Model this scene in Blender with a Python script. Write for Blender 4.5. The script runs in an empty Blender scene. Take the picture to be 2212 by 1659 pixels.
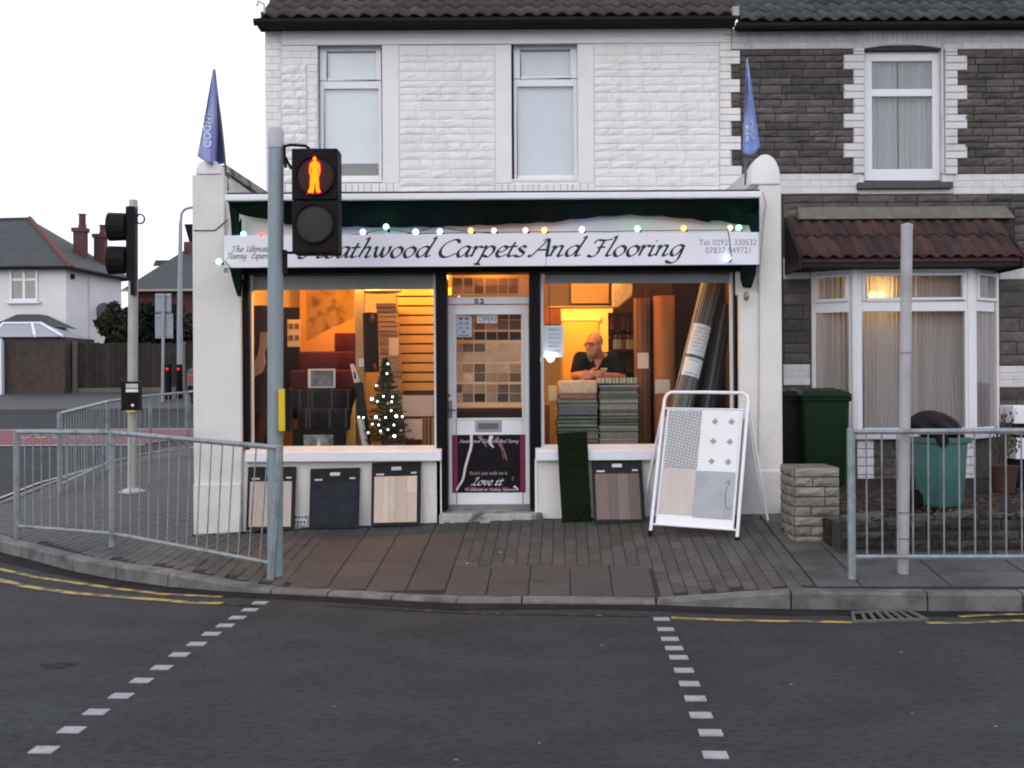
import bpy, bmesh, math, random
from math import radians, sin, cos, pi, sqrt, atan2
from mathutils import Vector, Matrix, Euler
random.seed(7)
sc = bpy.context.scene
COL = sc.collection

# ------------------------------------------------------------------ camera
F, CX, CY, CZ, ROLL = 2250.0, 1106.0, 829.5, 1.60, 0.0060
cam_d = bpy.data.cameras.new('camera')
cam = bpy.data.objects.new('camera', cam_d); COL.objects.link(cam)
cam_d.sensor_width = 36.0; cam_d.lens = F/2212*36.0
cam_d.clip_start = 0.05; cam_d.clip_end = 3000
cam.location = (0, 0, CZ); cam.rotation_euler = (radians(90), ROLL, 0)
sc.camera = cam

# ------------------------------------------------------------------ sky, sun, exposure
world = bpy.data.worlds.new('World'); sc.world = world; world.use_nodes = True
wn, wl = world.node_tree.nodes, world.node_tree.links
wn.clear()
wo = wn.new('ShaderNodeOutputWorld'); wb = wn.new('ShaderNodeBackground')
sky = wn.new('ShaderNodeTexSky'); sky.sky_type = 'NISHITA'; sky.sun_disc = False
SUN_EL, SUN_AZ = radians(24), radians(200)
sky.sun_elevation = SUN_EL; sky.sun_rotation = SUN_AZ
sky.air_density = 1.6; sky.dust_density = 4.0; sky.ozone_density = 1.0
hs = wn.new('ShaderNodeHueSaturation'); hs.inputs['Saturation'].default_value = 0.22
cm = wn.new('ShaderNodeMix'); cm.data_type = 'RGBA'; cm.inputs[0].default_value = 0.68
cm.inputs[7].default_value = (10.35, 10.25, 11.6, 1)      # even cloud layer over the clear sky
wl.new(sky.outputs[0], hs.inputs['Color']); wl.new(hs.outputs[0], cm.inputs[6])
wl.new(cm.outputs[2], wb.inputs['Color']); wb.inputs['Strength'].default_value = 0.15
wl.new(wb.outputs[0], wo.inputs['Surface'])
sun_d = bpy.data.lights.new('sun', 'SUN'); sun_d.energy = 0.5; sun_d.angle = radians(40)
sun_d.color = (1.0, 0.97, 0.96)
sun = bpy.data.objects.new('sun', sun_d); COL.objects.link(sun)
sun.rotation_euler = (radians(90)-SUN_EL, 0, pi-SUN_AZ+pi)
sun.location = (0, -20, 30)
sc.view_settings.view_transform = 'Standard'; sc.view_settings.look = 'None'
sc.view_settings.exposure = 0.0; sc.view_settings.gamma = 1.0
sc.view_settings.use_curve_mapping = False
sc.cycles.use_denoising = True
sc.cycles.max_bounces = 6; sc.cycles.diffuse_bounces = 3; sc.cycles.transparent_max_bounces = 12
sc.cycles.sample_clamp_indirect = 4.0
sc.cycles.filter_width = 2.0

# ------------------------------------------------------------------ picture pixel -> place
def U(x, y):
    dx, dy = x-CX, y-CY
    return dx-ROLL*dy, dy+ROLL*dx
def P(x, y, Y):
    a, b = U(x, y)
    return Vector((a*Y/F, Y, CZ-b*Y/F))
def R(x0, y0, x1, y1, Y):
    """rectangle of the picture on the upright plane at distance Y -> X0, X1, Z0, Z1"""
    xm, ym = (x0+x1)/2, (y0+y1)/2
    return (U(x0, ym)[0]*Y/F, U(x1, ym)[0]*Y/F, CZ-U(xm, y1)[1]*Y/F, CZ-U(xm, y0)[1]*Y/F)
def XX(x, Y, y=830): return U(x, y)[0]*Y/F
def ZZ(y, Y, x=1106): return CZ-U(x, y)[1]*Y/F

# ------------------------------------------------------------------ materials
MATS = {}
def lin(c): return c/12.92 if c <= .04045 else ((c+.055)/1.055)**2.4
def S(r, g, b): return (lin(r/255), lin(g/255), lin(b/255))
def M(name, col, rough=.6, var=.18, scale=6.0, bump=0.0, bscale=90.0, rnd=0.0, metal=0.0,
      col2=None, c2scale=3.0, c2pos=(.5, .62), spec=None, voro=False, stretch=(1, 1, 1), emit=None, es=0.0, sheen=0.0):
    if name in MATS: return MATS[name]
    m = bpy.data.materials.new(name); m.use_nodes = True
    n, l = m.node_tree.nodes, m.node_tree.links; n.clear()
    out = n.new('ShaderNodeOutputMaterial'); b = n.new('ShaderNodeBsdfPrincipled')
    l.new(b.outputs[0], out.inputs[0])
    b.inputs['Roughness'].default_value = rough; b.inputs['Metallic'].default_value = metal
    if spec is None: spec = .10 if max(col) < .05 else .35
    if max(col) < .03: spec = min(spec, .07)
    b.inputs['Specular IOR Level'].default_value = spec
    if sheen: b.inputs['Sheen Weight'].default_value = sheen
    geo = n.new('ShaderNodeNewGeometry'); mp = n.new('ShaderNodeMapping')
    mp.inputs['Scale'].default_value = stretch
    l.new(geo.outputs['Position'], mp.inputs['Vector'])
    nz = n.new('ShaderNodeTexNoise'); nz.inputs['Scale'].default_value = scale
    nz.inputs['Detail'].default_value = 6; nz.inputs['Roughness'].default_value = .65
    l.new(mp.outputs[0], nz.inputs['Vector'])
    mr = n.new('ShaderNodeMapRange'); mr.inputs[1].default_value = .25; mr.inputs[2].default_value = .75
    mr.inputs[3].default_value = 1-var; mr.inputs[4].default_value = 1+var
    l.new(nz.outputs[0], mr.inputs[0])
    val = mr.outputs[0]
    if rnd:
        oi = n.new('ShaderNodeObjectInfo'); m2 = n.new('ShaderNodeMapRange')
        m2.inputs[3].default_value = 1-rnd; m2.inputs[4].default_value = 1+rnd
        l.new(oi.outputs['Random'], m2.inputs[0])
        mu = n.new('ShaderNodeMath'); mu.operation = 'MULTIPLY'
        l.new(val, mu.inputs[0]); l.new(m2.outputs[0], mu.inputs[1]); val = mu.outputs[0]
    vm = n.new('ShaderNodeVectorMath'); vm.operation = 'SCALE'
    if col2 is None:
        vm.inputs[0].default_value = col
    else:
        nz2 = n.new('ShaderNodeTexNoise'); nz2.inputs['Scale'].default_value = c2scale
        nz2.inputs['Detail'].default_value = 5
        l.new(mp.outputs[0], nz2.inputs['Vector'])
        r2 = n.new('ShaderNodeMapRange'); r2.inputs[1].default_value = c2pos[0]; r2.inputs[2].default_value = c2pos[1]
        l.new(nz2.outputs[0], r2.inputs[0])
        mx = n.new('ShaderNodeMix'); mx.data_type = 'RGBA'
        mx.inputs[6].default_value = (*col, 1); mx.inputs[7].default_value = (*col2, 1)
        l.new(r2.outputs[0], mx.inputs[0]); l.new(mx.outputs[2], vm.inputs[0])
    l.new(val, vm.inputs['Scale']); l.new(vm.outputs[0], b.inputs['Base Color'])
    if bump:
        if voro:
            t = n.new('ShaderNodeTexVoronoi'); t.inputs['Scale'].default_value = bscale; o = t.outputs['Distance']
        else:
            t = n.new('ShaderNodeTexNoise'); t.inputs['Scale'].default_value = bscale
            t.inputs['Detail'].default_value = 4; o = t.outputs[0]
        l.new(mp.outputs[0], t.inputs['Vector'])
        bp = n.new('ShaderNodeBump'); bp.inputs['Strength'].default_value = min(1, bump)
        bp.inputs['Distance'].default_value = .02
        l.new(o, bp.inputs['Height']); l.new(bp.outputs[0], b.inputs['Normal'])
    if emit:
        b.inputs['Emission Color'].default_value = (*emit, 1); b.inputs['Emission Strength'].default_value = es
    MATS[name] = m
    return m
def stripes(name, cols, width, axis=0, rough=.85, jitter=.15, lean=0.0):
    """carpet / wood in bands of a few colours along one axis of the place"""
    if name in MATS: return MATS[name]
    m = bpy.data.materials.new(name); m.use_nodes = True
    n, l = m.node_tree.nodes, m.node_tree.links; n.clear()
    out = n.new('ShaderNodeOutputMaterial'); b = n.new('ShaderNodeBsdfPrincipled'); l.new(b.outputs[0], out.inputs[0])
    b.inputs['Roughness'].default_value = rough; b.inputs['Specular IOR Level'].default_value = .08
    geo = n.new('ShaderNodeNewGeometry'); sp = n.new('ShaderNodeSeparateXYZ'); l.new(geo.outputs['Position'], sp.inputs[0])
    src = sp.outputs[axis]
    if lean:
        q = n.new('ShaderNodeMath'); q.operation = 'MULTIPLY_ADD'; q.inputs[1].default_value = lean
        l.new(sp.outputs[2], q.inputs[0]); l.new(sp.outputs[axis], q.inputs[2]); src = q.outputs[0]
    d = n.new('ShaderNodeMath'); d.operation = 'DIVIDE'; d.inputs[1].default_value = width; l.new(src, d.inputs[0])
    fl = n.new('ShaderNodeMath'); fl.operation = 'FLOOR'; l.new(d.outputs[0], fl.inputs[0])
    wnz = n.new('ShaderNodeTexWhiteNoise'); wnz.noise_dimensions = '1D'; l.new(fl.outputs[0], wnz.inputs['W'])
    cr = n.new('ShaderNodeValToRGB'); cr.color_ramp.interpolation = 'CONSTANT'
    els = cr.color_ramp.elements
    while len(els) < len(cols): els.new(.5)
    for i, c in enumerate(cols):
        els[i].position = i/len(cols); els[i].color = (*c, 1)
    l.new(wnz.outputs[0], cr.inputs[0])
    nz = n.new('ShaderNodeTexNoise'); nz.inputs['Scale'].default_value = 40; l.new(geo.outputs['Position'], nz.inputs['Vector'])
    mr = n.new('ShaderNodeMapRange'); mr.inputs[3].default_value = 1-jitter; mr.inputs[4].default_value = 1+jitter
    l.new(nz.outputs[0], mr.inputs[0])
    vm = n.new('ShaderNodeVectorMath'); vm.operation = 'SCALE'; l.new(cr.outputs[0], vm.inputs[0]); l.new(mr.outputs[0], vm.inputs['Scale'])
    l.new(vm.outputs[0], b.inputs['Base Color'])
    MATS[name] = m; return m
def glass(name, tint=(.95, .97, .97), base=.035, edge=.5, rough=.02):
    if name in MATS: return MATS[name]
    m = bpy.data.materials.new(name); m.use_nodes = True
    n, l = m.node_tree.nodes, m.node_tree.links; n.clear()
    out = n.new('ShaderNodeOutputMaterial'); mx = n.new('ShaderNodeMixShader')
    t = n.new('ShaderNodeBsdfTransparent'); t.inputs[0].default_value = (*tint, 1)
    g = n.new('ShaderNodeBsdfGlossy'); g.inputs['Roughness'].default_value = rough
    lw = n.new('ShaderNodeLayerWeight'); lw.inputs[0].default_value = .5
    pw = n.new('ShaderNodeMath'); pw.operation = 'POWER'; pw.inputs[1].default_value = 4; l.new(lw.outputs['Facing'], pw.inputs[0])
    ma = n.new('ShaderNodeMath'); ma.operation = 'MULTIPLY_ADD'; ma.inputs[1].default_value = edge; ma.inputs[2].default_value = base
    l.new(pw.outputs[0], ma.inputs[0]); l.new(ma.outputs[0], mx.inputs[0])
    l.new(t.outputs[0], mx.inputs[1]); l.new(g.outputs[0], mx.inputs[2]); l.new(mx.outputs[0], out.inputs[0])
    MATS[name] = m; return m
def emission(name, col, s):
    if name in MATS: return MATS[name]
    m = bpy.data.materials.new(name); m.use_nodes = True
    n, l = m.node_tree.nodes, m.node_tree.links; n.clear()
    out = n.new('ShaderNodeOutputMaterial'); e = n.new('ShaderNodeEmission')
    e.inputs[0].default_value = (*col, 1); e.inputs[1].default_value = s; l.new(e.outputs[0], out.inputs[0])
    MATS[name] = m; return m
def cloth_net(name, col, trans=.35):
    """thin net curtain: partly lets light through"""
    if name in MATS: return MATS[name]
    m = bpy.data.materials.new(name); m.use_nodes = True
    n, l = m.node_tree.nodes, m.node_tree.links; n.clear()
    out = n.new('ShaderNodeOutputMaterial'); mx = n.new('ShaderNodeMixShader'); m2 = n.new('ShaderNodeMixShader')
    d = n.new('ShaderNodeBsdfDiffuse'); d.inputs[0].default_value = (*col, 1)
    t = n.new('ShaderNodeBsdfTranslucent'); t.inputs[0].default_value = (*col, 1)
    tr = n.new('ShaderNodeBsdfTransparent')
    mx.inputs[0].default_value = .5; m2.inputs[0].default_value = trans
    l.new(d.outputs[0], mx.inputs[1]); l.new(t.outputs[0], mx.inputs[2])
    l.new(mx.outputs[0], m2.inputs[1]); l.new(tr.outputs[0], m2.inputs[2]); l.new(m2.outputs[0], out.inputs[0])
    MATS[name] = m; return m

# ------------------------------------------------------------------ objects
def link(o, parent=None):
    COL.objects.link(o)
    if parent is not None:
        o.parent = parent
        if parent.type == 'EMPTY': o.matrix_parent_inverse = Matrix.Translation(-parent.location)
    return o
def thing(name, label, cat, loc=(0, 0, 0), group=None):
    o = bpy.data.objects.new(name, None); o.empty_display_size = .1
    o.location = loc; COL.objects.link(o)
    o['label'] = label; o['category'] = cat
    if group: o['group'] = group
    return o
def tag(o, label, cat, group=None):
    o['label'] = label; o['category'] = cat
    if group: o['group'] = group
    return o
def struct(o, label=None):
    o['kind'] = 'structure'
    if label: o['label'] = label
    return o

class MB:
    def __init__(s): s.v, s.f = [], []
    def add(s, pts, faces):
        k = len(s.v); s.v += [tuple(p) for p in pts]; s.f += [tuple(i+k for i in q) for q in faces]; return s
    def hexa(s, p):
        """8 points: bottom ring then top ring, both anticlockwise from above"""
        return s.add(p, [(3, 2, 1, 0), (4, 5, 6, 7), (0, 1, 5, 4), (1, 2, 6, 5), (2, 3, 7, 6), (3, 0, 4, 7)])
    def box(s, x0, x1, y0, y1, z0, z1):
        if x1 < x0: x0, x1 = x1, x0
        if y1 < y0: y0, y1 = y1, y0
        if z1 < z0: z0, z1 = z1, z0
        return s.hexa([(x0, y0, z0), (x1, y0, z0), (x1, y1, z0), (x0, y1, z0), (x0, y0, z1), (x1, y0, z1), (x1, y1, z1), (x0, y1, z1)])
    def obox(s, c, ux, uy, uz, hx, hy, hz):
        c = Vector(c); ux, uy, uz = Vector(ux), Vector(uy), Vector(uz)
        q = []
        for k in (-1, 1):
            for i, j in ((-1, -1), (1, -1), (1, 1), (-1, 1)): q.append(c+ux*hx*i+uy*hy*j+uz*hz*k)
        return s.hexa(q)
    def prism(s, poly, y0, y1):
        """poly in (x, z), anticlockwise seen from the street; front face at y0"""
        n = len(poly)
        pts = [(x, y0, z) for x, z in poly]+[(x, y1, z) for x, z in poly]
        return s.add(pts, [tuple(range(n)), tuple(range(2*n-1, n-1, -1))]+[(i, i+n, (i+1) % n+n, (i+1) % n) for i in range(n)])
    def quad(s, a, b, c, d): return s.add([a, b, c, d], [(0, 1, 2, 3)])
    def tube(s, pts, r, n=8, cap=True):
        pts = [Vector(p) for p in pts]
        rs = r if isinstance(r, (list, tuple)) else [r]*len(pts)
        rings = []; up = None
        for i, p in enumerate(pts):
            t = (pts[min(i+1, len(pts)-1)]-pts[max(i-1, 0)])
            if t.length < 1e-9: t = Vector((0, 0, 1))
            t.normalize()
            if up is None: up = Vector((0, 0, 1)) if abs(t.z) < .9 else Vector((1, 0, 0))
            a = t.cross(up)
            if a.length < 1e-6: a = t.cross(Vector((0, 1, 0)))
            a.normalize(); b = a.cross(t); up = b
            rings.append([p+(a*cos(2*pi*k/n)+b*sin(2*pi*k/n))*rs[i] for k in range(n)])
        k0 = len(s.v)
        for rg in rings: s.v += [tuple(q) for q in rg]
        for i in range(len(rings)-1):
            for k in range(n):
                a, b = k0+i*n+k, k0+i*n+(k+1) % n
                s.f.append((a, b, b+n, a+n))
        if cap:
            s.f.append(tuple(k0+n-1-k for k in range(n)))
            e = k0+(len(rings)-1)*n; s.f.append(tuple(e+k for k in range(n)))
        return s
    def lathe(s, c, prof, n=16, axis='z'):
        c = Vector(c); k0 = len(s.v)
        for r, h in prof:
            for k in range(n):
                a = 2*pi*k/n
                d = Vector((r*cos(a), r*sin(a), h)) if axis == 'z' else (Vector((r*cos(a), -h, r*sin(a))) if axis == 'y' else Vector((h, r*cos(a), r*sin(a))))
                s.v.append(tuple(c+d))
        for i in range(len(prof)-1):
            for k in range(n):
                a, b = k0+i*n+k, k0+i*n+(k+1) % n
                s.f.append((a, b, b+n, a+n))
        if prof[0][0] > 1e-6: s.f.append(tuple(k0+n-1-k for k in range(n)))
        e = k0+(len(prof)-1)*n
        if prof[-1][0] > 1e-6: s.f.append(tuple(e+k for k in range(n)))
        return s
    def ball(s, c, rx, ry=None, rz=None, n=12, m=8):
        ry = ry or rx; rz = rz or rx; c = Vector(c); k0 = len(s.v)
        for i in range(m+1):
            t = pi*i/m
            for k in range(n):
                a = 2*pi*k/n
                s.v.append((c.x+rx*sin(t)*cos(a), c.y+ry*sin(t)*sin(a), c.z-rz*cos(t)))
        for i in range(m):
            for k in range(n):
                a, b = k0+i*n+k, k0+i*n+(k+1) % n
                s.f.append((a, b, b+n, a+n))
        return s
    def mesh(s, name):
        me = bpy.data.meshes.new(name); me.from_pydata(s.v, [], s.f); me.update(); return me
    def build(s, name, mat, parent=None, bevel=0, seg=2, smooth=False, mods=None):
        me = s.mesh(name)
        if bevel or smooth:
            bm = bmesh.new(); bm.from_mesh(me)
            bmesh.ops.remove_doubles(bm, verts=bm.verts, dist=1e-5)
            bmesh.ops.recalc_face_normals(bm, faces=bm.faces)
            if bevel:
                ed = [e for e in bm.edges if len(e.link_faces) == 2 and e.calc_face_angle(0) > .5]
                bmesh.ops.bevel(bm, geom=ed, offset=bevel, segments=seg, profile=.5, affect='EDGES', clamp_overlap=True)
            if smooth:
                for f in bm.faces: f.smooth = True
            bm.to_mesh(me); bm.free()
        if mat: me.materials.append(mat)
        if smooth:
            try: me.set_sharp_from_angle(angle=radians(40))
            except Exception: pass
        o = bpy.data.objects.new(name, me)
        return link(o, parent)
def inst(name, me, parent, loc, rot=(0, 0, 0), scale=(1, 1, 1)):
    o = bpy.data.objects.new(name, me); link(o, parent)
    o.location = loc; o.rotation_euler = rot; o.scale = scale
    return o
def lamp(name, loc, power, col, size=.1, parent=None, kind='POINT', rot=(0, 0, 0), sy=None):
    d = bpy.data.lights.new(name, kind); d.energy = power; d.color = col
    if kind == 'POINT': d.shadow_soft_size = size
    else:
        d.size = size
        if sy: d.shape = 'RECTANGLE'; d.size_y = sy
    o = bpy.data.objects.new(name, d); link(o, parent); o.location = loc; o.rotation_euler = rot
    return o

# ------------------------------------------------------------------ lettering
def text_mesh(body, x0, x1, z0, z1, y, name, mat, parent, rot=0, bold=.012):
    """plain sans lettering fitted into a rectangle of the upright plane y; rot in quarter turns clockwise"""
    cu = bpy.data.curves.new('t', 'FONT'); cu.body = body; cu.size = 1; cu.resolution_u = 3; cu.offset = bold
    o = bpy.data.objects.new('t', cu); COL.objects.link(o)
    me = bpy.data.meshes.new_from_object(o.evaluated_get(bpy.context.evaluated_depsgraph_get()))
    bpy.data.objects.remove(o); bpy.data.curves.remove(cu)
    vs = [(v.co.x, v.co.y) for v in me.vertices]
    if rot: vs = [(b, -a) for a, b in vs]
    ax, bx = min(v[0] for v in vs), max(v[0] for v in vs); az, bz = min(v[1] for v in vs), max(v[1] for v in vs)
    for v, (a, b) in zip(me.vertices, vs):
        v.co = (x0+(a-ax)/(bx-ax)*(x1-x0), y, z0+(b-az)/(bz-az)*(z1-z0))
    me.name = name
    me.materials.clear(); me.materials.append(mat); me.update()
    o = bpy.data.objects.new(name, me); return link(o, parent)
ARCH = [(.08, .5), (.38, .96), (.62, .9), (.57, .5), (.5, .12), (.6, 0), (.84, .17)]
STEM = [(-.05, .82), (.14, 1.0), (.1, .6), (0, 0)]
BOWL = [(.78, .9), (.48, 1.0), (.14, .72), (.05, .3), (.2, .0), (.48, .18), (.74, .8)]
GL = {
 'a': ([BOWL, [(.8, .98), (.68, .3), (.72, .03), (.98, .17)]], 1.0),
 'c': ([[(.68, .8), (.5, 1.0), (.2, .8), (.05, .4), (.15, .04), (.4, 0), (.72, .22)]], .76),
 'd': ([BOWL, [(.86, 1.72), (1.06, 1.84), (.88, 1.1), (.7, .28), (.74, .03), (1.0, .17)]], 1.02),
 'e': ([[(.08, .42), (.45, .52), (.63, .78), (.45, 1.0), (.18, .8), (.05, .4), (.15, .04), (.4, 0), (.74, .22)]], .8),
 'g': ([BOWL, [(.8, .98), (.7, .2), (.58, -.4), (.3, -.68), (-.05, -.62), (-.12, -.45)]], .98),
 'h': ([[(.2, 1.72), (.4, 1.84), (.28, 1.1), (.02, 0)], ARCH], .95),
 'i': ([[(-.03, .82), (.16, 1.0), (.08, .5), (.03, .1), (.16, 0), (.4, .17)], [(.24, 1.36), (.32, 1.46)]], .46),
 'j': ([[(.0, .82), (.18, 1.0), (.1, .2), (-.05, -.5), (-.35, -.55)], [(.26, 1.36), (.34, 1.46)]], .42),
 'k': ([[(.2, 1.72), (.4, 1.84), (.28, 1.1), (.02, 0)], [(.7, .95), (.15, .5)], [(.2, .52), (.5, .1), (.8, .1)]], .85),
 'l': ([[(.2, 1.72), (.4, 1.84), (.24, 1.0), (.06, .2), (.14, 0), (.38, .15)]], .48),
 'm': ([STEM, [(.08, .5), (.34, .96), (.54, .9), (.48, .4), (.42, 0)], [(p[0]*.9+.44, p[1]) for p in ARCH]], 1.38),
 'n': ([STEM, ARCH], .95),
 'o': ([[(.45, 1.0), (.16, .76), (.05, .36), (.2, 0), (.46, .03), (.7, .38), (.7, .78), (.45, 1.0)]], .88),
 'p': ([[(-.05, .82), (.16, 1.0), (.06, .2), (-.14, -.72)], [(-.34, -.7), (.1, -.72)], [(.1, .55), (.42, .98), (.72, .85), (.72, .42), (.48, .02), (.1, .1)]], .95),
 'r': ([STEM, [(.08, .5), (.34, .95), (.62, .9)]], .66),
 's': ([[(.58, .85), (.36, 1.0), (.15, .8), (.3, .55), (.5, .33), (.4, .04), (.1, 0), (-.04, .14)]], .66),
 't': ([[(.3, 1.38), (.19, .9), (.07, .22), (.16, 0), (.44, .17)], [(-.1, .93), (.52, .99)]], .54),
 'u': ([[(-.03, .82), (.16, 1.0), (.08, .4), (.16, .02), (.45, .2), (.66, .95)], [(.7, 1.0), (.6, .3), (.65, .03), (.9, .17)]], .98),
 'v': ([[(-.03, .82), (.14, 1.0), (.2, .4), (.3, .02), (.6, .5), (.66, 1.0)]], .82),
 'w': ([[(-.03, .82), (.14, 1.0), (.13, .4), (.25, .02), (.5, .35), (.62, .98)], [(.62, .98), (.58, .4), (.7, .02), (.98, .4), (1.06, .98), (.94, .94)]], 1.2),
 'x': ([[(0, .9), (.2, .95), (.42, .1), (.66, .1)], [(.68, .95), (.02, .0)]], .76),
 'A': ([[(-.2, .1), (.0, .02), (.3, .6), (.82, 1.6)], [(.5, 1.5), (.84, 1.62), (.96, .8), (1.02, .1), (1.22, .08)], [(.28, .6), (.98, .64)]], 1.24),
 'C': ([[(1.22, 1.3), (1.16, 1.56), (.82, 1.62), (.34, 1.25), (.12, .6), (.28, .08), (.7, 0), (1.2, .34)]], 1.28),
 'D': ([[(.4, 1.55), (.3, .8), (.1, .05)], [(.05, 1.3), (.5, 1.6), (1.1, 1.3), (1.2, .7), (.8, .1), (.1, .05)]], 1.35),
 'E': ([[(1.1, 1.42), (.85, 1.62), (.5, 1.46), (.48, 1.05), (.8, .9)], [(.8, .9), (.3, .75), (.15, .3), (.45, 0), (1.05, .25)]], 1.1),
 'F': ([[(.12, 1.2), (.3, 1.52), (.8, 1.5), (1.3, 1.62)], [(.78, 1.5), (.62, .8), (.48, .18), (.2, -.06), (-.12, .06)], [(.42, .8), (.95, .86)]], 1.12),
 'H': ([[(.15, 1.4), (.45, 1.58), (.34, .9), (.14, .12), (-.1, -.04), (-.4, .06)], [(1.32, 1.6), (1.1, .9), (.96, .12), (1.1, 0), (1.35, .14)], [(.22, .82), (1.15, .86)]], 1.42),
 'L': ([[(.5, 1.2), (.7, 1.6), (.95, 1.5), (.7, 1.0), (.3, .2), (.0, .08), (.3, .15), (.7, 0), (1.1, .2)]], 1.1),
 'T': ([[(.0, 1.2), (.18, 1.5), (.75, 1.48), (1.2, 1.62)], [(.68, 1.48), (.5, .7), (.3, 0)]], 1.0),
 'U': ([[(.1, 1.3), (.36, 1.58), (.24, .8), (.26, .1), (.6, 0), (.95, .5), (1.14, 1.58)], [(1.14, 1.58), (.98, .4), (1.04, .02), (1.28, .15)]], 1.34),
}
def crom(p, k=6):
    p = [Vector((a, b)) for a, b in p]
    if len(p) == 2: return [p[0].lerp(p[1], i/k) for i in range(k+1)]
    q = [p[0]*2-p[1]]+p+[p[-1]*2-p[-2]]; o = []
    for i in range(1, len(q)-2):
        a, b, c, d = q[i-1:i+3]
        for j in range(k):
            t = j/k
            o.append(.5*((2*b)+(c-a)*t+(2*a-5*b+4*c-d)*t*t+(3*b-a-3*c+d)*t**3))
    return o+[p[-1]]
def script_word(mb, word, x0, x1, zb, xh, y, nib=.2, thin=.055, slant=.2):
    """broad-nib italic lettering between x0 and x1 on baseline zb"""
    adv = 0; items = []
    for ch in word:
        if ch == ' ': adv += .55; continue
        st, w = GL[ch]; items.append((adv, st)); adv += w
    sx = (x1-x0)/adv; nd = Vector((cos(radians(38)), sin(radians(38))))
    cnt = 0
    for off, st in items:
        for s in st:
            q = crom([(px+slant*pz, pz) for px, pz in s])
            L = []
            for i, p in enumerate(q):
                t = q[min(i+1, len(q)-1)]-q[max(i-1, 0)]
                if t.length < 1e-6: t = Vector((1, 0))
                t.normalize(); nn = Vector((-t.y, t.x))
                w = max(thin, nib*abs(nd.dot(nn)))
                L.append((p+nn*w/2, p-nn*w/2))
            pts, fc = [], []
            for i, (a, b) in enumerate(L):
                yy = y-cnt*2e-5-i*4e-6
                pts += [(x0+(off+a.x)*sx, yy, zb+a.y*xh), (x0+(off+b.x)*sx, yy, zb+b.y*xh)]
                if i: fc.append((2*i-2, 2*i-1, 2*i+1, 2*i))
            mb.add(pts, fc); cnt += 1
    return mb

# ------------------------------------------------------------------ unit pieces shared by many objects
def rough_stone(seed, nx=5, nz=4, amp=.45):
    rd = random.Random(seed); mb = MB(); ids = {}
    for i in range(nx):
        for j in range(nz):
            edge = i in (0, nx-1) or j in (0, nz-1)
            x = -.5+i/(nx-1); z = -.5+j/(nz-1)
            if not edge: x += rd.uniform(-.05, .05); z += rd.uniform(-.07, .07)
            y = -(.42+rd.uniform(0, .12)) if edge else -(1-amp*rd.random())
            ids[i, j] = len(mb.v); mb.v.append((x, y, z))
    for i in range(nx-1):
        for j in range(nz-1): mb.f.append((ids[i, j], ids[i+1, j], ids[i+1, j+1], ids[i, j+1]))
    ring = [ids[i, 0] for i in range(nx)]+[ids[nx-1, j] for j in range(1, nz)]+[ids[i, nz-1] for i in range(nx-2, -1, -1)]+[ids[0, j] for j in range(nz-2, 0, -1)]
    back = []
    for k in ring:
        v = mb.v[k]; back.append(len(mb.v)); mb.v.append((v[0], 0.2, v[2]))
    n = len(ring)
    for k in range(n): mb.f.append((ring[(k+1) % n], ring[k], back[k], back[(k+1) % n]))
    return mb.mesh('stone')
def flat_brick(seed):
    rd = random.Random(seed); mb = MB(); e = .04
    q = [(-.5, -.5), (.5, -.5), (.5, .5), (-.5, .5)]
    f = [(x*(1-2*e/2)+rd.uniform(-.01, .01), -1+rd.uniform(-.06, .06), z*(1-3*e)+rd.uniform(-.02, .02)) for x, z in q]
    mid = [(x, -.7, z) for x, z in q]; bk = [(x, .2, z) for x, z in q]
    mb.add(f+mid+bk, [(0, 1, 2, 3)]+[(i+4, (i+1) % 4+4, (i+1) % 4, i) for i in range(4)]+[(i+8, (i+1) % 4+8, (i+1) % 4+4, i+4) for i in range(4)])
    return mb.mesh('brick')
def with_mat(meshes, mat):
    out = []
    for m in meshes:
        c = m.copy(); c.materials.clear(); c.materials.append(mat); out.append(c)
    return out
STONES = [rough_stone(s) for s in range(10)]
BRICKS = [flat_brick(s) for s in range(6)]
def course(parent, meshes, name, x0, x1, z0, z1, Y, rows, wmin, wmax, depth, gap=.007, rd=random, hjit=.25, dj=.4, ):
    """rows of stones or bricks laid on the wall plane Y between x0..x1, z0..z1"""
    hs_ = [1+rd.uniform(-hjit, hjit) for _ in range(rows)]; t = sum(hs_); z = z0
    for r in range(rows):
        h = hs_[r]/t*(z1-z0); x = x0
        while x < x1-.005:
            w = rd.uniform(wmin, wmax)
            if x1-(x+w) < wmin*.55: w = x1-x
            inst(name, rd.choice(meshes), parent, (x+w/2, Y, z+h/2), (0, 0, 0), (w-gap, depth*rd.uniform(1-dj, 1+dj*.3), h-gap))
            x += w
        z += h
def bricks(parent, meshes, x0, x1, z0, z1, Y, rows, bw, depth=.012, gap=.006, rd=random, shift=0):
    h = (z1-z0)/rows
    for r in range(rows):
        x = x0-((r+shift) % 2)*bw/2
        while x < x1-.01:
            a, b = max(x, x0), min(x+bw, x1)
            if b-a > .03: inst('brick', rd.choice(meshes), parent, ((a+b)/2, Y, z0+(r+.5)*h), (0, 0, 0), (b-a-gap, depth, h-gap))
            x += bw
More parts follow.
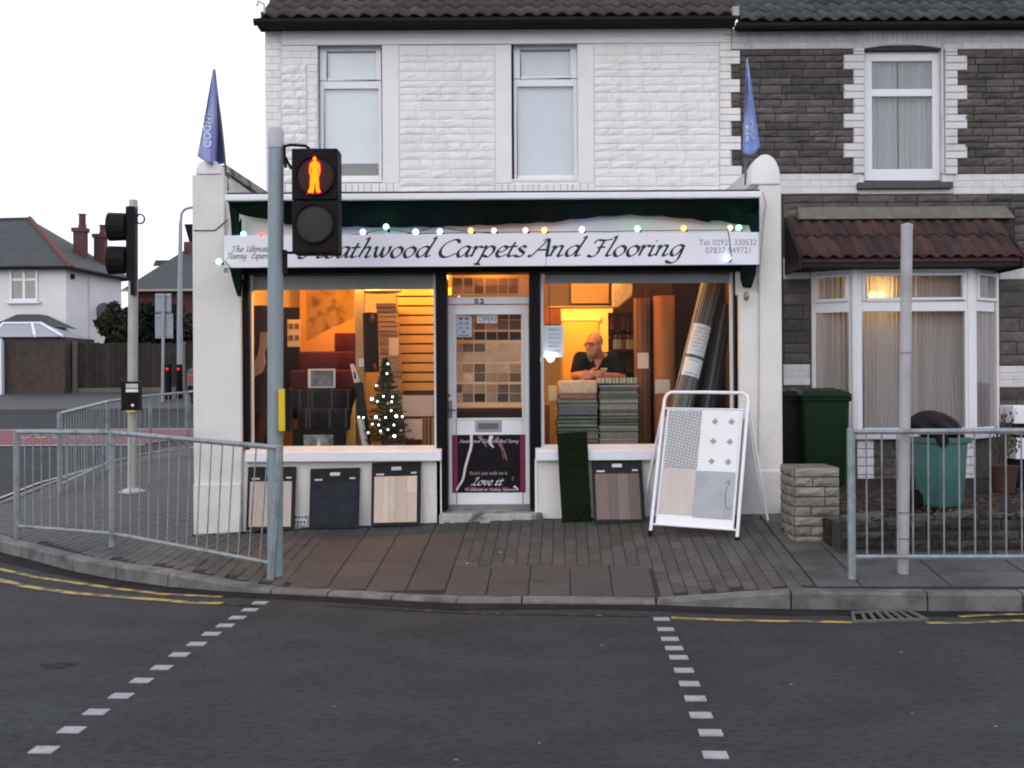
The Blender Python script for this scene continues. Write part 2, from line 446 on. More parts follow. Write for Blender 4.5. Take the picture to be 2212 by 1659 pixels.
# ================================================================== ground, road, kerb, pavement
def ramp(Y): return .06*max(0, min(Y, 40)-14)+(.012*max(0, min(Y, 120)-40))
MA_ROAD = M('asphalt', (.0235, .0270, .0310), .8, .5, 26, .8, 60, col2=(.036, .0405, .0455), c2scale=2.6, c2pos=(.32, .70), spec=.2, stretch=(.6, 1, 1))
MA_KERB = M('kerb_concrete', (.140, .140, .138), .75, .3, 9, .35, 120, rnd=.1, col2=(.062, .063, .062), c2scale=4, c2pos=(.46, .7))
MA_BED = M('paving_joint', (.036, .036, .034), .9, .3, 20, .3, 150)
MA_PAVER = M('block_paver', (.064, .062, .062), .65, .3, 40, .3, 130, rnd=.2, col2=(.055, .055, .053), c2scale=2.2, spec=.35)
MA_SLAB = M('red_slab', (.048, .046, .048), .65, .35, 40, .4, 90, rnd=.12, col2=(.040, .038, .039), c2scale=2.5, spec=.45)
MA_FLAG = M('grey_flag', (.072, .077, .080), .6, .3, 30, .25, 120, rnd=.1, col2=(.042, .045, .045), c2scale=2.2, spec=.45)
MA_WHITEP = M('road_white', (.29, .30, .32), .6, .2, 12, .2, 120, col2=(.2, .2, .2), c2scale=26, c2pos=(.58, .72))
MA_YELLOW = M('road_yellow', (.36, .28, .055), .65, .3, 30, .2, 120, col2=(.07, .065, .055), c2scale=8, c2pos=(.44, .60))
MA_YWORN = M('road_yellow_worn', (.030, .031, .033), .7, .3, 40, .2, 120, col2=(.24, .19, .05), c2scale=11, c2pos=(.56, .68))
MA_RED = M('road_red', (.15, .045, .05), .7, .2, 10, .3, 150)

ys = [-40, -10, 0, 4, 7, 10, 14, 16, 18, 20, 22, 25, 28, 32, 36, 40, 60, 120, 400, 1500]
xs = [-900, -300, -100, -60, -40, -25, -15, -8, -4, 0, 4, 8, 15, 40, 100, 300, 900]
g = MB()
for y in ys:
    for x in xs: g.v.append((x, y, ramp(y)-(.012 if y > 10 else 0)))
nx = len(xs)
for j in range(len(ys)-1):
    for i in range(nx-1): g.f.append((j*nx+i, j*nx+i+1, (j+1)*nx+i+1, (j+1)*nx+i))
road = struct(g.build('road', MA_ROAD))

KP = [(-2.0, 29.5), (-3.6, 26), (-5.2, 22.8), (-6.1, 20.5), (-6.55, 19.2), (-6.75, 17.5), (-6.9, 16), (-6.78, 14.1), (-6.6, 13.0), (-6.25, 11.9), (-5.7, 10.95),
      (-4.94, 10.06), (-4.62, 9.78), (-3.82, 9.03), (-3.30, 8.635), (-2.76, 8.31), (-2.28, 8.11), (-1.87, 7.995), (-1.41, 7.877), (-.91, 7.727),
      (-.42, 7.60), (.06, 7.576), (1.03, 7.51), (1.47, 7.42), (1.96, 7.345), (2.89, 7.26), (3.54, 7.226), (5.0, 7.14), (7, 7.03), (12, 6.75), (20, 6.3)]
KP = [Vector(p) for p in KP]
def kz(X, Y):
    """height of the kerb top along the front of the shop"""
    if Y > 10.5 or X < -3.3: return .115
    if X < -1.87: return .03+.085*max(0, min(1, (-1.87-X)/.95))
    if X < 1.03: return .03
    return .03+.095*min(1, (X-1.03)/.95)
def near(X, Y):
    p = Vector((X, Y)); best = None
    for a, b in zip(KP, KP[1:]):
        d = b-a; t = max(0, min(1, (p-a).dot(d)/d.length_squared)); q = a+d*t
        r = (p-q); s = d.x*r.y-d.y*r.x
        if best is None or r.length < best[0]: best = (r.length, q, 1 if s > 0 else -1)
    return best
def zp(X, Y):
    d, q, s = near(X, Y)
    d *= s
    zt = .263+(max(-3.03, min(4, X))+3.03)*.0163
    zk = kz(q.x, q.y)
    return zk+(zt-zk)*max(0, min(1, (d-.12)/2.1))+ramp(Y)
def ground_hit(x, y, dz=0):
    """point of the pavement seen at picture pixel x, y"""
    a, b = U(x, y); lo, hi = 5.0, 40.0
    for _ in range(50):
        m = (lo+hi)/2
        if CZ-b*m/F > zp(a*m/F, m): lo = m
        else: hi = m
    return Vector((a*lo/F, lo, zp(a*lo/F, lo)))

# pavement bed as rings set back from the kerb, plus the corner behind it
pts = []
for a, b in zip(KP, KP[1:]):
    n = max(1, int((b-a).length/.3))
    for i in range(n): pts.append((a.lerp(b, i/n)))
pts.append(KP[-1])
nrm = []
for i, p in enumerate(pts):
    d = (pts[min(i+2, len(pts)-1)]-pts[max(i-2, 0)]).normalized(); nrm.append(Vector((-d.y, d.x)))
offs = [.06, .3, .7, 1.2, 1.7, 2.3]
bed = MB()
for p, n in zip(pts, nrm):
    for o in offs:
        q = p+n*o; bed.v.append((q.x, q.y, zp(q.x, q.y)-.010))
k = len(offs)
for i in range(len(pts)-1):
    for j in range(k-1): bed.f.append((i*k+j, (i+1)*k+j, (i+1)*k+j+1, i*k+j+1))
kk = len(bed.v)
gx = [-5.9, -5.0, -4.2, -3.6, -2.9, -2.4]; gy = [9.2, 10, 11, 12, 13, 14, 16, 18, 20, 23, 27, 30]
for y in gy:
    for x in gx: bed.v.append((x, y, min(zp(x, y), .27+ramp(y))-.022))
ok_ = lambda i, j: near(gx[i], gy[j])[2] > 0 and near(gx[i], gy[j])[0] > .5
for j in range(len(gy)-1):
    for i in range(len(gx)-1):
        if ok_(i, j) and ok_(i+1, j) and ok_(i, j+1) and ok_(i+1, j+1): bed.f.append((kk+j*6+i, kk+j*6+i+1, kk+(j+1)*6+i+1, kk+(j+1)*6+i))
pave = struct(bed.build('pavement', MA_BED))

# kerb stones, one by one
kerb = MB()
for p, n in zip(pts, nrm):
    for o in (.02, .11): kerb.v.append((p.x+n.x*o, p.y+n.y*o, kz(p.x, p.y)-.02+ramp(p.y)))
for i in range(len(pts)-1): kerb.f.append((2*i, 2*i+2, 2*i+3, 2*i+1))
kerb_o = struct(kerb.build('kerb', MA_BED))
J = [2, 3, 4, 5, 6, 7, 8, 9, 10, 11, 12, 13, 14, 15, 17, 18, 19, 20, 21, 22, 24, 25, 26, 27, 28]
def on_poly(i0, i1, k):
    L = [KP[i] for i in range(i0, i1+1)]; ln = [0]
    for a, b in zip(L, L[1:]): ln.append(ln[-1]+(b-a).length)
    out = []
    for s in range(k+1):
        t = ln[-1]*s/k
        for a, b, u0, u1 in zip(L, L[1:], ln, ln[1:]):
            if t <= u1+1e-6: out.append(a.lerp(b, (t-u0)/(u1-u0))); break
    return out
for a, b in zip(J, J[1:]):
    L = on_poly(a, b, 4); m = MB()
    d0 = (L[1]-L[0]).normalized(); d1 = (L[-1]-L[-2]).normalized()
    L[0] = L[0]+d0*.006; L[-1] = L[-1]-d1*.006
    for i, p in enumerate(L):
        d = (L[min(i+1, 4)]-L[max(i-1, 0)]).normalized(); n = Vector((-d.y, d.x)); z = kz(p.x, p.y)+ramp(p.y)+random.uniform(-.002, .002)
        zb = ramp(p.y)-.1
        for o, h in ((0, zb), (.008, z-.018), (.028, z), (.125, z+.002), (.125, zb)): m.v.append((p.x+n.x*o, p.y+n.y*o, h))
    for i in range(4):
        for j in range(4): m.f.append((i*5+j, (i+1)*5+j, (i+1)*5+j+1, i*5+j+1))
    m.f.append((0, 1, 2, 3, 4)); m.f.append((24, 23, 22, 21, 20))
    m.build('kerb_stone', MA_KERB, kerb_o)

# pavers, red slabs and grey flags, laid square to the kerb at the crossing
def paver_mesh(w, l, e, seed):
    rd = random.Random(seed); m = MB()
    o = [(-w/2, -l/2), (w/2, -l/2), (w/2, l/2), (-w/2, l/2)]
    i_ = [(x*(1-2*e/w), y*(1-2*e/l)) for x, y in o]
    m.add([(x, y, rd.uniform(-.0008, .0008)) for x, y in i_]+[(x, y, -e*.6) for x, y in o]+[(x, y, -.03) for x, y in o],
          [(0, 1, 2, 3)]+[(i+4, (i+1) % 4+4, (i+1) % 4, i) for i in range(4)]+[(i+8, (i+1) % 4+8, (i+1) % 4+4, i+4) for i in range(4)])
    return m
def tilt(X, Y):
    e = .04
    n = Vector((-(zp(X+e, Y)-zp(X-e, Y))/(2*e), -(zp(X, Y+e)-zp(X, Y-e))/(2*e), 1)).normalized()
    u = Vector((1, -.05, 0)); u = (u-n*u.dot(n)).normalized(); v = n.cross(u)
    return Matrix((u, v, n)).transposed()
def uv2xy(u, v): return Vector((u+.05*(v-9.9), v-.05*u))
PV = [paver_mesh(.0955, .1955, .004, s) for s in range(4)]; PVM = []
for m in PV:
    me = m.mesh('paver'); me.materials.append(MA_PAVER); PVM.append(me)
spots = []
for i in range(-72, 27):
    for j in range(-14, 60):
        u = -.41+.1*(i+.5); v = 8.45+.2*(j+.5)+(.1 if i % 2 else 0)
        p = uv2xy(u, v); d, q, s = near(p.x, p.y)
        if s < 0 or d < .175 or p.x > 2.27: continue
        if p.x > -3.0 and p.y > 9.86: continue
        if p.x < -3.0 and (p.y > 19.8 or p.x > -.29*p.y): continue
        if -1.66 < u < -.40: continue
        if -.41 < u < 1.16 and v < 8.44: continue
        if d < .24 and random.random() < .0: continue
        if p.x < -.4912*p.y-.4: continue
        spots.append((p.y/(zp(p.x, p.y)*-1+CZ), p, i))
spots.sort(key=lambda s: s[1].y)
far = MB()
for n_, (w, p, i) in enumerate(spots):
    T = tilt(p.x, p.y); z = zp(p.x, p.y)+random.uniform(-.0015, .0015)
    if n_ < 290:
        o = bpy.data.objects.new('paver', random.choice(PVM)); link(o, pave)
        o.matrix_world = Matrix.Translation((p.x, p.y, z)) @ T.to_4x4()
    else:
        b = random.choice(PV)
        far.add([T @ Vector(v)+Vector((p.x, p.y, z)) for v in b.v], b.f)
fo = far.build('paver_field', MA_PAVER, pave); fo['kind'] = 'stuff'
def lay(name, mat, u0, u1, v0, v1, gap=.007):
    w, l = u1-u0-gap, v1-v0-gap; c = uv2xy((u0+u1)/2, (v0+v1)/2)
    m = paver_mesh(w, l, .006, random.random())
    if name == 'slab':
        q = MB(); N = 4    # bend with the fall of the pavement
    me = m.mesh(name); me.materials.append(mat)
    o = bpy.data.objects.new(name, me); link(o, pave)
    o.matrix_world = Matrix.Translation((c.x, c.y, zp(c.x, c.y)+.001)) @ tilt(c.x, c.y).to_4x4()
cu = [-1.66, -1.345, -1.03, -.715, -.41]
for a, b in zip(cu, cu[1:]):
    v = 9.86
    um = (a+b)/2
    while True:
        p = uv2xy(um, v-.4); d, q, s = near(p.x, p.y)
        if s < 0 or d < .13:
            p2 = uv2xy(um, v); d2, q2, s2 = near(p2.x, p2.y)
            h = d2-.14
            if h > .08: lay('slab', MA_SLAB, a, b, v-h, v)
            break
        lay('slab', MA_SLAB, a, b, v-.4, v); v -= .4
for i in range(5):
    a = -.41+i*.314; v = 8.44; um = a+.157
    for k in range(3):
        p = uv2xy(um, v-.4); d, q, s = near(p.x, p.y)
        if s < 0 or d < .13:
            p2 = uv2xy(um, v); h = near(p2.x, p2.y)[0]-.14
            if h > .06: lay('slab', MA_SLAB, a, a+.314, v-h, v)
            break
        lay('slab', MA_SLAB, a, a+.314, v-.4, v); v -= .4
for a, b in ((2.30, 2.62), (2.62, 3.25), (3.25, 3.9), (3.9, 4.6)):
    for v0, v1 in ((9.25, 9.85), (8.6, 9.25), (8.0, 8.6), (7.62, 8.0)):
        c = uv2xy((a+b)/2, v0); d, q, s = near(c.x, c.y)
        v0 = max(v0, v0+(.15-d if s > 0 else .15+d)) if (s < 0 or d < .15) else v0
        if v1-v0 > .1: lay('flagstone', MA_FLAG, a, b, v0, v1, .012)

# moss and grit, with contact shade painted in, where the walls meet the paving
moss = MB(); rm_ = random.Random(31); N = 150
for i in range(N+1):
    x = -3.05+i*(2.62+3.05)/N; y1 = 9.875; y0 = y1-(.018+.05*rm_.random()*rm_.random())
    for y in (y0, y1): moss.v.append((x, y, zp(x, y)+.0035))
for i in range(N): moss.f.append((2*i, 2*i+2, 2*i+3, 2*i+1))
mo = moss.build('edge_moss_shade', M('moss_grit_shade', (.020, .022, .016), .95, .5, 40, .5, 90), pave); mo['kind'] = 'stuff'
# painted marks on the road, and the dirty channel along the kerb
chan = MB()
for p, n in zip(pts, nrm):
    for o in (-.004, -.20+.03*sin(p.x*3)): chan.v.append((p.x+n.x*o, p.y+n.y*o, ramp(p.y)+.002))
for i in range(len(pts)-1): chan.f.append((2*i, 2*i+1, 2*i+3, 2*i+2))
chan.build('gutter_dirt', M('gutter_grime', (.017, .0165, .016), .8, .5, 30, .3, 90, col2=(.024, .024, .024), c2scale=3), road)
def flat(poly, name, mat, z=.004, kind=None):
    m = MB(); m.add([(x, y, ramp(y)+z) for x, y in poly], [tuple(range(len(poly)))])
    return m.build(name, mat, road)
def road_pt(x, y):
    a, b = U(x, y); Y = CZ*F/b
    return Vector((a*Y/F, Y))
LS = [(95, 1621), (155, 1578), (208, 1539), (262, 1504), (306, 1471), (350, 1443), (388, 1415), (425, 1392), (457, 1370), (487, 1352), (513, 1335), (540, 1318), (562, 1303)]
RS = [(1545, 1632), (1535, 1584), (1514, 1546), (1502, 1510), (1489, 1478), (1477, 1449), (1466, 1421), (1456, 1401), (1447, 1381), (1438, 1360), (1429, 1338)]
for L in (LS, RS):
    for x, y in L:
        c = road_pt(x, y); u = Vector((1, -.05))*.053; v = Vector((.056, 1))*.042
        m = MB()
        q = [c-u-v, c+u-v, c+u+v, c-u+v]
        m.add([(p.x, p.y, .0055) for p in q]+[(p.x, p.y, -.01) for p in q], [(0, 1, 2, 3)]+[(i+4, (i+1) % 4+4, (i+1) % 4, i) for i in range(4)])
        m.build('crossing_stud', MA_WHITEP, road)
def along(px, w, name, mat, z=.004):
    c = [road_pt(x, y) for x, y in px]; q = []
    for a, b in zip(c, c[1:]):
        k = max(1, int((b-a).length/.15)); q += [a.lerp(b, i/k) for i in range(k)]
    q.append(c[-1]); L = []
    for i, p in enumerate(q):
        d = (q[min(i+1, len(q)-1)]-q[max(i-1, 0)]).normalized(); n = Vector((-d.y, d.x))*w/2; L.append((p+n, p-n))
    m = MB()
    for a, b in L: m.v += [(a.x, a.y, z), (b.x, b.y, z)]
    for i in range(len(L)-1): m.f.append((2*i, 2*i+1, 2*i+3, 2*i+2))
    return m.build(name, mat, road)
along([(-60, 1243), (0, 1254), (60, 1268), (150, 1281), (285, 1292), (420, 1303), (480, 1304)], .078, 'yellow_line', MA_YELLOW)
along([(-60, 1219), (0, 1230), (70, 1246), (156, 1259), (250, 1272), (350, 1284), (430, 1288), (480, 1290)], .062, 'yellow_line', MA_YELLOW)
along([(480, 1304), (560, 1310)], .05, 'yellow_line', MA_YWORN)
along([(700, 1308), (800, 1313), (985, 1324), (1127, 1327), (1400, 1331)], .05, 'yellow_line', MA_YWORN)
along([(1450, 1335), (1550, 1340), (1700, 1343), (1835, 1345), (1850, 1345)], .062, 'yellow_line', MA_YELLOW)
along([(2002, 1347), (2080, 1346), (2212, 1341), (2300, 1340)], .062, 'yellow_line', MA_YELLOW)
along([(2072, 1333), (2120, 1330), (2212, 1327), (2300, 1326)], .045, 'yellow_line', MA_YELLOW)
# side street: red patch, its white edges, kerb lines, white lettering too worn to read
flat([(-40, 21.0), (-7.5, 21.0), (-6.9, 22.0), (-6.4, 24.0), (-40, 24.0)], 'red_surfacing', MA_RED, .006)
flat([(-40, 20.85), (-7.4, 20.85), (-7.4, 21.0), (-40, 21.0)], 'white_line', MA_WHITEP, .008)
flat([(-40, 24.0), (-6.4, 24.0), (-6.4, 24.14), (-40, 24.14)], 'white_line', MA_WHITEP, .008)
rd = random.Random(3)
for i in range(9):
    x = -10.6+i*.36
    for k in range(2):
        if rd.random() < .75: flat([(x, 22.3+k*.55), (x+.2, 22.3+k*.55), (x+.2, 22.5+k*.55), (x, 22.5+k*.55)], 'road_lettering', MA_WHITEP, .010)
for o in (.2, .36):
    m = MB(); L = []
    for i in range(3*1, 60):
        pass
    q = [(p, n) for p, n in zip(pts, nrm) if 10.8 < p.y < 24]
    for p, n in q:
        a, b = p-n*o, p-n*(o+.055); m.v += [(a.x, a.y, ramp(a.y)+.005), (b.x, b.y, ramp(b.y)+.005)]
    for i in range(len(q)-1): m.f.append((2*i, 2*i+1, 2*i+3, 2*i+2))
    m.build('yellow_line', M('side_line', (.42, .38, .28), .65, .2, 10), road)
# far pavement across the side street
m = MB()
fx = [-60, -40, -25, -16, -8, 10]
for y, dz in ((28.6, -.05), (28.62, .10), (28.9, .11), (32, .11), (36, .11), (41, .11)):
    for x in fx: m.v.append((x, y+(.0 if x < -16 else (x+16)*.12), ramp(y)+dz))
for j in range(5):
    for i in range(5): m.f.append((j*6+i, j*6+i+1, (j+1)*6+i+1, (j+1)*6+i))
struct(m.build('far_pavement', M('far_pave', (.06, .062, .066), .7, .25, 3)))

# pale chips and flattened gum on the tarmac
for (x, y, rx, ry, sd_) in ((128, 1437, .11, .07, 1),):
    c = road_pt(x, y); rr = random.Random(sd_); m = MB(); n = 22; m.v.append((c.x, c.y, .0032))
    for i in range(n): a_ = 2*pi*i/n; q = rr.uniform(.5, 1.15); m.v.append((c.x+rx*q*cos(a_), c.y+ry*q*sin(a_), .0032))
    for i in range(n): m.f.append((0, 1+i, 1+(i+1) % n))
    m.build('oil_stain', M('oil_stain', (.020, .0225, .026), .7, .6, 30, col2=(.026, .030, .035), c2scale=9, c2pos=(.45, .65)), road)
rk = random.Random(12); fl_ = MB()
for x, y in ((722, 1527), (985, 1643), (1165, 1607), (1300, 1395), (1945, 1410), (1970, 1542), (2150, 1570), (1710, 1480)):
    c = road_pt(x, y); r = rk.uniform(.006, .012); n = 6; k0 = len(fl_.v)
    fl_.v.append((c.x, c.y, .007))
    for i in range(n): a_ = 2*pi*i/n; q = r*rk.uniform(.6, 1.3); fl_.v.append((c.x+q*cos(a_), c.y+q*sin(a_), .0035))
    for i in range(n): fl_.f.append((k0, k0+1+i, k0+1+(i+1) % n))
fo = fl_.build('road_chips', M('chip_pale', (.20, .21, .22), .8, .3, 50), road); fo['kind'] = 'stuff'

# gully grate
ga, gb, gc, gd = [road_pt(*p) for p in ((1838, 1325), (1962, 1320), (2008, 1342), (1842, 1347))]
grate = thing('drain_grate', 'rusty iron drain grate set in the gutter by the right kerb', 'drain', (ga.x, ga.y, 0))
def gp(u, v, z):
    p = ga.lerp(gb, u); q = gd.lerp(gc, u); r = p.lerp(q, v); return (r.x, r.y, z)
GM = M('grate_iron', (.085, .085, .082), .6, .3, 20, .3, 120, spec=.5)
MB().add([gp(0, 0, .003), gp(1, 0, .003), gp(1, 1, .003), gp(0, 1, .003)], [(3, 2, 1, 0)]).build('pit', M('pit_dark', (.006, .006, .006), .9), grate)
fr = MB()
def bar(u0, u1, v0, v1):
    return MB().hexa([gp(u0, v1, .001), gp(u1, v1, .001), gp(u1, v0, .001), gp(u0, v0, .001), gp(u0, v1, .016), gp(u1, v1, .016), gp(u1, v0, .016), gp(u0, v0, .016)])
for a in ((0, 1, 0, .13), (0, 1, .87, 1), (0, .05, .13, .87), (.93, 1, .13, .87)):
    bar(*a).build('frame_bar', GM, grate)
for i in range(6):
    u = .05+(i+1)*.88/7; bar(u-.024, u+.024, .13, .87).build('bar', GM, grate)
# ================================================================== shop building
YP, YG, YD, YU, YS = 9.90, 10.08, 10.17, 12.60, 9.58      # pilasters, glass, door, upper wall, sign board
W_RENDER = M('white_roughcast', (.70, .69, .66), .9, .05, 2.5,   .55, 60, col2=(.60, .59, .56), c2scale=1.6, c2pos=(.5, .75))
W_STONE = M('white_painted_stone', (.75, .74, .74), .7, .06, 5, .2, 70, rnd=.03, col2=(.66, .65, .62), c2scale=2.2, c2pos=(.52, .82), stretch=(2.2, 1, .55))
W_SMOOTH = M('white_painted_smooth', (.74, .73, .73), .6, .05, 3, .12, 60, col2=(.66, .65, .63), c2scale=2, c2pos=(.55, .8))
W_UPVC = M('white_plastic_frame', (.72, .74, .78), .35, .04, 4, spec=.5)
W_PAINT = M('white_gloss_paint', (.72, .74, .78), .4, .06, 6, spec=.5)
K_BLACK = M('black_gloss_paint', (.006, .005, .006), .3, .2, 8, .1, 60, spec=.5)
K_DARK = M('dark_plastic', (.011, .010, .010), .5, .2, 8)
GREY_JOINT = M('painted_joint', (.67, .66, .66), .85, .1, 8)
GRN = M('green_canvas', (.0035, .0115, .0115), .8, .35, 12, .3, 40)
GLASS = glass('shop_glass', base=.0035, edge=.35)
GLASS_UP = glass('upper_glass', tint=(.92, .94, .95), base=.06, edge=.4)
shop = thing('shop_building', 'white painted stone corner shop with lit windows, number 52 above its door', 'shop', (-.2, 10, .3))

zl, zr = zp(-3.03, 9.9), zp(2.57, 9.9)
# left pilaster with rounded head and side wall running back
XL0, XL1 = XX(417, YP), XX(521, YP)
XLC = XX(487, YP)
zt = ZZ(377, YP, 450); zc_ = ZZ(590, YP, 450)
MB().prism([(XL0, zl-.3), (XL1, zl-.3), (XL1, zc_), (XLC, zc_), (XLC, zt), (XL0, zt)], YP, YP+.3).build('pilaster', W_RENDER, shop, bevel=.012)
MB().box(XLC-.02, XX(524, YP), YP+.05, YP+.3, zc_-.05, ZZ(425, YP, 500)).build('fascia_end', W_RENDER, shop)
def dome(x0, x1, z0, z1, y0, y1, n=14):
    c, r = (x0+x1)/2, (x1-x0)/2
    poly = [(c-r, z0)]+[(c-r*cos(pi*i/n), z0+.02+(z1-z0-.02)*sin(pi*i/n)**.8) for i in range(n+1)]+[(c+r, z0)]
    return MB().prism(poly[::-1] if False else [(a, b) for a, b in reversed(poly)], y0, y1)
x0, x1, z0, z1 = R(423, 345, 478, 378, YP)
dome(x0, x1, zt+.002, z1, YP-.01, YP+.34).build('pilaster_cap', W_SMOOTH, shop, bevel=.008, smooth=True)
MB().box(XL0+.004, XL1-.004, YP-.03, YP+.2, zl-.3, ZZ(1045, YP, 470)).build('plinth', W_RENDER, shop, bevel=.01)
m = MB(); m.box(XL0+.004, XL0+.21, YP+.3, YU+6, zl-.3, 3.70); m.build('side_wall', W_RENDER, shop)
m = MB(); m.hexa([(XL0-.01, YP+.345, 3.70), (XL0+.24, YP+.345, 3.70), (XL0+.24, YU, 3.76), (XL0-.01, YU, 3.76),
                  (XL0-.01, YP+.345, 3.77), (XL0+.24, YP+.345, 3.77), (XL0+.24, YU, 3.84), (XL0-.01, YU, 3.84)])
m.build('parapet_coping', M('stained_coping', (.33, .33, .30), .8, .35, 6, .4, 60, col2=(.12, .13, .10), c2scale=5, c2pos=(.48, .62)), shop)
# right pilaster
XR0, XR1 = XX(1597, YP), XX(1690, YP)
zt = ZZ(400, YP, 1655)
zc_ = ZZ(632, YP, 1640); xq_ = XX(1641, YP)
MB().prism([(XR0, zr-.3), (XR1, zr-.3), (XR1, zt), (xq_, zt), (xq_, zc_), (XR0, zc_)], YP, YP+.3).build('pilaster', W_RENDER, shop, bevel=.012)
MB().box(XR0-.02, xq_+.02, YP+.04, YP+.3, zc_-.02, ZZ(425, YP, 1620)).build('fascia_end', W_RENDER, shop)
x0, x1, z0, z1 = R(1621, 333, 1686, 402, YP)
dome(x0, x1, zt+.002, z1, YP-.01, YP+.36).build('pilaster_cap', W_SMOOTH, shop, bevel=.02, smooth=True)
MB().box(XR0+.004, XR1+.012, YP-.02, YP+.2, zr-.3, ZZ(1015, YP, 1640)).build('plinth', W_RENDER, shop, bevel=.015)
MB().box(XR1-.21, XR1-.003, YP+.3, YU, zr-.3, 3.72).build('side_wall', W_RENDER, shop)

# stall risers, sills
def riser(xa, xb, base):
    MB().box(XX(xa, YP), XX(xb, YP), YP+.03, YP+.25, base-.3, ZZ(985, YP, (xa+xb)/2)).build('stall_riser', W_RENDER, shop)
riser(521, 952, zl); riser(1160, 1597, zp(1, 9.9))
def sill(xa, xb, ya, yb):
    a, b, c, d = R(xa, ya, xb, yb, YP-.06)
    m = MB(); m.hexa([(a, YP-.06, c), (b, YP-.06, c), (b, YG+.02, c), (a, YG+.02, c), (a, YP-.06, d-.045), (b, YP-.06, d-.045), (b, YG+.02, d), (a, YG+.02, d)])
    m.build('window_sill', W_PAINT, shop, bevel=.006)
sill(525, 953, 966, 997); sill(1157, 1600, 962, 994)
# air brick low in the left riser
a, b, c, d = R(634, 1112, 664, 1133, YP+.03)
ab = MB().box(a, b, YP+.012, YP+.028, c, d).build('air_brick', W_PAINT, shop)
for i in range(4):
    for j in range(2):
        xx = a+(i+.3+.35*j)*(b-a)/4.4; zz = c+(j+.3)*(d-c)/2
        MB().box(xx, xx+.016, YP+.010, YP+.0115, zz, zz+.022).build('vent_hole', K_BLACK, ab)
# black timber frames round the windows and door
def post(xa, xb, ya, yb, name='frame_post', mat=K_BLACK, y0=YP+.06, y1=YG+.06):
    a, b, c, d = R(xa, ya, xb, yb, (y0+YG)/2)
    return MB().box(a, b, y0, y1, c, d).build(name, mat, shop, bevel=.006)
post(524, 541, 575, 985); post(943, 967, 575, 1100, y1=YD+.05); post(1144, 1168, 575, 1100, y1=YD+.05); post(1584, 1600, 570, 985)
a, b, c, d = R(524, 568, 1600, 591, YG); MB().box(a, b, YP+.02, YG+.05, c-.008, d+.08).build('lintel_board', K_BLACK, shop)
# white inner beads and reveal
for xa, xb in ((541, 547), (938, 943), (1168, 1174), (1577, 1584)):
    a, b, c, d = R(xa, 590, xb, 968, YG); MB().box(a, b, YG-.045, YG+.03, c, d).build('glazing_bead', W_PAINT, shop)
a, b, c, d = R(1157, 990, 1160, 1115, YP+.1); MB().box(a-.008, b+.008, YP+.03, YD, zp(.25, 9.9)-.2, d).build('door_reveal', W_PAINT, shop)
a, b, c, d = R(949, 990, 952, 1115, YP+.1); MB().box(a-.02, b, YP+.03, YD, zp(-.7, 9.9)-.2, d).build('door_reveal', W_PAINT, shop)
def pane(xa, ya, xb, yb, Y, parent=shop, mat=GLASS, name='pane'):
    a, b, c, d = R(xa, ya, xb, yb, Y); return MB().box(a, b, Y, Y+.006, c, d).build(name, mat, parent)
pane(545, 588, 940, 968, YG); pane(1172, 583, 1580, 965, YG)
# grey roller-blind strips behind the top of the panes
BL = M('grey_blind', (.36, .38, .38), .7, .1, 5)
for xa, ya, xb, yb in ((548, 590, 938, 626), (1176, 585, 1578, 612)):
    a, b, c, d = R(xa, ya, xb, yb, YG+.05); MB().box(a, b, YG+.04, YG+.055, c, d).build('blind', BL, shop)

# fascia behind the sign, awning, white front bar
a, b, c, d = R(500, 452, 1640, 575, YP); MB().box(a, b, YP-.015, YP+.35, c, d).build('fascia_panel', M('fascia_white', (.70, .70, .74), .6, .08, 3), shop)
a, b, c, d = R(487, 418, 1644, 430, YP-.42)
roof_flat = MB().box(a, b, YP-.38, YU, c+.02, d+.03).build('flat_roof', M('roof_felt', (.05, .05, .05), .9), shop)
awn = thing('awning', 'dark green scalloped canvas awning folded up under a white bar', 'awning', (0, 9.6, 3.0))
MB().box(a, b, YP-.44, YP-.385, c-.004, d+.004).build('front_bar', W_PAINT, awn, bevel=.01)
# canvas: hangs from the bar, bellies and ends in a scalloped, sagging edge
def awning_sheet():
    m = MB(); N = 120; xa, xb = XX(494, YP-.4), XX(1641, YP-.4)
    ztop = c-.002
    for i in range(N+1):
        t = i/N; x = xa+(xb-xa)*t; px = 494+(1641-494)*t
        e = 466 + 12*sin(pi*min(1, t/.62))*(1 if t < .62 else 0)
        if t < .1: e = 448+ (t/.1)*22
        if .62 <= t <= .92: e = 466-14*sin(pi*(t-.62)/.3)
        if t > .92: e = 462+ (t-.92)/.08*14
        sc_ = 2.6*abs(sin(pi*t*17))
        zb = ZZ(e+sc_+9, YP-.16, px)
        for k in range(7):
            s = k/6
            y = (YP-.40)+.28*s+.03*sin(pi*s)*(1+.4*sin(9*t*pi))+.008*sin(t*60+3*s)
            z = ztop+(zb-ztop)*(s**.8)
            m.v.append((x, y, z))
    for i in range(N):
        for k in range(6):
            q = i*7+k; m.f.append((q, q+1, q+8, q+7))
    o = m.build('canvas', GRN, awn, smooth=True)
    so = o.modifiers.new('s', 'SOLIDIFY'); so.thickness = .006
awning_sheet()
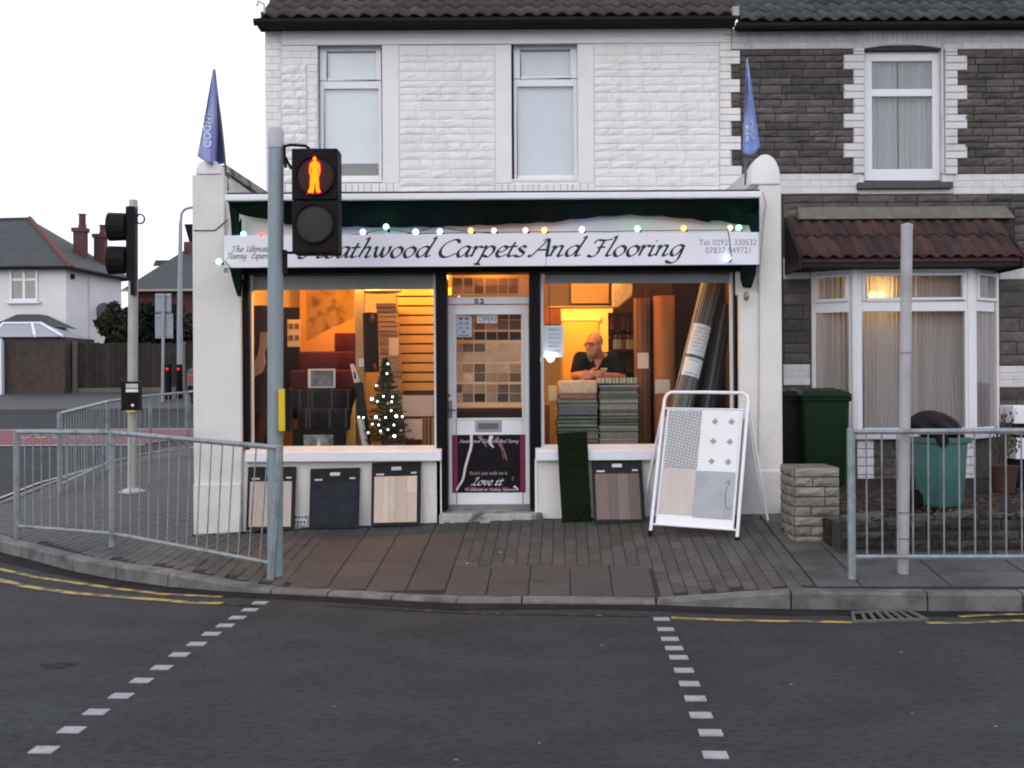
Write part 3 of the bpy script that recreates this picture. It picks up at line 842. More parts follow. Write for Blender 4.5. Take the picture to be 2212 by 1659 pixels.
for pts_, yy in (([(497, 520), (520, 470), (523, 575), (519, 640), (512, 640), (503, 610), (494, 575)], YP-.12),
                 ([(1601, 568), (1636, 560), (1634, 590), (1624, 622), (1606, 620), (1601, 600)], YP-.12),
                 ([(492, 430), (512, 432), (515, 470), (510, 512), (500, 512), (497, 470)], YP-.3),
                 ([(1612, 428), (1641, 424), (1641, 500), (1628, 512), (1618, 480)], YP-.25)):
    pl = [(P(x, y, yy).x, P(x, y, yy).z) for x, y in pts_]
    # make anticlockwise
    ar = sum(pl[i][0]*pl[(i+1) % len(pl)][1]-pl[(i+1) % len(pl)][0]*pl[i][1] for i in range(len(pl)))
    if ar < 0: pl = pl[::-1]
    MB().prism(pl, yy, yy+.05).build('canvas_end', GRN, awn, bevel=.01)
a1 = P(1612, 640, YP-.12); MB().ball(a1, .028, .03, .045).build('arm_end', M('dull_metal', (.22, .22, .21), .5, .2, 12, metal=.5), awn, smooth=True)
for px in (520, 1622):
    MB().tube([P(px, 470, YP-.08), P(px, 515, YP-.1)], .012, 8).build('awning_arm', W_PAINT, awn)

# sign board and lettering
a, b, c, d = R(484, 505, 1638, 575, YS)
SIGNW = M('sign_white', (.70, .71, .77), .35, .04, 3, spec=.5)
INK = M('sign_ink', (.030, .040, .045), .5, .1, 10)
INK2 = M('sign_ink_grey', (.10, .105, .12), .5, .1, 10)
sign = thing('shop_sign', 'long white sign board with black italic lettering over the shop front', 'sign', (0, YS, c))
xj = XX(1181, YS)
MB().box(a, xj-.002, YS, YS+.035, c, d).build('board', SIGNW, sign, bevel=.004)
MB().box(xj+.002, b, YS, YS+.035, c, d).build('board', SIGNW, sign, bevel=.004)
YT = YS-.0015
def word(w, xa, xb, base, xh, mat=INK, nib=.29, thin=.09, yy=YT, par=sign, Y=YS, slant=.2):
    m = MB(); s = Y/F
    script_word(m, w, XX(xa, Y, base), XX(xb, Y, base), ZZ(base, Y, (xa+xb)/2), xh*s, yy, nib, thin, slant)
    return m.build('lettering', mat, par)
word('Heathwood', 655, 930, 556, 22.5); word('Carpets', 944, 1134, 554.5, 22.5)
word('And', 1147, 1254, 553.5, 22.5); word('Flooring', 1272, 1478, 552.5, 22.5)
word('The', 499, 526, 543.5, 7.2, INK2, .32, .15); word('Ultimate', 532, 582, 543, 7.2, INK2, .32, .15)
word('Flooring', 489, 533, 558.5, 7.2, INK2, .32, .15); word('Experience', 542, 604, 558, 7.2, INK2, .32, .15)
for body, xa, xb, ya, yb in (('Tel: 02921 320532', 1510, 1634, 517, 530), ('07837 949721', 1524, 1621, 534, 547)):
    q0, q1, q2, q3 = R(xa, ya, xb, yb, YS); text_mesh(body, q0, q1, q2, q3, YT, 'lettering', M('sign_ink_pale', (.22, .23, .26), .5), sign, bold=0)

# string lights
strl = thing('string_lights', 'string of coloured round bulbs looped along the top of the sign', 'string lights', tuple(P(1060, 500, 9.56)))
BC = {'g': (.25, 1, .6), 'w': (.8, 1, .95), 'b': (.45, .55, 1), 'o': (1, .42, .12), 'p': (1, .5, .42), 'r': (1, .12, .1)}
BULBS = [(473, 565, 'g'), (526, 506, 'g'), (565, 509, 'r'), (784, 501, 'b'), (834, 490, 'g'), (898, 501, 'w'), (950, 500, 'b'), (1017, 498, 'o'), (1067, 498, 'p'),
         (1135, 497, 'p'), (1176, 497, 'o'), (1257, 496, 'b'), (1377, 494, 'g'), (1477, 493, 'o'), (1577, 492, 'p'), (1596, 492, 'g'), (1571, 558, 'b')]
CABLE = M('black_cable', (.015, .015, .016), .6)
for x, y, k in BULBS:
    p = P(x, y, YS-.045 if y > 530 else YS+.02)
    st = {'r': 2.5, 'p': 2.2, 'o': 3}.get(k, 5)
    bo = MB().ball(p, .027, n=14, m=10).build('bulb', emission('bulb_'+k, BC[k], st), strl, smooth=True)
    up = -1 if (x, y) == (834, 490) else 1
    q = p+Vector((.02, 0, .03*(-1))) if up < 0 else p+Vector((.022, .015, -.014))
    MB().tube([p+(q-p)*.7, q+(q-p)*.55], .013, 8).build('bulb_holder', CABLE, strl)
    if k in 'rgbo' and y < 530:
        lamp('bulb_light', p+Vector((0, .05, .01)), .3, BC[k], .03, strl)
xsn = sorted([(x, y) for x, y, k in BULBS if y < 530])
cp = [P(505, 500, YS+.03)]
for (xa, ya), (xb, yb) in zip(xsn, xsn[1:]):
    cp.append(P(xa, ya+4, YS+.03)); cp.append(P((xa+xb)/2, (ya+yb)/2+2+(xb-xa)*.03, YS+.03))
cp.append(P(*xsn[-1], YS+.03))
MB().tube(cp, .0035, 5).build('cable', CABLE, strl)
MB().tube([P(880, 505, YS+.035), P(920, 496, YS+.035), P(945, 488, YS+.035), P(985, 497, YS+.035), P(1060, 504, YS+.035)], .0035, 5).build('cable', CABLE, strl)
MB().tube([P(1572, 492, YS-.004), P(1576, 520, YS-.006), P(1580, 552, YS-.006), P(1575, 556, YS-.04)], .0035, 5).build('cable', CABLE, strl)
MB().tube([P(500, 580, YS-.006), P(484, 562, YS-.006), P(476, 563, YS-.04)], .0035, 5).build('cable', CABLE, strl)
for x, d_ in ((1640, 0),):
    MB().tube([P(1648, 415, YP-.012), P(1655, 440, YP-.012), P(1650, 480, YP-.012), P(1640, 600, YP-.012), P(1639, 800, YP-.012), P(1638, 990, YP-.012)], .006, 5).build('wall_cable', M('cable_grey', (.42, .41, .4), .7), shop)
MB().tube([P(419, 498, YP-.006), P(463, 498, YP-.006), P(493, 475, YP-.006)], .005, 5).build('wall_cable', K_DARK, shop)

# upper storey: wall, smooth bands, stones one by one
XU0, XU1 = XX(573, YU, 200), XX(1580, YU, 200)
zt_u = ZZ(58, YU, 1080)
upper = MB()
W1 = R(686, 92, 826, 396, YU); W2 = R(1105, 85, 1248, 392, YU)
zb_u = 3.2
upper.box(XU0, W1[0], YU, YU+.3, zb_u, zt_u); upper.box(W1[1], W2[0], YU, YU+.3, zb_u, zt_u); upper.box(W2[1], XU1, YU, YU+.3, zb_u, zt_u)
for w in (W1, W2):
    upper.box(w[0], w[1], YU, YU+.3, zb_u, w[2]); upper.box(w[0], w[1], YU, YU+.3, w[3], zt_u)
upper_o = upper.build('upper_wall', GREY_JOINT, shop)
MB().box(XU0+.01, XU0+.25, YU+.3, YU+6, zb_u, zt_u).build('gable_wall', W_RENDER, shop)
WST = with_mat(STONES, W_STONE); WBR = with_mat(BRICKS, W_STONE)
def smooth(xa, ya, xb, yb, d=.012, name='render_band'):
    a, b, c, e = R(xa, ya, xb, yb, YU); MB().box(a, b, YU-d, YU+.01, c, e).build(name, W_SMOOTH, upper_o, bevel=.006)
smooth(609, 58, 1562, 96, .028); smooth(826, 97, 862, 396); smooth(1070, 97, 1105, 396); smooth(1248, 97, 1283, 396)
rs = random.Random(11)
a, b, c, e = R(863, 99, 1069, 401, YU); course(upper_o, WST, 'stone', a, b, c, e, YU, 17, .16, .42, .021, rd=rs, gap=.005)
a, b, c, e = R(1284, 79, 1553, 402, YU); course(upper_o, WST, 'stone', a, b, c, e, YU, 18, .16, .42, .021, rd=rs, gap=.005)
a, b, c, e = R(574, 62, 608, 396, YU); bricks(upper_o, WBR, a, b, c, e, YU, 22, .16, .008, .004, rd=rs)
a, b, c, e = R(609, 97, 686, 140, YU); bricks(upper_o, WBR, a, b, c, e, YU, 3, .24, .008, .004, rd=rs)
a, b, c, e = R(609, 140, 663, 396, YU); course(upper_o, WST, 'stone', a, b, c, e, YU, 14, .14, .26, .036, rd=rs, gap=.005)
a, b, c, e = R(664, 140, 686, 396, YU); bricks(upper_o, WBR, a, b, c, e, YU, 17, .2, .008, .004, rd=rs)
for xa, xb in ((574, 862), (1070, 1283)):
    a, b, c, e = R(xa, 397, xb, 416, YU); x = a
    while x < b-.03:
        w = rs.uniform(.06, .1); inst('brick', rs.choice(WBR), upper_o, (x+w/2, YU, (c+e)/2), (0, 0, 0), (w-.006, .02, e-c-.004)); x += w
for xa, xb in ((863, 1069), (1284, 1553)):
    a, b, c, e = R(xa, 403, xb, 418, YU); course(upper_o, WST, 'stone', a, b, c, e, YU, 1, .3, .6, .03, rd=rs)
# quoins where the two houses meet
q = [(60, 110, 1554, 1578), (110, 140, 1554, 1598), (140, 172, 1554, 1577), (172, 201, 1554, 1598), (201, 234, 1554, 1577), (234, 263, 1554, 1599), (263, 295, 1554, 1577), (295, 325, 1554, 1600), (325, 359, 1554, 1577), (359, 420, 1554, 1602)]
for ya, yb, xa, xb in q:
    a, b, c, e = R(xa, ya, xb, yb, YU); n = 3 if yb-ya > 40 else 2
    for i in range(n): inst('brick', rs.choice(WBR), upper_o, ((a+b)/2, YU, c+(i+.5)*(e-c)/n), (0, 0, 0), (b-a-.004, .03, (e-c)/n-.004))
def upper_window(w, xa, xb, yt, ym, yb, gl_top, gl_low, blind, vent):
    a, b, c, e = w; Yf = YU+.10
    def rr(x0, y0, x1, y1): return R(x0, y0, x1, y1, Yf)
    fr = MB()
    X0, X1, Z0, Z1 = rr(xa, yt, xb, yb)
    t0, t1, t2, t3 = rr(*gl_top); l0, l1, l2, l3 = rr(*gl_low)
    fr.box(X0, t0, Yf, Yf+.06, t2-.03, Z1); fr.box(t1, X1, Yf, Yf+.06, t2-.03, Z1)
    fr.box(t0, t1, Yf, Yf+.06, t3, Z1); fr.box(t0, t1, Yf, Yf+.06, t2-.03, t2)
    fo = fr.build('window', W_UPVC, shop, bevel=.006)
    f2 = MB(); zt2 = t2-.034
    f2.box(X0, l0, Yf+.012, Yf+.06, Z0, zt2); f2.box(l1, X1, Yf+.012, Yf+.06, Z0, zt2)
    f2.box(l0, l1, Yf+.012, Yf+.06, l3, zt2); f2.box(l0, l1, Yf+.012, Yf+.06, Z0, l2)
    f2.build('fixed_frame', W_UPVC, fo, bevel=.005)
    for (g0, g1, g2, g3) in ((t0, t1, t2, t3), (l0, l1, l2, l3)):
        MB().box(g0, g1, Yf+.035, Yf+.041, g2, g3).build('pane', GLASS_UP, fo)
    MB().box((X0+X1)/2-.12, (X0+X1)/2+.12, Yf-.012, Yf+.01, Z1-.035, Z1-.018).build('vent', W_UPVC, fo, bevel=.003)
    # blind and dim room behind
    MB().box(X0+.01, X1-.01, Yf+.075, Yf+.08, l2+(.0 if blind else .16), Z1-.01).build('blind', M('pale_blind', (.70, .74, .77), .8, .05, 4), fo)
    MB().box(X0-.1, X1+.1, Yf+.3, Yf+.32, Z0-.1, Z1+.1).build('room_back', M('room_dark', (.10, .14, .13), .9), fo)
    MB().box(a, b, YU+.005, YU+.1, Z0-.03, Z0-.002).build('sill', W_SMOOTH, fo)
upper_window(W1, 691, 824, 97, 185, 392, (706, 110, 812, 168), (700, 191, 818, 379), False, True)
upper_window(W2, 1110, 1247, 93, 180, 389, (1124, 106, 1232, 164), (1117, 186, 1239, 378), True, True)

# roof tiles and gutters of both houses
def tile_mesh(mat, seed):
    rd_ = random.Random(seed); m = MB(); N = 9
    for k, (s, dz) in enumerate(((0, 0), (.36, .012))):
        for i in range(N+1):
            t = i/N; h = .028*(sin(pi*min(1, t/.62)) if t < .62 else -.35*sin(pi*(t-.62)/.38))
            m.v.append((-.11+.22*t, s, h+.018-dz*0+.0))
    n1 = len(m.v)
    for i in range(N+1):
        v = m.v[i]; m.v.append((v[0], v[1]+.002, v[2]-.018))
    for i in range(N):
        m.f.append((i, i+1, N+1+i+1, N+1+i)); m.f.append((n1+i, n1+i+1, i+1, i))
    me = m.mesh('roof_tile'); me.materials.append(mat)
    for f in me.polygons: f.use_smooth = True
    return me
RT1 = M('tile_brown', (.052, .038, .038), .8, .35, 9, .4, 70, rnd=.3, col2=(.045, .040, .042), c2scale=3)
RT2 = M('tile_green', (.042, .054, .052), .8, .35, 9, .4, 70, rnd=.3, col2=(.035, .040, .042), c2scale=3)
def roof(owner, x0, x1, yE, zE, pitch, rows, mat, depth=4.5, tw=.2, step=.28):
    T = [tile_mesh(mat, s) for s in range(2)]
    c_, s_ = cos(pitch), sin(pitch)
    base = MB(); base.add([(x0, yE+.05, zE-.035), (x1, yE+.05, zE-.035), (x1, yE+depth*c_, zE+depth*s_-.035), (x0, yE+depth*c_, zE+depth*s_-.035)], [(0, 1, 2, 3)])
    ro = base.build('roof', mat, owner)
    n = int((x1-x0)/tw)+1
    for r in range(rows):
        for i in range(n):
            x = x0+(i+.5)*(x1-x0)/n
            o = inst('roof_tile', random.choice(T), ro, (x, yE+r*step*c_, zE+r*step*s_+random.uniform(-.004, .004)), (pitch-.05, random.uniform(-.02, .02), random.uniform(-.015, .015)), ((x1-x0)/n/.21, 1, 1))
    return ro
zE = ZZ(34, YU-.22, 1080)
XE0 = XX(560, YU-.25, 45)
roof1 = roof(shop, XE0+.02, XX(1592, YU-.22, 40), YU-.22, zE, radians(38), 4, RT1)
GUT = M('gutter_black', (.016, .015, .016), .5, .2, 8)
def gutter(owner, x0, x1, y, z):
    m = MB(); prof = [(-.055, 0), (-.05, -.035), (-.03, -.06), (0, -.07), (.03, -.06), (.05, -.035), (.055, 0)]
    for x in (x0, x1):
        for a, b in prof: m.v.append((x, y+a, z+b))
        for a, b in reversed(prof): m.v.append((x, y+a*.85, z+b*.85))
    n = len(prof)*2
    for i in range(n): m.f.append((i, (i+1) % n, (i+1) % n+n, i+n))
    m.f.append(tuple(range(n-1, -1, -1))); m.f.append(tuple(range(n, 2*n)))
    return m.build('gutter', GUT, owner)
gutter(shop, XX(548, YU-.3, 45), XX(1590, YU-.3), YU-.28, ZZ(40, YU-.28, 1080))
a, b, c, e = R(560, 44, 1585, 61, YU-.08); MB().box(a, b, YU-.16, YU+.01, c, e+.02).build('eaves_board', GUT, shop)
MB().box(XU0-.02, XU0+.03, YU-.12, YU+4, zt_u-.02, zt_u+.16).build('verge_board', GUT, shop)
MB().tube([(XE0+.05, YU-.2, zE+.05), (XE0+.05, YU-.2, zE+.16), (XE0-.02, YU-.2, zE+.2), (XE0-.04, YU-.2, zE+.14)], .014, 6).build('roof_bracket', M('pale_metal', (.5, .5, .5), .5), shop)
# lead and sparrow-stained mortar at the junction of the roofs
MB().box(XX(1586, YU-.2), XX(1600, YU-.2), YU-.24, YU+2, zE-.02, zE+.09).build('lead_flashing', M('lead', (.30, .31, .33), .6, .3, 10), shop)

# door and number bar
def shop_door():
    Y = YD
    a, b, c, e = R(968, 659, 1143, 1096, Y); g = R(985, 679, 1128, 903, Y)
    m = MB()
    m.box(a, g[0], Y, Y+.045, c, e); m.box(g[1], b, Y, Y+.045, c, e); m.box(g[0], g[1], Y, Y+.045, g[3], e); m.box(g[0], g[1], Y, Y+.045, c, g[2])
    d = m.build('door', W_PAINT, shop, bevel=.004)
    for q in (R(982, 676, 985, 906, Y), R(1128, 676, 1131, 906, Y)):
        MB().box(q[0], q[1], Y-.012, Y+.002, q[2], q[3]).build('glazing_bead', W_PAINT, d)
    for q in (R(985, 676, 1128, 679, Y), R(985, 903, 1128, 906, Y)):
        MB().box(q[0], q[1], Y-.012, Y+.002, q[2], q[3]).build('glazing_bead', W_PAINT, d)
    pane(985, 679, 1128, 903, Y+.02, d)
    q = R(1027, 908, 1083, 932, Y)
    MB().box(q[0], q[1], Y-.014, Y+.002, q[2], q[3]).build('letter_box', M('letter_metal', (.28, .29, .31), .35, .15, 20, metal=.7), d, bevel=.004)
    q2 = R(1033, 914, 1077, 927, Y); MB().box(q2[0], q2[1], Y-.018, Y-.013, q2[2], q2[3]).build('letter_flap', M('letter_flap', (.12, .12, .13), .4, .15, 20, metal=.7), d, bevel=.003)
    q = R(968, 865, 977, 902, Y); MB().box(q[0], q[1], Y-.012, Y+.002, q[2], q[3]).build('lock_plate', M('lock_metal', (.22, .21, .2), .4, .15, 20, metal=.7), d, bevel=.003)
    MB().tube([P(972, 885, Y-.012), P(972, 885, Y-.05), P(984, 886, Y-.055)], .009, 8).build('door_handle', MATS['lock_metal'], d)
    MB().lathe(P(971, 854, Y), [(.013, 0), (.013, .014), (.006, .02)], 12, axis='y').build('lock', MATS['lock_metal'], d)
    # dark lower panel seen through the foot of the glass
    return d
door = shop_door()
q = R(968, 642, 1143, 657, YD); nb = MB().box(q[0], q[1], YD-.03, YD+.06, q[2], q[3]).build('transom_bar', W_PAINT, shop, bevel=.004)
for ch, xa, xb in (('5', 1024, 1034), ('2', 1036, 1046)):
    t = R(xa, 645, xb, 656, YD-.03); text_mesh(ch, t[0], t[1], t[2], t[3], YD-.0315, 'door_number', INK, nb, bold=.035)
q = R(968, 585, 1141, 642, YD+.03); pane(968, 585, 1141, 642, YD+.03)
MB().box(R(948, 1098, 1172, 1128, YP-.05)[0], R(948, 1098, 1172, 1128, YP-.05)[1], YP-.06, YD+.1, zp(-.2, 9.9)-.2, ZZ(1100, YD, 1060)-.002).build('door_step', M('step_stone', (.34, .34, .32), .8, .3, 8, .4, 60, col2=(.1, .1, .09), c2scale=9, c2pos=(.52, .62)), shop, bevel=.02)
q = R(967, 1089, 1144, 1101, YD); MB().box(q[0], q[1], YD-.02, YD+.06, q[2]-.01, q[3]).build('threshold', M('threshold_metal', (.2, .2, .21), .4, .2, 10, metal=.6), shop)

# door poster
po = thing('door_poster', 'black poster with crimson side strips on the lower door, reading Love it', 'poster', tuple(P(1056, 1060, YD)))
a, b, c, e = R(977, 939, 1135, 1064, YD-.002)
YQ = YD-.004
MB().box(a, b, YQ, YQ+.003, c, e).build('sheet', M('poster_black', (.012, .010, .013), .35, .3, 20), po)
for xa, xb in ((978, 988), (1124, 1134)):
    q = R(xa, 940, xb, 1063, YQ); MB().box(q[0], q[1], YQ-.0012, YQ-.0002, q[2], q[3]).build('side_strip', M('poster_crimson', (.20, .008, .055), .4, .25, 12), po)
PW = M('poster_white', (.62, .57, .58), .5, .2, 30); PP = M('poster_pink', (.20, .10, .11), .5, .4, 22); PR = M('poster_rose', (.10, .02, .03), .5, .4, 25)
def ribbon(px, w, mat, yy):
    L = crom(px, 6); m = MB()
    for i, p in enumerate(L):
        t = (L[min(i+1, len(L)-1)]-L[max(i-1, 0)]).normalized(); n_ = Vector((-t.y, t.x))*(w[0]+(w[1]-w[0])*i/(len(L)-1))/2
        A, B = P(p.x+n_.x, p.y+n_.y, yy), P(p.x-n_.x, p.y-n_.y, yy); m.v += [tuple(A), tuple(B)]
    for i in range(len(L)-1): m.f.append((2*i, 2*i+1, 2*i+3, 2*i+2))
    return m.build('print', mat, po)
ribbon([(1018, 939.5), (1018, 962), (1012, 985), (1005, 1010), (1000, 1035), (990, 1052), (986, 1060)], (6, 4), PW, YQ-.0014)
ribbon([(1035, 941), (1045, 955), (1052, 966)], (9, 2), PP, YQ-.0013); ribbon([(1062, 941), (1058, 955), (1066, 967)], (9, 3), PW, YQ-.0013)
ribbon([(1072, 945), (1085, 968), (1096, 995)], (10, 2), PP, YQ-.0012); ribbon([(1085, 972), (1089, 992)], (6, 5), PR, YQ-.00125)
ribbon([(1110, 1050), (1120, 1058)], (5, 3), PW, YQ-.0014); ribbon([(1107, 1038), (1109, 1030)], (2, 3), PP, YQ-.0013)
ribbon([(1010, 1053), (1040, 1056), (1100, 1054)], (5, 4), PR, YQ-.0011)
YR = YQ-.002
for w, xa, xb, base, xh, nib, thin in (('Heathwood', 993, 1037, 956, 4.0, .26, .13), ('Carpets', 1042, 1074, 956, 4.0, .26, .13), ('And', 1078, 1093, 956, 4.0, .26, .13), ('Flooring', 1096, 1120, 956, 4.0, .26, .13),
                           ('Love', 1018, 1064, 1048, 10, .30, .10), ('it', 1070, 1086, 1048, 10, .30, .10),
                           ('The', 1003, 1013, 1060, 3.4, .26, .13), ('Ultimate', 1015, 1043, 1060, 3.4, .26, .13), ('in', 1046, 1053, 1060, 3.4, .26, .13), ('Flooring', 1056, 1082, 1060, 3.4, .26, .13), ('Experience', 1085, 1120, 1060, 3.4, .26, .13)):
    word(w, xa, xb, base, xh, PW, nib, thin, YR, po, YR)
t = R(1015, 1018, 1096, 1028, YR); text_mesh("Don't just walk on it", t[0], t[1], t[2], t[3], YR, 'lettering', M('poster_grey', (.3, .27, .28), .5), po)

# cards in the door glass
def card(name, label, cat, xa, ya, xb, yb, Y, col, lines=None, ink=None):
    t_ = thing(name, label, cat, tuple(P((xa+xb)/2, yb, Y)))
    a, b, c, e = R(xa, ya, xb, yb, Y)
    MB().box(a, b, Y, Y+.002, c, e).build('sheet', col, t_)
    for body, x0, x1, y0, y1 in lines or []:
        q = R(x0, y0, x1, y1, Y); text_mesh(body, q[0], q[1], q[2], q[3], Y-.001, 'lettering', ink, t_)
    return t_
PAPER = M('paper_white', (.66, .68, .74), .8, .05, 12); INKG = M('print_grey', (.22, .24, .32), .7); PAPERB = M('paper_blue', (.50, .55, .62), .7, .06, 10)
card('open_card', 'small white card reading OPEN inside the door glass', 'card', 1030, 681, 1074, 698, YD+.030, PAPER, [('OPEN', 1033, 1071, 684, 695)], INKG)
cc = card('payment_card', 'pale blue card of payment logos in the corner of the door glass', 'card', 986, 681, 1019, 728, YD+.030, PAPERB)
for i, (x, y, w, h, col) in enumerate(((991, 686, 9, 5, (.3, .05, .08)), (1004, 686, 9, 5, (.12, .1, .22)), (991, 696, 9, 5, (.25, .3, .45)), (1004, 696, 9, 5, (.25, .3, .45)), (991, 705, 9, 6, (.3, .35, .45)), (1005, 705, 8, 6, (.3, .35, .4)), (998, 714, 8, 6, (.3, .3, .4)), (990, 723, 24, 2.5, (.2, .22, .28)))):
    q = R(x, y, x+w, y+h, YD+.030); MB().box(q[0], q[1], YD+.0275, YD+.0295, q[2], q[3]).build('logo', M('logo_%d' % i, col, .7), cc)
# ================================================================== neighbouring terraced house
DK = M('dark_stone', (.078, .072, .066), .85, .3, 9, .6, 45, rnd=.28, col2=(.11, .10, .09), c2scale=3.2, c2pos=(.45, .7))
DKJ = M('dark_mortar', (.050, .047, .044), .9, .25, 12, .3, 60)
QW = M('white_quoin_paint', (.60, .59, .60), .75, .1, 5, .25, 60, rnd=.05, col2=(.45, .44, .44), c2scale=4, c2pos=(.58, .75))
QWJ = M('quoin_joint', (.47, .46, .46), .85, .1, 8); DST = with_mat(STONES, DK); QBR = with_mat(BRICKS, QW)
nb_h = thing('terraced_house', 'dark stone terraced house with white brick quoins beside the shop', 'house', (4.2, 12.6, .4))
rn = random.Random(23)
NX0, NX1 = XX(1580, YU, 300), XX(2330, YU, 300)
WN = R(1865, 108, 2039, 392, YU)
w = MB(); ztn = ZZ(60, YU, 1900)
BW = (XX(1751, YU, 750), XX(2156, YU, 750)); zb0 = ZZ(937, YU, 1960); zb1 = ZZ(560, YU, 1960)
w.box(NX0, WN[0], YU+.002, YU+.3, zb1, ztn); w.box(WN[1], NX1, YU+.002, YU+.3, zb1, ztn)
w.box(WN[0], WN[1], YU+.002, YU+.3, zb1, WN[2]); w.box(WN[0], WN[1], YU+.002, YU+.3, WN[3], ztn)
w.box(XX(1690, YU), BW[0], YU+.002, YU+.3, .1, zb1); w.box(BW[1], NX1, YU+.002, YU+.3, .1, zb1)
nwall = w.build('wall', DKJ, nb_h)
def st(xa, ya, xb, yb, rows, wmin=.2, wmax=.42, d=.035):
    a, b, c, e = R(xa, ya, xb, yb, YU); course(nwall, DST, 'stone', a, b, c, e, YU, rows, wmin, wmax, d, rd=rn, gap=.011)
def qb(xa, ya, xb, yb, rows, bw=.22, d=.012, sh=0):
    a, b, c, e = R(xa, ya, xb, yb, YU); MB().box(a, b, YU-d*.62, YU+.01, c, e).build('painted_joint', QWJ, nwall); bricks(nwall, QBR, a, b, c, e, YU, rows, bw, d, rd=rn, shift=sh)
qb(1580, 62, 1866, 106, 3, .23); qb(2038, 62, 2330, 106, 3, .23)
# flat-arch bricks over the upper window
a, b, c, e = R(1842, 62, 2062, 108, YU)
MB().box(XX(1862, YU), XX(2042, YU), YU-.012, YU+.01, ZZ(99, YU, 1950), e).build('painted_joint', QWJ, nwall)
for xa_, xb_ in ((1856, 1868), (2037, 2060)): MB().box(XX(xa_, YU), XX(xb_, YU), YU-.016, YU+.05, ZZ(395, YU, 1950), ZZ(376, YU, 1950)).build('painted_joint', QW, nwall)
for xa_, xb_ in ((1863, 1868), (2037, 2041)): MB().box(XX(xa_, YU), XX(xb_, YU), YU-.016, YU+.06, ZZ(378, YU, 1950), ZZ(64, YU, 1950)).build('painted_joint', QW, nwall)
for i in range(16):
    t = (i+.5)/16; xx = XX(1867, YU)+(XX(2037, YU)-XX(1867, YU))*t; zz0 = ZZ(108, YU, 1950)+.045*sin(pi*t)+.012
    inst('brick', rn.choice(QBR), nwall, (xx, YU-.004, (zz0+e)/2), (0, (t-.5)*.25, 0), (.056, .024, e-zz0-.004))
st(1600, 108, 1842, 373, 17); st(2060, 108, 2330, 376, 17)
st(1580, 141, 1600, 171, 2, .1, .2); st(1580, 202, 1600, 233, 2, .1, .2); st(1580, 264, 1600, 294, 2, .1, .2); st(1580, 326, 1600, 358, 2, .1, .2)
L = [(106, 120, 0), (120, 152, 1), (152, 184, 0), (184, 215, 1), (215, 247, 0), (247, 278, 1), (278, 311, 0), (311, 342, 1), (342, 376, 0)]
for ya, yb, k in L:
    qb(1821 if k else 1842, ya, 1865, yb, 2, .5, .045); qb(2039, ya+2, 2087 if k else 2066, yb+2, 2, .5, .045)
qb(1600, 376, 1856, 419, 3, .24); qb(2058, 376, 2330, 419, 3, .24); qb(1856, 408, 2058, 419, 1, .24)
st(1692, 421, 2330, 452, 2, .2, .5); st(1692, 452, 1728, 555, 6, .15, .3); st(2190, 452, 2330, 555, 6)
qb(1692, 557, 1750, 603, 3, .2); qb(2158, 557, 2330, 603, 3, .22)
st(1692, 604, 1750, 786, 7, .15, .4); st(2158, 604, 2330, 789, 7)
qb(1692, 787, 1750, 832, 3, .2); qb(2158, 790, 2330, 836, 3, .22)
st(1692, 833, 1750, 1040, 8, .15, .4); st(2158, 837, 2330, 1040, 8)
# upper window
Yf = YU+.07
fr = MB(); X0, X1, Z0, Z1 = R(1866, 113, 2038, 390, Yf)
t = R(1883, 132, 2014, 192, Yf); l = R(1883, 208, 2014, 365, Yf)
fr.box(X0, t[0], Yf, Yf+.06, Z0, Z1-.02); fr.box(t[1], X1, Yf, Yf+.06, Z0, Z1-.02); fr.box(t[0], t[1], Yf, Yf+.06, t[3], Z1-.02); fr.box(t[0], t[1], Yf, Yf+.06, l[3], t[2]); fr.box(t[0], t[1], Yf, Yf+.06, Z0, l[2])
nw = fr.build('window', W_UPVC, nb_h, bevel=.006)
for q in (t, l): MB().box(q[0], q[1], Yf+.03, Yf+.036, q[2], q[3]).build('pane', GLASS_UP, nw)
def curtain(x0, x1, z0, z1, y, name, mat, par, waves=14, amp=.018, rdm=rn):
    m = MB(); N = waves*6; ph = [0]*(N+1); am = [rdm.uniform(.25, 1.4) for _ in range(waves+2)]; q0 = [rdm.uniform(-1.6, 1.6) for _ in range(waves+2)]
    for i in range(N+1):
        tt = i/N; g_ = tt*waves; k_ = int(g_); f_ = g_-k_; a_ = am[k_]*(1-f_)+am[k_+1]*f_; p_ = q0[k_]*(1-f_)+q0[k_+1]*f_; yy = y+amp*a_*sin(2*pi*g_+p_)
        m.v += [(x0+(x1-x0)*tt, yy, z0), (x0+(x1-x0)*tt, yy*1+.0, z1)]
    for i in range(N): m.f.append((2*i, 2*i+2, 2*i+3, 2*i+1))
    return m.build(name, mat, par, smooth=True)
CW = cloth_net('white_net', (.72, .74, .74), .12)
xm_ = X0+(X1-X0)*.46
curtain(X0+.02, xm_-.006, Z0+.03, Z1-.04, Yf+.1, 'net_curtain', CW, nw, 6, .02); curtain(xm_+.008, X1-.02, Z0+.03, Z1-.04, Yf+.1, 'net_curtain', CW, nw, 7, .02)
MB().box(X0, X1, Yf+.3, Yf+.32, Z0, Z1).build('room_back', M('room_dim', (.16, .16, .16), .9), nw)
MB().prism([(X0, Z1-.03), (X1, Z1-.03), (X1, Z1+.02), ((X0+X1)/2, Z1+.08), (X0, Z1+.02)], Yf+.01, Yf+.05).build('arch_infill', W_UPVC, nw)
a, b, c, e = R(1854, 393, 2059, 407, YU-.08); MB().box(a, b, YU-.09, YU+.07, c, e).build('stone_sill', M('sill_grey', (.075, .078, .075), .8, .2, 8, .3, 60), nb_h, bevel=.008)
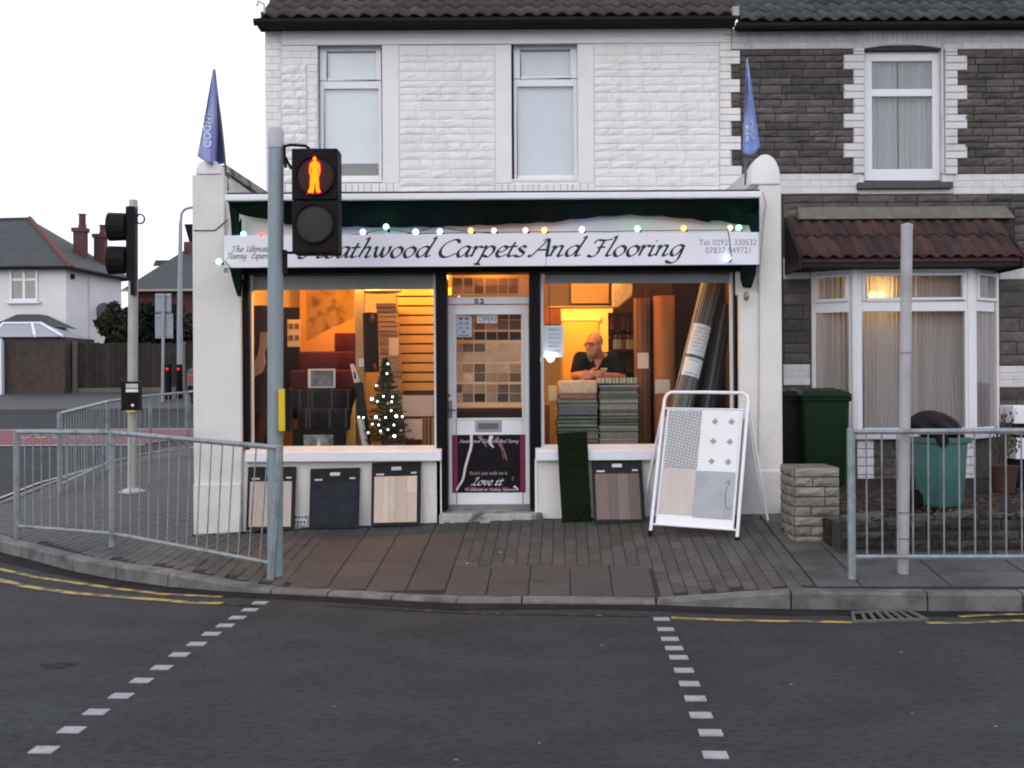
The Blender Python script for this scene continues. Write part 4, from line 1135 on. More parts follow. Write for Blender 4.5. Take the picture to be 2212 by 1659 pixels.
# roof edge
zE2 = ZZ(42, YU-.22, 1900)
roof(nb_h, XX(1600, YU-.22, 45), NX1+.3, YU-.22, zE2, radians(38), 4, RT2)
gutter(nb_h, XX(1588, YU-.3, 50), NX1, YU-.28, ZZ(50, YU-.28, 1900)); a, b, c, e = R(1592, 52, 2330, 62, YU-.08); MB().box(a, b, YU-.16, YU+.01, c, e+.03).build('eaves_board', GUT, nb_h)
# bay window
YB = 12.32
xf0, xf1 = XX(1848, YB, 750), XX(2097, YB, 750); xb0, xb1 = BW
bay = thing('bay_window', 'white bay window with drawn cream curtains and a lamp glowing behind', 'window', ((xf0+xf1)/2, YB, .4))
z_t, z_b, z_tr0, z_tr1 = ZZ(580, YB, 1960), ZZ(937, YB, 1960), ZZ(673, YB, 1960), ZZ(656, YB, 1960)
corner = [Vector((xb0, YU, 0)), Vector((xf0, YB, 0)), Vector((xf1, YB, 0)), Vector((xb1, YU, 0))]
def bay_pane(A, B, n0, n1, tw, tag_):
    d = (B-A); Ln = d.length; d.normalize(); nrm_ = Vector((d.y, -d.x, 0))
    def bx(u0, u1, z0, z1, dep=.06, off=0):
        return [tuple(A+d*u0+nrm_*(dep*.5+off)+Vector((0, 0, z0))), tuple(A+d*u1+nrm_*(dep*.5+off)+Vector((0, 0, z0))), tuple(A+d*u1+nrm_*(-dep*.5+off)+Vector((0, 0, z0))), tuple(A+d*u0+nrm_*(-dep*.5+off)+Vector((0, 0, z0))),
                tuple(A+d*u0+nrm_*(dep*.5+off)+Vector((0, 0, z1))), tuple(A+d*u1+nrm_*(dep*.5+off)+Vector((0, 0, z1))), tuple(A+d*u1+nrm_*(-dep*.5+off)+Vector((0, 0, z1))), tuple(A+d*u0+nrm_*(-dep*.5+off)+Vector((0, 0, z1)))]
    fm = MB()
    fm.hexa(bx(n0, n0+tw, z_b, z_t)); fm.hexa(bx(Ln-n1-tw, Ln-n1, z_b, z_t))
    fm.hexa(bx(n0+tw, Ln-n1-tw, z_t-.05, z_t)); fm.hexa(bx(n0+tw, Ln-n1-tw, z_b, z_b+.07)); fm.hexa(bx(n0+tw, Ln-n1-tw, z_tr0, z_tr1+.03))
    fo_ = fm.build('frame', W_UPVC, bay, bevel=.006)
    sa = MB(); e_ = .035     # opening sash in the top light, standing proud
    z0, z1 = z_tr1+.035, z_t-.055
    for h in ((n0+tw, n0+tw+e_, z0, z1), (Ln-n1-tw-e_, Ln-n1-tw, z0, z1), (n0+tw+e_, Ln-n1-tw-e_, z1-e_, z1), (n0+tw+e_, Ln-n1-tw-e_, z0, z0+e_)):
        sa.hexa(bx(*h, .05, .03))
    sa.build('sash', W_UPVC, fo_, bevel=.005)
    MB().hexa(bx(n0+tw+e_, Ln-n1-tw-e_, z0+e_, z1-e_, .006)).build('pane', GLASS_UP if tag_ else GLASS, fo_)
    MB().hexa(bx(n0+tw, Ln-n1-tw, z_b+.07, z_tr0, .006)).build('pane', GLASS_UP if tag_ else GLASS, fo_)
bay_pane(corner[0], corner[1], .02, .02, .05, 0); bay_pane(corner[1], corner[2], .03, .03, .045, 0); bay_pane(corner[2], corner[3], .02, .02, .05, 1)
for p in corner[1:3]: MB().lathe((p.x, p.y, z_b), [(.065, 0), (.065, z_t-z_b)], 8).build('corner_post', W_UPVC, bay)
m = MB(); pl = [(xb0-.03, YU), (xf0-.02, YB-.1), (xf1+.02, YB-.1), (xb1+.03, YU)]
m.add([(x, y, z_b-.06) for x, y in pl]+[(x, y, z_b) for x, y in pl], [(3, 2, 1, 0), (4, 5, 6, 7)]+[(i, (i+1) % 4, (i+1) % 4+4, i+4) for i in range(4)])
m.build('sill', M('bay_sill', (.5, .5, .52), .6, .15, 6), bay, bevel=.008)
CC = cloth_net('cream_curtain', (.66, .60, .60), .08)
curtain(xf0+.0, xf1-.0, z_b+.02, z_t-.02, YB+.16, 'curtain', CC, bay, 30, .016)
curtain(xb0+.06, xf0+.05, z_b+.02, z_t-.02, YB+.20, 'curtain', CC, bay, 8, .014)
curtain(xf1-.05, xb1-.06, z_b+.02, z_t-.02, YB+.20, 'curtain', CC, bay, 8, .014)
# room behind with a lit standard lamp
lx = P(1893, 637, 12.66)
rm = MB(); rm.add([(xb0, 14.6, .6), (xb1, 14.6, .6), (xb1, 14.6, 3.1), (xb0, 14.6, 3.1)], [(0, 1, 2, 3)])
rm.add([(xb0, YU+.3, .6), (xb0, 14.6, .6), (xb0, 14.6, 3.1), (xb0, YU+.3, 3.1)], [(0, 1, 2, 3)]); rm.add([(xb1, 14.6, .6), (xb1, YU+.3, .6), (xb1, YU+.3, 3.1), (xb1, 14.6, 3.1)], [(0, 1, 2, 3)])
rm.add([(xb0, YU+.3, 3.1), (xb0, 14.6, 3.1), (xb1, 14.6, 3.1), (xb1, YU+.3, 3.1)], [(0, 1, 2, 3)]); rm.build('room_wall', M('room_cream', (.45, .38, .28), .9), bay)
rl = thing('room_lamp', 'glowing lamp seen through the curtain of the bay window', 'lamp', tuple(lx))
for dx_ in (-.045, .055): MB().ball(lx+Vector((dx_, 0, 0)), .045, n=14, m=10).build('lamp_bulb', emission('lamp_glow', (1, .62, .16), 40), rl, smooth=True)
MB().tube([lx+Vector((.005, .02, -.05)), Vector((lx.x, lx.y+.02, .62))], .012, 8).build('lamp_stand', K_DARK, rl)
lamp('lamp_light', lx+Vector((.0, .10, .02)), 5, (1, .55, .2), .08, rl)
# bay roof: cement fillet and two rows of red tiles
YF = 11.98
br = bay
za, zb_ = ZZ(471, YU, 1960), ZZ(556, YF, 1960)
sl = Vector((0, YF-YU, zb_-za)); pit = atan2(za-zb_, YU-YF)
RT3 = M('tile_red', (.056, .028, .027), .8, .3, 9, .4, 70, rnd=.25, col2=(.032, .022, .022), c2scale=3)
roof3 = MB(); X0, X1 = XX(1728, YU, 500), XX(2200, YU, 500); X0f, X1f = XX(1731, YF, 540), XX(2205, YF, 540)
X0, X1 = X0f, X1f
roof3.hexa([(X0, YF, zb_-.05), (X1, YF, zb_-.05), (X1, YU, za-.05), (X0, YU, za-.05), (X0, YF, zb_-.02), (X1, YF, zb_-.02), (X1, YU, za-.02), (X0, YU, za-.02)])
r3 = roof3.build('bay_roof', RT3, bay)
T3 = [tile_mesh(RT3, 3), tile_mesh(RT3, 4)]; n = 16; ln = sl.length
for r in range(2):
    for i in range(n):
        t_ = r*.5
        inst('roof_tile', random.choice(T3), r3, (X0+(i+.5)*(X1-X0)/n, YF-.02+(YU-YF)*t_, zb_+(za-zb_)*t_+.004*r), (pit-.04, random.uniform(-.02, .02), 0), ((X1-X0)/n/.21, ln*.5/.34, 1))
a, b, c, e = R(1724, 447, 2186, 474, YU-.06)
m = MB(); m.hexa([(a, YU-.14, c), (b, YU-.14, c), (b, YU, c), (a, YU, c), (a, YU-.04, e), (b-.06, YU-.04, e), (b-.06, YU, e+.02), (a, YU, e+.02)])
m.build('cement_fillet', M('cement', (.15, .14, .12), .9, .3, 6, .5, 40), bay)
a, b, c, e = R(1731, 557, 2205, 580, YF+.05); MB().box(a, b, YF+.02, YU, c+.02, e).build('fascia', M('fascia_brown', (.028, .022, .022), .6, .2, 8), bay)
for xs_ in (X0-.035, X1+.005):
    m = MB(); q_ = [(YF-.03, zb_-.13), (YU, zb_-.13), (YU, za+.03), (YF-.03, zb_+.03)]
    m.add([(xs_, y, z) for y, z in q_]+[(xs_+.03, y, z) for y, z in q_], [(0, 1, 2, 3), (7, 6, 5, 4)]+[(i, i+4, (i+1) % 4+4, (i+1) % 4) for i in range(4)]); m.build('barge_board', MATS['fascia_brown'], bay)
# masonry under the bay
ub = MB(); pl = [(xb0, YU), (xf0, YB), (xf1, YB), (xb1, YU)]
ub.add([(x, y, .1) for x, y in pl]+[(x, y, z_b-.06) for x, y in pl], [(4, 5, 6, 7)]+[(i, (i+1) % 4, (i+1) % 4+4, i+4) for i in range(4)])
ubo = ub.build('bay_base', DKJ, bay)
course(ubo, DST, 'stone', xf0+.12, xf1-.12, .3, z_b-.07, YB, 6, .2, .5, .03, rd=rn)
for xx in (xf0, xf1-.12): bricks(ubo, QBR, xx, xx+.14 if xx > 4.5 else xx+.2, .3, z_b-.07, YB-.002, 6, .2, .035, rd=rn)

# ------------------------------------------------------------------ forecourt with its low wall, pier, bins
zf = .46
YW = ground_hit(1990, 1191).y
fc = MB(); fc.box(2.6, 9, YW+.2, YU, .2, zf); struct(fc.build('forecourt', M('forecourt_soil', (.030, .026, .022), .95, .5, 12, .6, 50, col2=(.055, .042, .034), c2scale=7)))
pier = thing('brick_pier', 'short pier of pale yellow bricks at the end of the garden wall', 'pier', (2.9, 9.7, .25))
PB = M('yellow_brick', (.235, .22, .19), .85, .22, 12, .5, 60, rnd=.2, col2=(.13, .125, .105), c2scale=6, c2pos=(.46, .66))
PBR = with_mat(STONES, PB)
YPI = ground_hit(1765, 1167).y
a, b, c, e = R(1716, 1009, 1813, 1168, YPI); zpi = zp(2.8, YPI)-.05
MB().box(a+.004, b-.004, YPI+.004, YPI+.42, zpi-.1, e-.004).build('core', M('pier_mortar', (.10, .095, .085), .9, .3, 12), pier)
h = (e-zpi)/8
rows = [[0, 1], [0, .4, 1], [0, .67, 1], [0, .67, 1], [0, .36, 1], [0, .68, 1], [0, .36, 1], [0, .67, 1]]
for r, cut in enumerate(reversed(rows)):
    for u0, u1 in zip(cut, cut[1:]):
        inst('brick', rn.choice(PBR), pier, (a+(b-a)*(u0+u1)/2, YPI+.004, zpi+(r+.5)*h), (0, rn.uniform(-.02, .02), 0), ((b-a)*(u1-u0)-.010, .034, h-.013))
    for k in range(2):
        y0 = YPI+.0+k*.2
        inst('brick', rn.choice(PBR), pier, (a+.004, y0+.115, zpi+(r+.5)*h), (0, 0, -pi/2), (.19, .03, h-.012))
gw = thing('garden_wall', 'low tumbledown dark stone wall edging the forecourt behind the right railing', 'wall', (4.5, 9.75, .3))
gx0, gx1 = XX(1814, YW, 1150), 6.2
MB().box(gx0, gx1, YW, YW+.28, .0, zf+.01).build('core', DKJ, gw)
GWS = with_mat(STONES, M('garden_stone', (.034, .031, .029), .9, .4, 9, .6, 45, rnd=.35, col2=(.055, .05, .045), c2scale=4))
course(gw, GWS, 'stone', gx0, gx1, .17, zf+.03, YW, 4, .18, .45, .05, rd=rn, gap=.012)
cop = with_mat(STONES, M('wall_cope', (.055, .052, .048), .9, .3, 9, .5, 50, rnd=.3))
x = gx0+.05
while x < gx1:
    w_ = rn.uniform(.15, .35); inst('cope_stone', rn.choice(cop), gw, (x+w_/2, YW+.16, zf+.03), (rn.uniform(-.2, .2), rn.uniform(-.15, .15), rn.uniform(-.2, .2)), (w_, .16, rn.uniform(.05, .09))); x += w_+rn.uniform(.02, .25)
MB().box(XR1+.02, a-.0, YPI+.25, YPI+.42, zpi-.1, ZZ(1040, YPI, 1700)).build('return_stub', DK, gw)

lm_ = MB(); rlf = random.Random(17)
for i in range(900):
    x = rlf.uniform(2.75, 5.9); y = YW+rlf.random()**1.6*2.2+.02; z = zf+.035+rlf.uniform(0, .025); s = rlf.uniform(.012, .035); a_ = rlf.uniform(0, 6.3); t2 = rlf.uniform(-.5, .5)
    u = Vector((cos(a_), sin(a_), t2*.6))*s; v = Vector((-sin(a_), cos(a_), rlf.uniform(-.6, .6)))*s*.6; p = Vector((x, y, z)); lm_.add([p-u, p+v, p+u, p-v], [(0, 1, 2, 3)])
lfo = lm_.build('fallen_leaves', M('dead_leaf', (.075, .045, .03), .9, .6, 14, col2=(.04, .035, .022), c2scale=6)); lfo['kind'] = 'stuff'; lfo['label'] = 'dead brown leaves scattered over the forecourt'; lfo['category'] = 'leaves'
def wheelie(name, label, x, y, w, d, h, col, bag=None, z0=zf, lid=True, rz=0):
    t_ = thing(name, label, 'wheelie bin', (x, y, z0)); t_.rotation_euler.z = rz
    body = MB(); k = .82
    body.hexa([(x-w/2*k, y-d/2*k, z0+.03), (x+w/2*k, y-d/2*k, z0+.03), (x+w/2*k, y+d/2*k, z0+.03), (x-w/2*k, y+d/2*k, z0+.03),
               (x-w/2, y-d/2, z0+h), (x+w/2, y-d/2, z0+h), (x+w/2, y+d/2, z0+h), (x-w/2, y+d/2, z0+h)])
    body.build('body', col, t_, bevel=.03, seg=3, smooth=True)
    rim = MB().box(x-w/2-.015, x+w/2+.015, y-d/2-.015, y+d/2+.015, z0+h-.05, z0+h); rim.build('rim', col, t_, bevel=.008)
    if lid:
        lm = MB(); lm.hexa([(x-w/2-.03, y-d/2-.035, z0+h+.002), (x+w/2+.03, y-d/2-.035, z0+h+.002), (x+w/2+.03, y+d/2+.04, z0+h+.002), (x-w/2-.03, y+d/2+.04, z0+h+.002),
                            (x-w/2+.01, y-d/2+.02, z0+h+.055), (x+w/2-.01, y-d/2+.02, z0+h+.055), (x+w/2-.01, y+d/2, z0+h+.09), (x-w/2+.01, y+d/2, z0+h+.09)])
        lm.build('lid', col, t_, bevel=.015, seg=3, smooth=True)
        MB().tube([(x-w/2+.05, y+d/2+.06, z0+h-.02), (x+w/2-.05, y+d/2+.06, z0+h-.02)], .015, 8).build('handle', col, t_)
    for s in (-1, 1): MB().lathe((x+s*(w/2*.8), y+d/2*.85, z0+.09), [(.09, -.02), (.09, .02)], 14, axis='x').build('wheel', K_DARK, t_)
    return t_
BG = M('bin_green', (.0075, .024, .0115), .5, .15, 6, spec=.4); BK = M('bin_black', (.014, .012, .014), .5, .15, 6); BT = M('bin_teal', (.038, .125, .115), .5, .2, 5, spec=.4, col2=(.045, .105, .110), c2scale=4)
wheelie('wheelie_bin', 'dark green wheelie bin with closed lid behind the brick pier', XX(1769, 11.3), 11.3, .50, .55, ZZ(846, 11.3, 1769)-zf-.05, BG)
wheelie('wheelie_bin', 'black wheelie bin half hidden behind the right pilaster', XX(1694, 11.5), 11.5, .36, .5, ZZ(846, 11.5, 1700)-zf-.05, BK)
tb = wheelie('wheelie_bin', 'teal bin overflowing with a black rubbish sack behind the right railing', XX(2030, 9.15), 9.15, .34, .34, ZZ(944, 9.15, 2030)-zf-.01, BT, z0=zf+.01, lid=False, rz=.42)
sk = thing('rubbish_sack', 'bulging black rubbish sack stuffed into the teal bin', 'rubbish sack', tuple(P(2025, 944, 9.35)))
bm = bmesh.new(); bmesh.ops.create_icosphere(bm, subdivisions=4, radius=1)
rb = random.Random(5); ph = [(rb.uniform(2, 5), rb.uniform(2, 5), rb.uniform(0, 6), rb.uniform(-3, 3)) for _ in range(7)]
cs = P(2022, 924, 9.15)
for v in bm.verts:
    d_ = 1+sum(.035*sin(a*v.co.x+b*v.co.z*1.3+c_+d2*v.co.y) for a, b, c_, d2 in ph)
    x_ = v.co.x*.228*d_; z_ = v.co.z*.15*d_+(-.04*v.co.x); v.co = (cs.x+x_, cs.y+v.co.y*.2*d_, cs.z+z_)
me = bpy.data.meshes.new('bag'); bm.to_mesh(me); bm.free(); me.materials.append(M('sack_black', (.012, .012, .013), .32, .2, 8, .5, 25, spec=.5))
for f in me.polygons: f.use_smooth = True
link(bpy.data.objects.new('bag', me), sk)
tl = [P(2012, 935, 8.90), P(2030, 965, 8.90), P(2040, 968, 8.90), P(2050, 955, 8.90), P(2045, 935, 8.90)]
MB().prism([(p.x, p.z) for p in tl][::1], 8.88, 8.91).build('bag_tail', MATS['sack_black'], sk, bevel=.008)
# odds and ends at the right edge
pot = thing('planter', 'dark plant pot with a withered plant at the right edge of the forecourt', 'plant', tuple(P(2168, 1060, 10.6)))
pp = P(2168, 1060, 10.6); pp.z = zf
MB().lathe(pp, [(.10, 0), (.14, .26), (.15, .28), (.12, .27)], 16).build('pot', M('pot_brown', (.06, .03, .026), .8, .2, 10), pot, smooth=True)
sm = MB(); rb = random.Random(9)
for i in range(34):
    a_ = rb.uniform(0, 2*pi); r_ = rb.uniform(.03, .13); h_ = rb.uniform(.3, .62)
    sm.tube([pp+Vector((0, 0, .26)), pp+Vector((r_*.5*cos(a_), r_*.5*sin(a_), .26+h_*.6)), pp+Vector((r_*cos(a_), r_*sin(a_), .26+h_))], [.006, .004, .002], 4)
    for k in range(4):
        q = pp+Vector((r_*cos(a_), r_*sin(a_), .26+h_*rb.uniform(.4, 1)))+Vector((rb.uniform(-.04, .04), rb.uniform(-.04, .04), 0)); s_ = rb.uniform(.015, .035)
        sm.add([q, q+Vector((s_, 0, -s_)), q+Vector((s_*.4, s_*.3, -2*s_))], [(0, 1, 2)])
sm.build('withered_stems', M('withered', (.07, .055, .042), .9, .4, 20), pot)
wc = thing('storage_box', 'white plastic box with dark gaps cut off by the right edge of the picture', 'box', tuple(P(2205, 1000, 10.7)))
for k, (ya, yb, xa) in enumerate(((876, 915, 2189), (926, 938, 2191), (946, 992, 2194))):
    a, b, c, e = R(xa, ya, 2290, yb, 10.7); MB().box(a, b, 10.7, 11.0, c, e).build('panel', W_UPVC, wc, bevel=.008)
a, b, c, e = R(2196, 880, 2280, 1075, 10.75); MB().box(a, b, 10.75, 10.98, zf, e).build('carcass', K_DARK, wc)

# ================================================================== railings
RAIL = M('galvanised_rail', (.225, .262, .28), .5, .3, 14, .1, 60, metal=.15, spec=.5, col2=(.13, .135, .13), c2scale=5, c2pos=(.52, .72))
def railing(name, label, pts_, step=.11, height=1.07, lean_last=0.0, bars=True, r_post=.03, first_gap=0, bottom=.12):
    t_ = thing(name, label, 'railing', (pts_[0].x, pts_[0].y, zp(pts_[0].x, pts_[0].y)), 'pedestrian guard railings')
    P3 = [Vector((p.x, p.y, zp(p.x, p.y))) for p in pts_]
    for i, p in enumerate(P3):
        top = p+Vector((lean_last if i == len(P3)-1 else 0, 0, height))
        MB().tube([p-Vector((0, 0, .1)), top], r_post, 6).build('post', RAIL, t_)
    for i in range(len(P3)-1):
        a_, b_ = P3[i], P3[i+1]; d_ = (b_-a_); L_ = Vector((d_.x, d_.y)).length; u_ = d_.normalized()
        la = Vector((lean_last if i == len(P3)-2 else 0, 0, 0))
        ta, tb_ = a_+Vector((0, 0, height-.02)), b_+Vector((0, 0, height-.02))+la
        ba, bb = a_+Vector((0, 0, bottom)), b_+Vector((0, 0, bottom))+la*.15
        MB().tube([ta, tb_], .024, 6).build('top_rail', RAIL, t_); MB().tube([ba, bb], .018, 6).build('bottom_rail', RAIL, t_)
        n = int(L_/step)
        for k in range(1, n):
            f = k/n; MB().tube([ba.lerp(bb, f), ta.lerp(tb_, f)], .0065, 5, cap=False).build('baluster', RAIL, t_)
    return t_
ra = [ground_hit(37, 1163), ground_hit(243, 1181), ground_hit(582, 1249)]
railing('guard_railing', 'grey pedestrian railing curving round the kerb in front of the left signal pole', ra, .125, 1.06, .09)
s0, s1, s2, s3, s4 = [ground_hit(*p) for p in ((129, 1066), (234, 1015), (325, 994), (404, 985), (440, 975))]
railing('guard_railing', 'grey pedestrian railing along the side street beyond the left corner', [s0, s1, s2, s3, s4], .12, 1.1)
r0 = ground_hit(1840, 1250); r1 = Vector((r0.x+1.78, r0.y-.09, 0)); r2 = Vector((r1.x+1.8, r1.y-.1, 0))
railing('guard_railing', 'grey pedestrian railing beside the bare pole on the right', [r0, r1, r2], .111, 1.10, 0, bottom=.16)

# bare pole on the right
b0 = ground_hit(1950, 1238)
pl_ = thing('bare_pole', 'plain pale grey metal pole standing behind the right railing', 'pole', tuple(b0))
tp = P(1959, 486, b0.y)
MB().tube([b0-Vector((0, 0, .1)), tp], .041, 20).build('shaft', M('pole_paint', (.37, .37, .385), .5, .1, 5, .1, 60, col2=(.31, .31, .31), c2scale=3), pl_, smooth=True)
MB().lathe(tp, [(.043, -.03), (.043, .004), (.02, .012), (0, .013)], 20).build('cap', MATS['pole_paint'], pl_)
for y_ in (762, 1107, 1163):
    q_ = b0.lerp(tp, (1238-y_)/(1238-486)); MB().lathe(q_, [(.0435, -.006), (.0435, .006)], 18).build('clamp_band', M('band_metal', (.25, .24, .23), .5, .2, 20, metal=.5), pl_)

# ================================================================== pedestrian signal on the near pole
pb = ground_hit(590, 1241)
sig = thing('pedestrian_signal', 'pedestrian crossing signal showing a red standing man on a grey pole', 'traffic signal', tuple(pb))
PG = M('signal_pole', (.205, .262, .28), .45, .12, 5, .08, 60, spec=.5, col2=(.20, .25, .265), c2scale=2.5)
Yp = pb.y
pt = P(596, 318, Yp); pbt = Vector((P(594, 1241, Yp).x, Yp, pb.z-.1))
MB().tube([pbt, pt], .062, 24).build('pole', PG, sig, smooth=True)
ptc = P(596, 275, Yp)
MB().lathe((pt.x, Yp, pt.z-.01), [(.066, 0), (.064, ptc.z-pt.z-.02), (.05, ptc.z-pt.z+.005), (0, ptc.z-pt.z+.012)], 24).build('pole_cap', M('cap_mauve', (.40, .39, .43), .5, .1, 6), sig, smooth=True)
a, b, c, e = R(630, 320, 730, 547, Yp-.1); hy = Yp-.10
HB = M('signal_black', (.011, .010, .011), .55, .2, 10, .15, 60)
zm = ZZ(432, hy, 680)
for z0, z1 in ((zm+.002, e), (c, zm-.002)):
    hd = MB().box(a, b, hy, hy+.2, z0, z1).build('housing', HB, sig, bevel=.012)
def disc(x, y, r, yy, name, mat, par, n=36, dep=.02):
    p_ = P(x, y, yy); return MB().lathe((p_.x, yy, p_.z), [(r, -dep), (r, 0), (0, .001)], n, axis='y').build(name, mat, par)
for (x, y, k) in ((681, 380, 0), (679, 483, 1)):
    p_ = P(x, y, hy); rr_ = 41*hy/F
    vis = MB(); n = 36
    for i in range(n):
        a_ = 2*pi*i/n
        dep = .03
        for rad, yy in ((rr_+.006, hy+.002), (rr_+.008, hy-dep), (rr_-.002, hy-dep), (rr_-.002, hy+.002)):
            vis.v.append((p_.x+rad*cos(a_), yy, p_.z+rad*sin(a_)))
    for i in range(n):
        j = (i+1) % n
        for q_ in range(3): vis.f.append((i*4+q_, j*4+q_, j*4+q_+1, i*4+q_+1))
    vis.build('visor', HB, sig)
    if k: MB().lathe((p_.x, hy-.004, p_.z), [(rr_-.004, 0), (rr_*.7, .006), (0, .010)], 36, axis='y').build('lens', M('lens_dark', (.035, .038, .034), .35, .1, 8, .2, 200, voro=True), sig, smooth=True)
    else: MB().lathe((p_.x, hy-.004, p_.z), [(rr_-.004, 0), (rr_*.7, .003), (0, .005)], 36, axis='y').build('lens', M('lens_red_dark', (.032, .012, .016), .35, .1, 8), sig, smooth=True)
# the standing man, cut as one glowing figure
RM = emission('red_man', (1.0, .20, .008), 3.0); RM2 = emission('red_halo', (1.0, .012, .02), 1.6)
man_px = [(672, 419), (663, 419), (664, 414), (668, 408), (669, 388), (670, 383), (667, 378), (667, 364), (669, 356), (674, 352), (677, 351), (675, 347), (676, 343), (679.5, 341), (683, 343), (684, 347), (682, 351),
          (686, 352), (691, 356), (693, 364), (693, 372), (691, 380), (689, 385), (690, 408), (693, 414), (694, 418), (684, 418.5), (680.5, 396), (677, 419)]
def fig(poly, yy, name, mat, grow=0):
    q_ = [P(680+(x-680)*.86, y-3, yy) for x, y in poly]
    if grow:
        cx_ = sum(p.x for p in q_)/len(q_); cz_ = sum(p.z for p in q_)/len(q_)
        q_ = [Vector((p.x+(p.x-cx_)*grow, yy, p.z+(p.z-cz_)*grow*.45)) for p in q_]
    m_ = MB(); m_.prism([(p.x, p.z) for p in q_][::-1], yy, yy+.002)
    ar = sum(q_[i].x*q_[(i+1) % len(q_)].z-q_[(i+1) % len(q_)].x*q_[i].z for i in range(len(q_)))
    return m_.build(name, mat, sig)
fig(man_px, hy-.0165, 'red_man', RM); fig(man_px, hy-.0135, 'red_man_edge', RM2, .22)
for sx_ in (-1, 1):
    q_ = [P(680+sx_*a_, b_-3, hy-.019) for a_, b_ in ((6.2, 364), (7.6, 364), (8.2, 376), (6.6, 380))]
    MB().prism([(p.x, p.z) for p in (q_[::-1] if sx_ > 0 else q_)], hy-.019, hy-.0175).build('red_man_gap', MATS['lens_red_dark'], sig)
lamp('signal_glow', P(680, 378, hy-.045), .25, (1, .1, .05), .03, sig)
for pts_ in ([(612, 316), (628, 313), (660, 315), (668, 321)], [(614, 316), (615, 345), (617, 362)], [(617, 340), (622, 352), (630, 365)], [(612, 552), (618, 546), (634, 546)]):
    MB().tube([P(x, y, Yp-.03) for x, y in pts_], .012, 8).build('bracket', HB, sig)
a, b, c, e = R(610, 540, 619, 590, Yp); MB().box(a, b, Yp-.02, Yp+.04, c, e).build('bracket_strap', HB, sig)
# push-button unit seen edge on
a, b, c, e = R(606, 841, 620, 931, Yp-.06); MB().box(a, b, Yp-.14, Yp+.0, c, e).build('button_box', M('push_yellow', (.62, .44, .012), .45, .08, 6), sig, bevel=.006)
a, b, c, e = R(620.5, 840, 629, 932, Yp-.06); MB().box(a, b, Yp-.13, Yp+.01, c, e).build('button_panel', HB, sig, bevel=.006)
# signal on the far corner, seen from the side
fb = ground_hit(286, 1064)
fs = thing('traffic_signal', 'black two-lamp traffic signal seen side-on, on a grey pole behind the railing', 'traffic signal', tuple(fb))
Yq = fb.y; PG2 = M('far_pole', (.36, .37, .34), .5, .12, 5, .08, 60)
MB().tube([Vector((fb.x, Yq, fb.z-.1)), Vector((P(288, 445, Yq).x, Yq, P(288, 445, Yq).z))], .062, 18).build('pole', PG2, fs, smooth=True)
q_ = P(288, 432, Yq); MB().lathe((q_.x, Yq, q_.z-.1), [(.055, 0), (.052, .1), (0, .105)], 16).build('pole_cap', MATS['cap_mauve'], fs)
MB().lathe((fb.x, Yq, fb.z), [(.16, 0), (.16, .02), (.09, .05), (.07, .06)], 18).build('base_plate', M('base_pale', (.4, .41, .4), .7), fs)
a, b, c, e = R(273, 446, 301, 605, Yq-.1); MB().box(a, b-.05, Yq-.13, Yq-.02, c, e).build('housing', HB, fs, bevel=.01)
a, b, c, e = R(284, 600, 293, 638, Yq-.1); MB().box(a, b, Yq-.14, Yq-.05, c, e).build('lower_bracket', HB, fs)
for ya, yb in ((459, 521), (531, 593)):
    a, b, c, e = R(236, ya, 275, yb, Yq-.05)
    m = MB(); n = 14
    for i in range(n):
        t_ = 2*pi*i/n; rr_ = (e-c)/2; zc = (c+e)/2
        m.v += [(a, Yq-.05+rr_*.8*cos(t_), zc+rr_*sin(t_)), (b, Yq-.05+rr_*.8*cos(t_), zc+rr_*.95*sin(t_))]
    for i in range(n): j = (i+1) % n; m.f.append((2*i, 2*i+1, 2*j+1, 2*j))
    m.f.append(tuple(2*i+1 for i in range(n)))
    m.build('visor', HB, fs)
rg = MB(); c_ = P(303, 473, Yq-.05)
rg.tube([c_+Vector((.055*cos(2*pi*i/14), 0, .06*sin(2*pi*i/14))) for i in range(15)], .011, 6); rg.build('cable_ring', HB, fs)
a, b, c, e = R(266, 824, 304, 886, Yq-.12); bxo = MB().box(a, b, Yq-.2, Yq-.06, c, e).build('button_box', HB, fs, bevel=.01)
for ya, yb, mt in ((829, 838, M('label_pale', (.45, .47, .45), .6)), (840, 847, M('label_white', (.7, .7, .7), .6))):
    q_ = R(272, ya, 298, yb, Yq-.202); MB().box(q_[0], q_[1], Yq-.203, Yq-.199, q_[2], q_[3]).build('label_plate', mt, bxo)
q_ = P(287, 876, Yq-.2); MB().lathe((q_.x, Yq-.2, q_.z), [(.02, 0), (.018, .012), (0, .014)], 12, axis='y').build('button', M('steel_button', (.6, .6, .6), .3, .1, 10, metal=.7), bxo)
q_ = R(277, 884, 296, 890, Yq-.12); MB().box(q_[0], q_[1], Yq-.19, Yq-.07, q_[2], q_[3]).build('yellow_foot', MATS['push_yellow'], bxo)

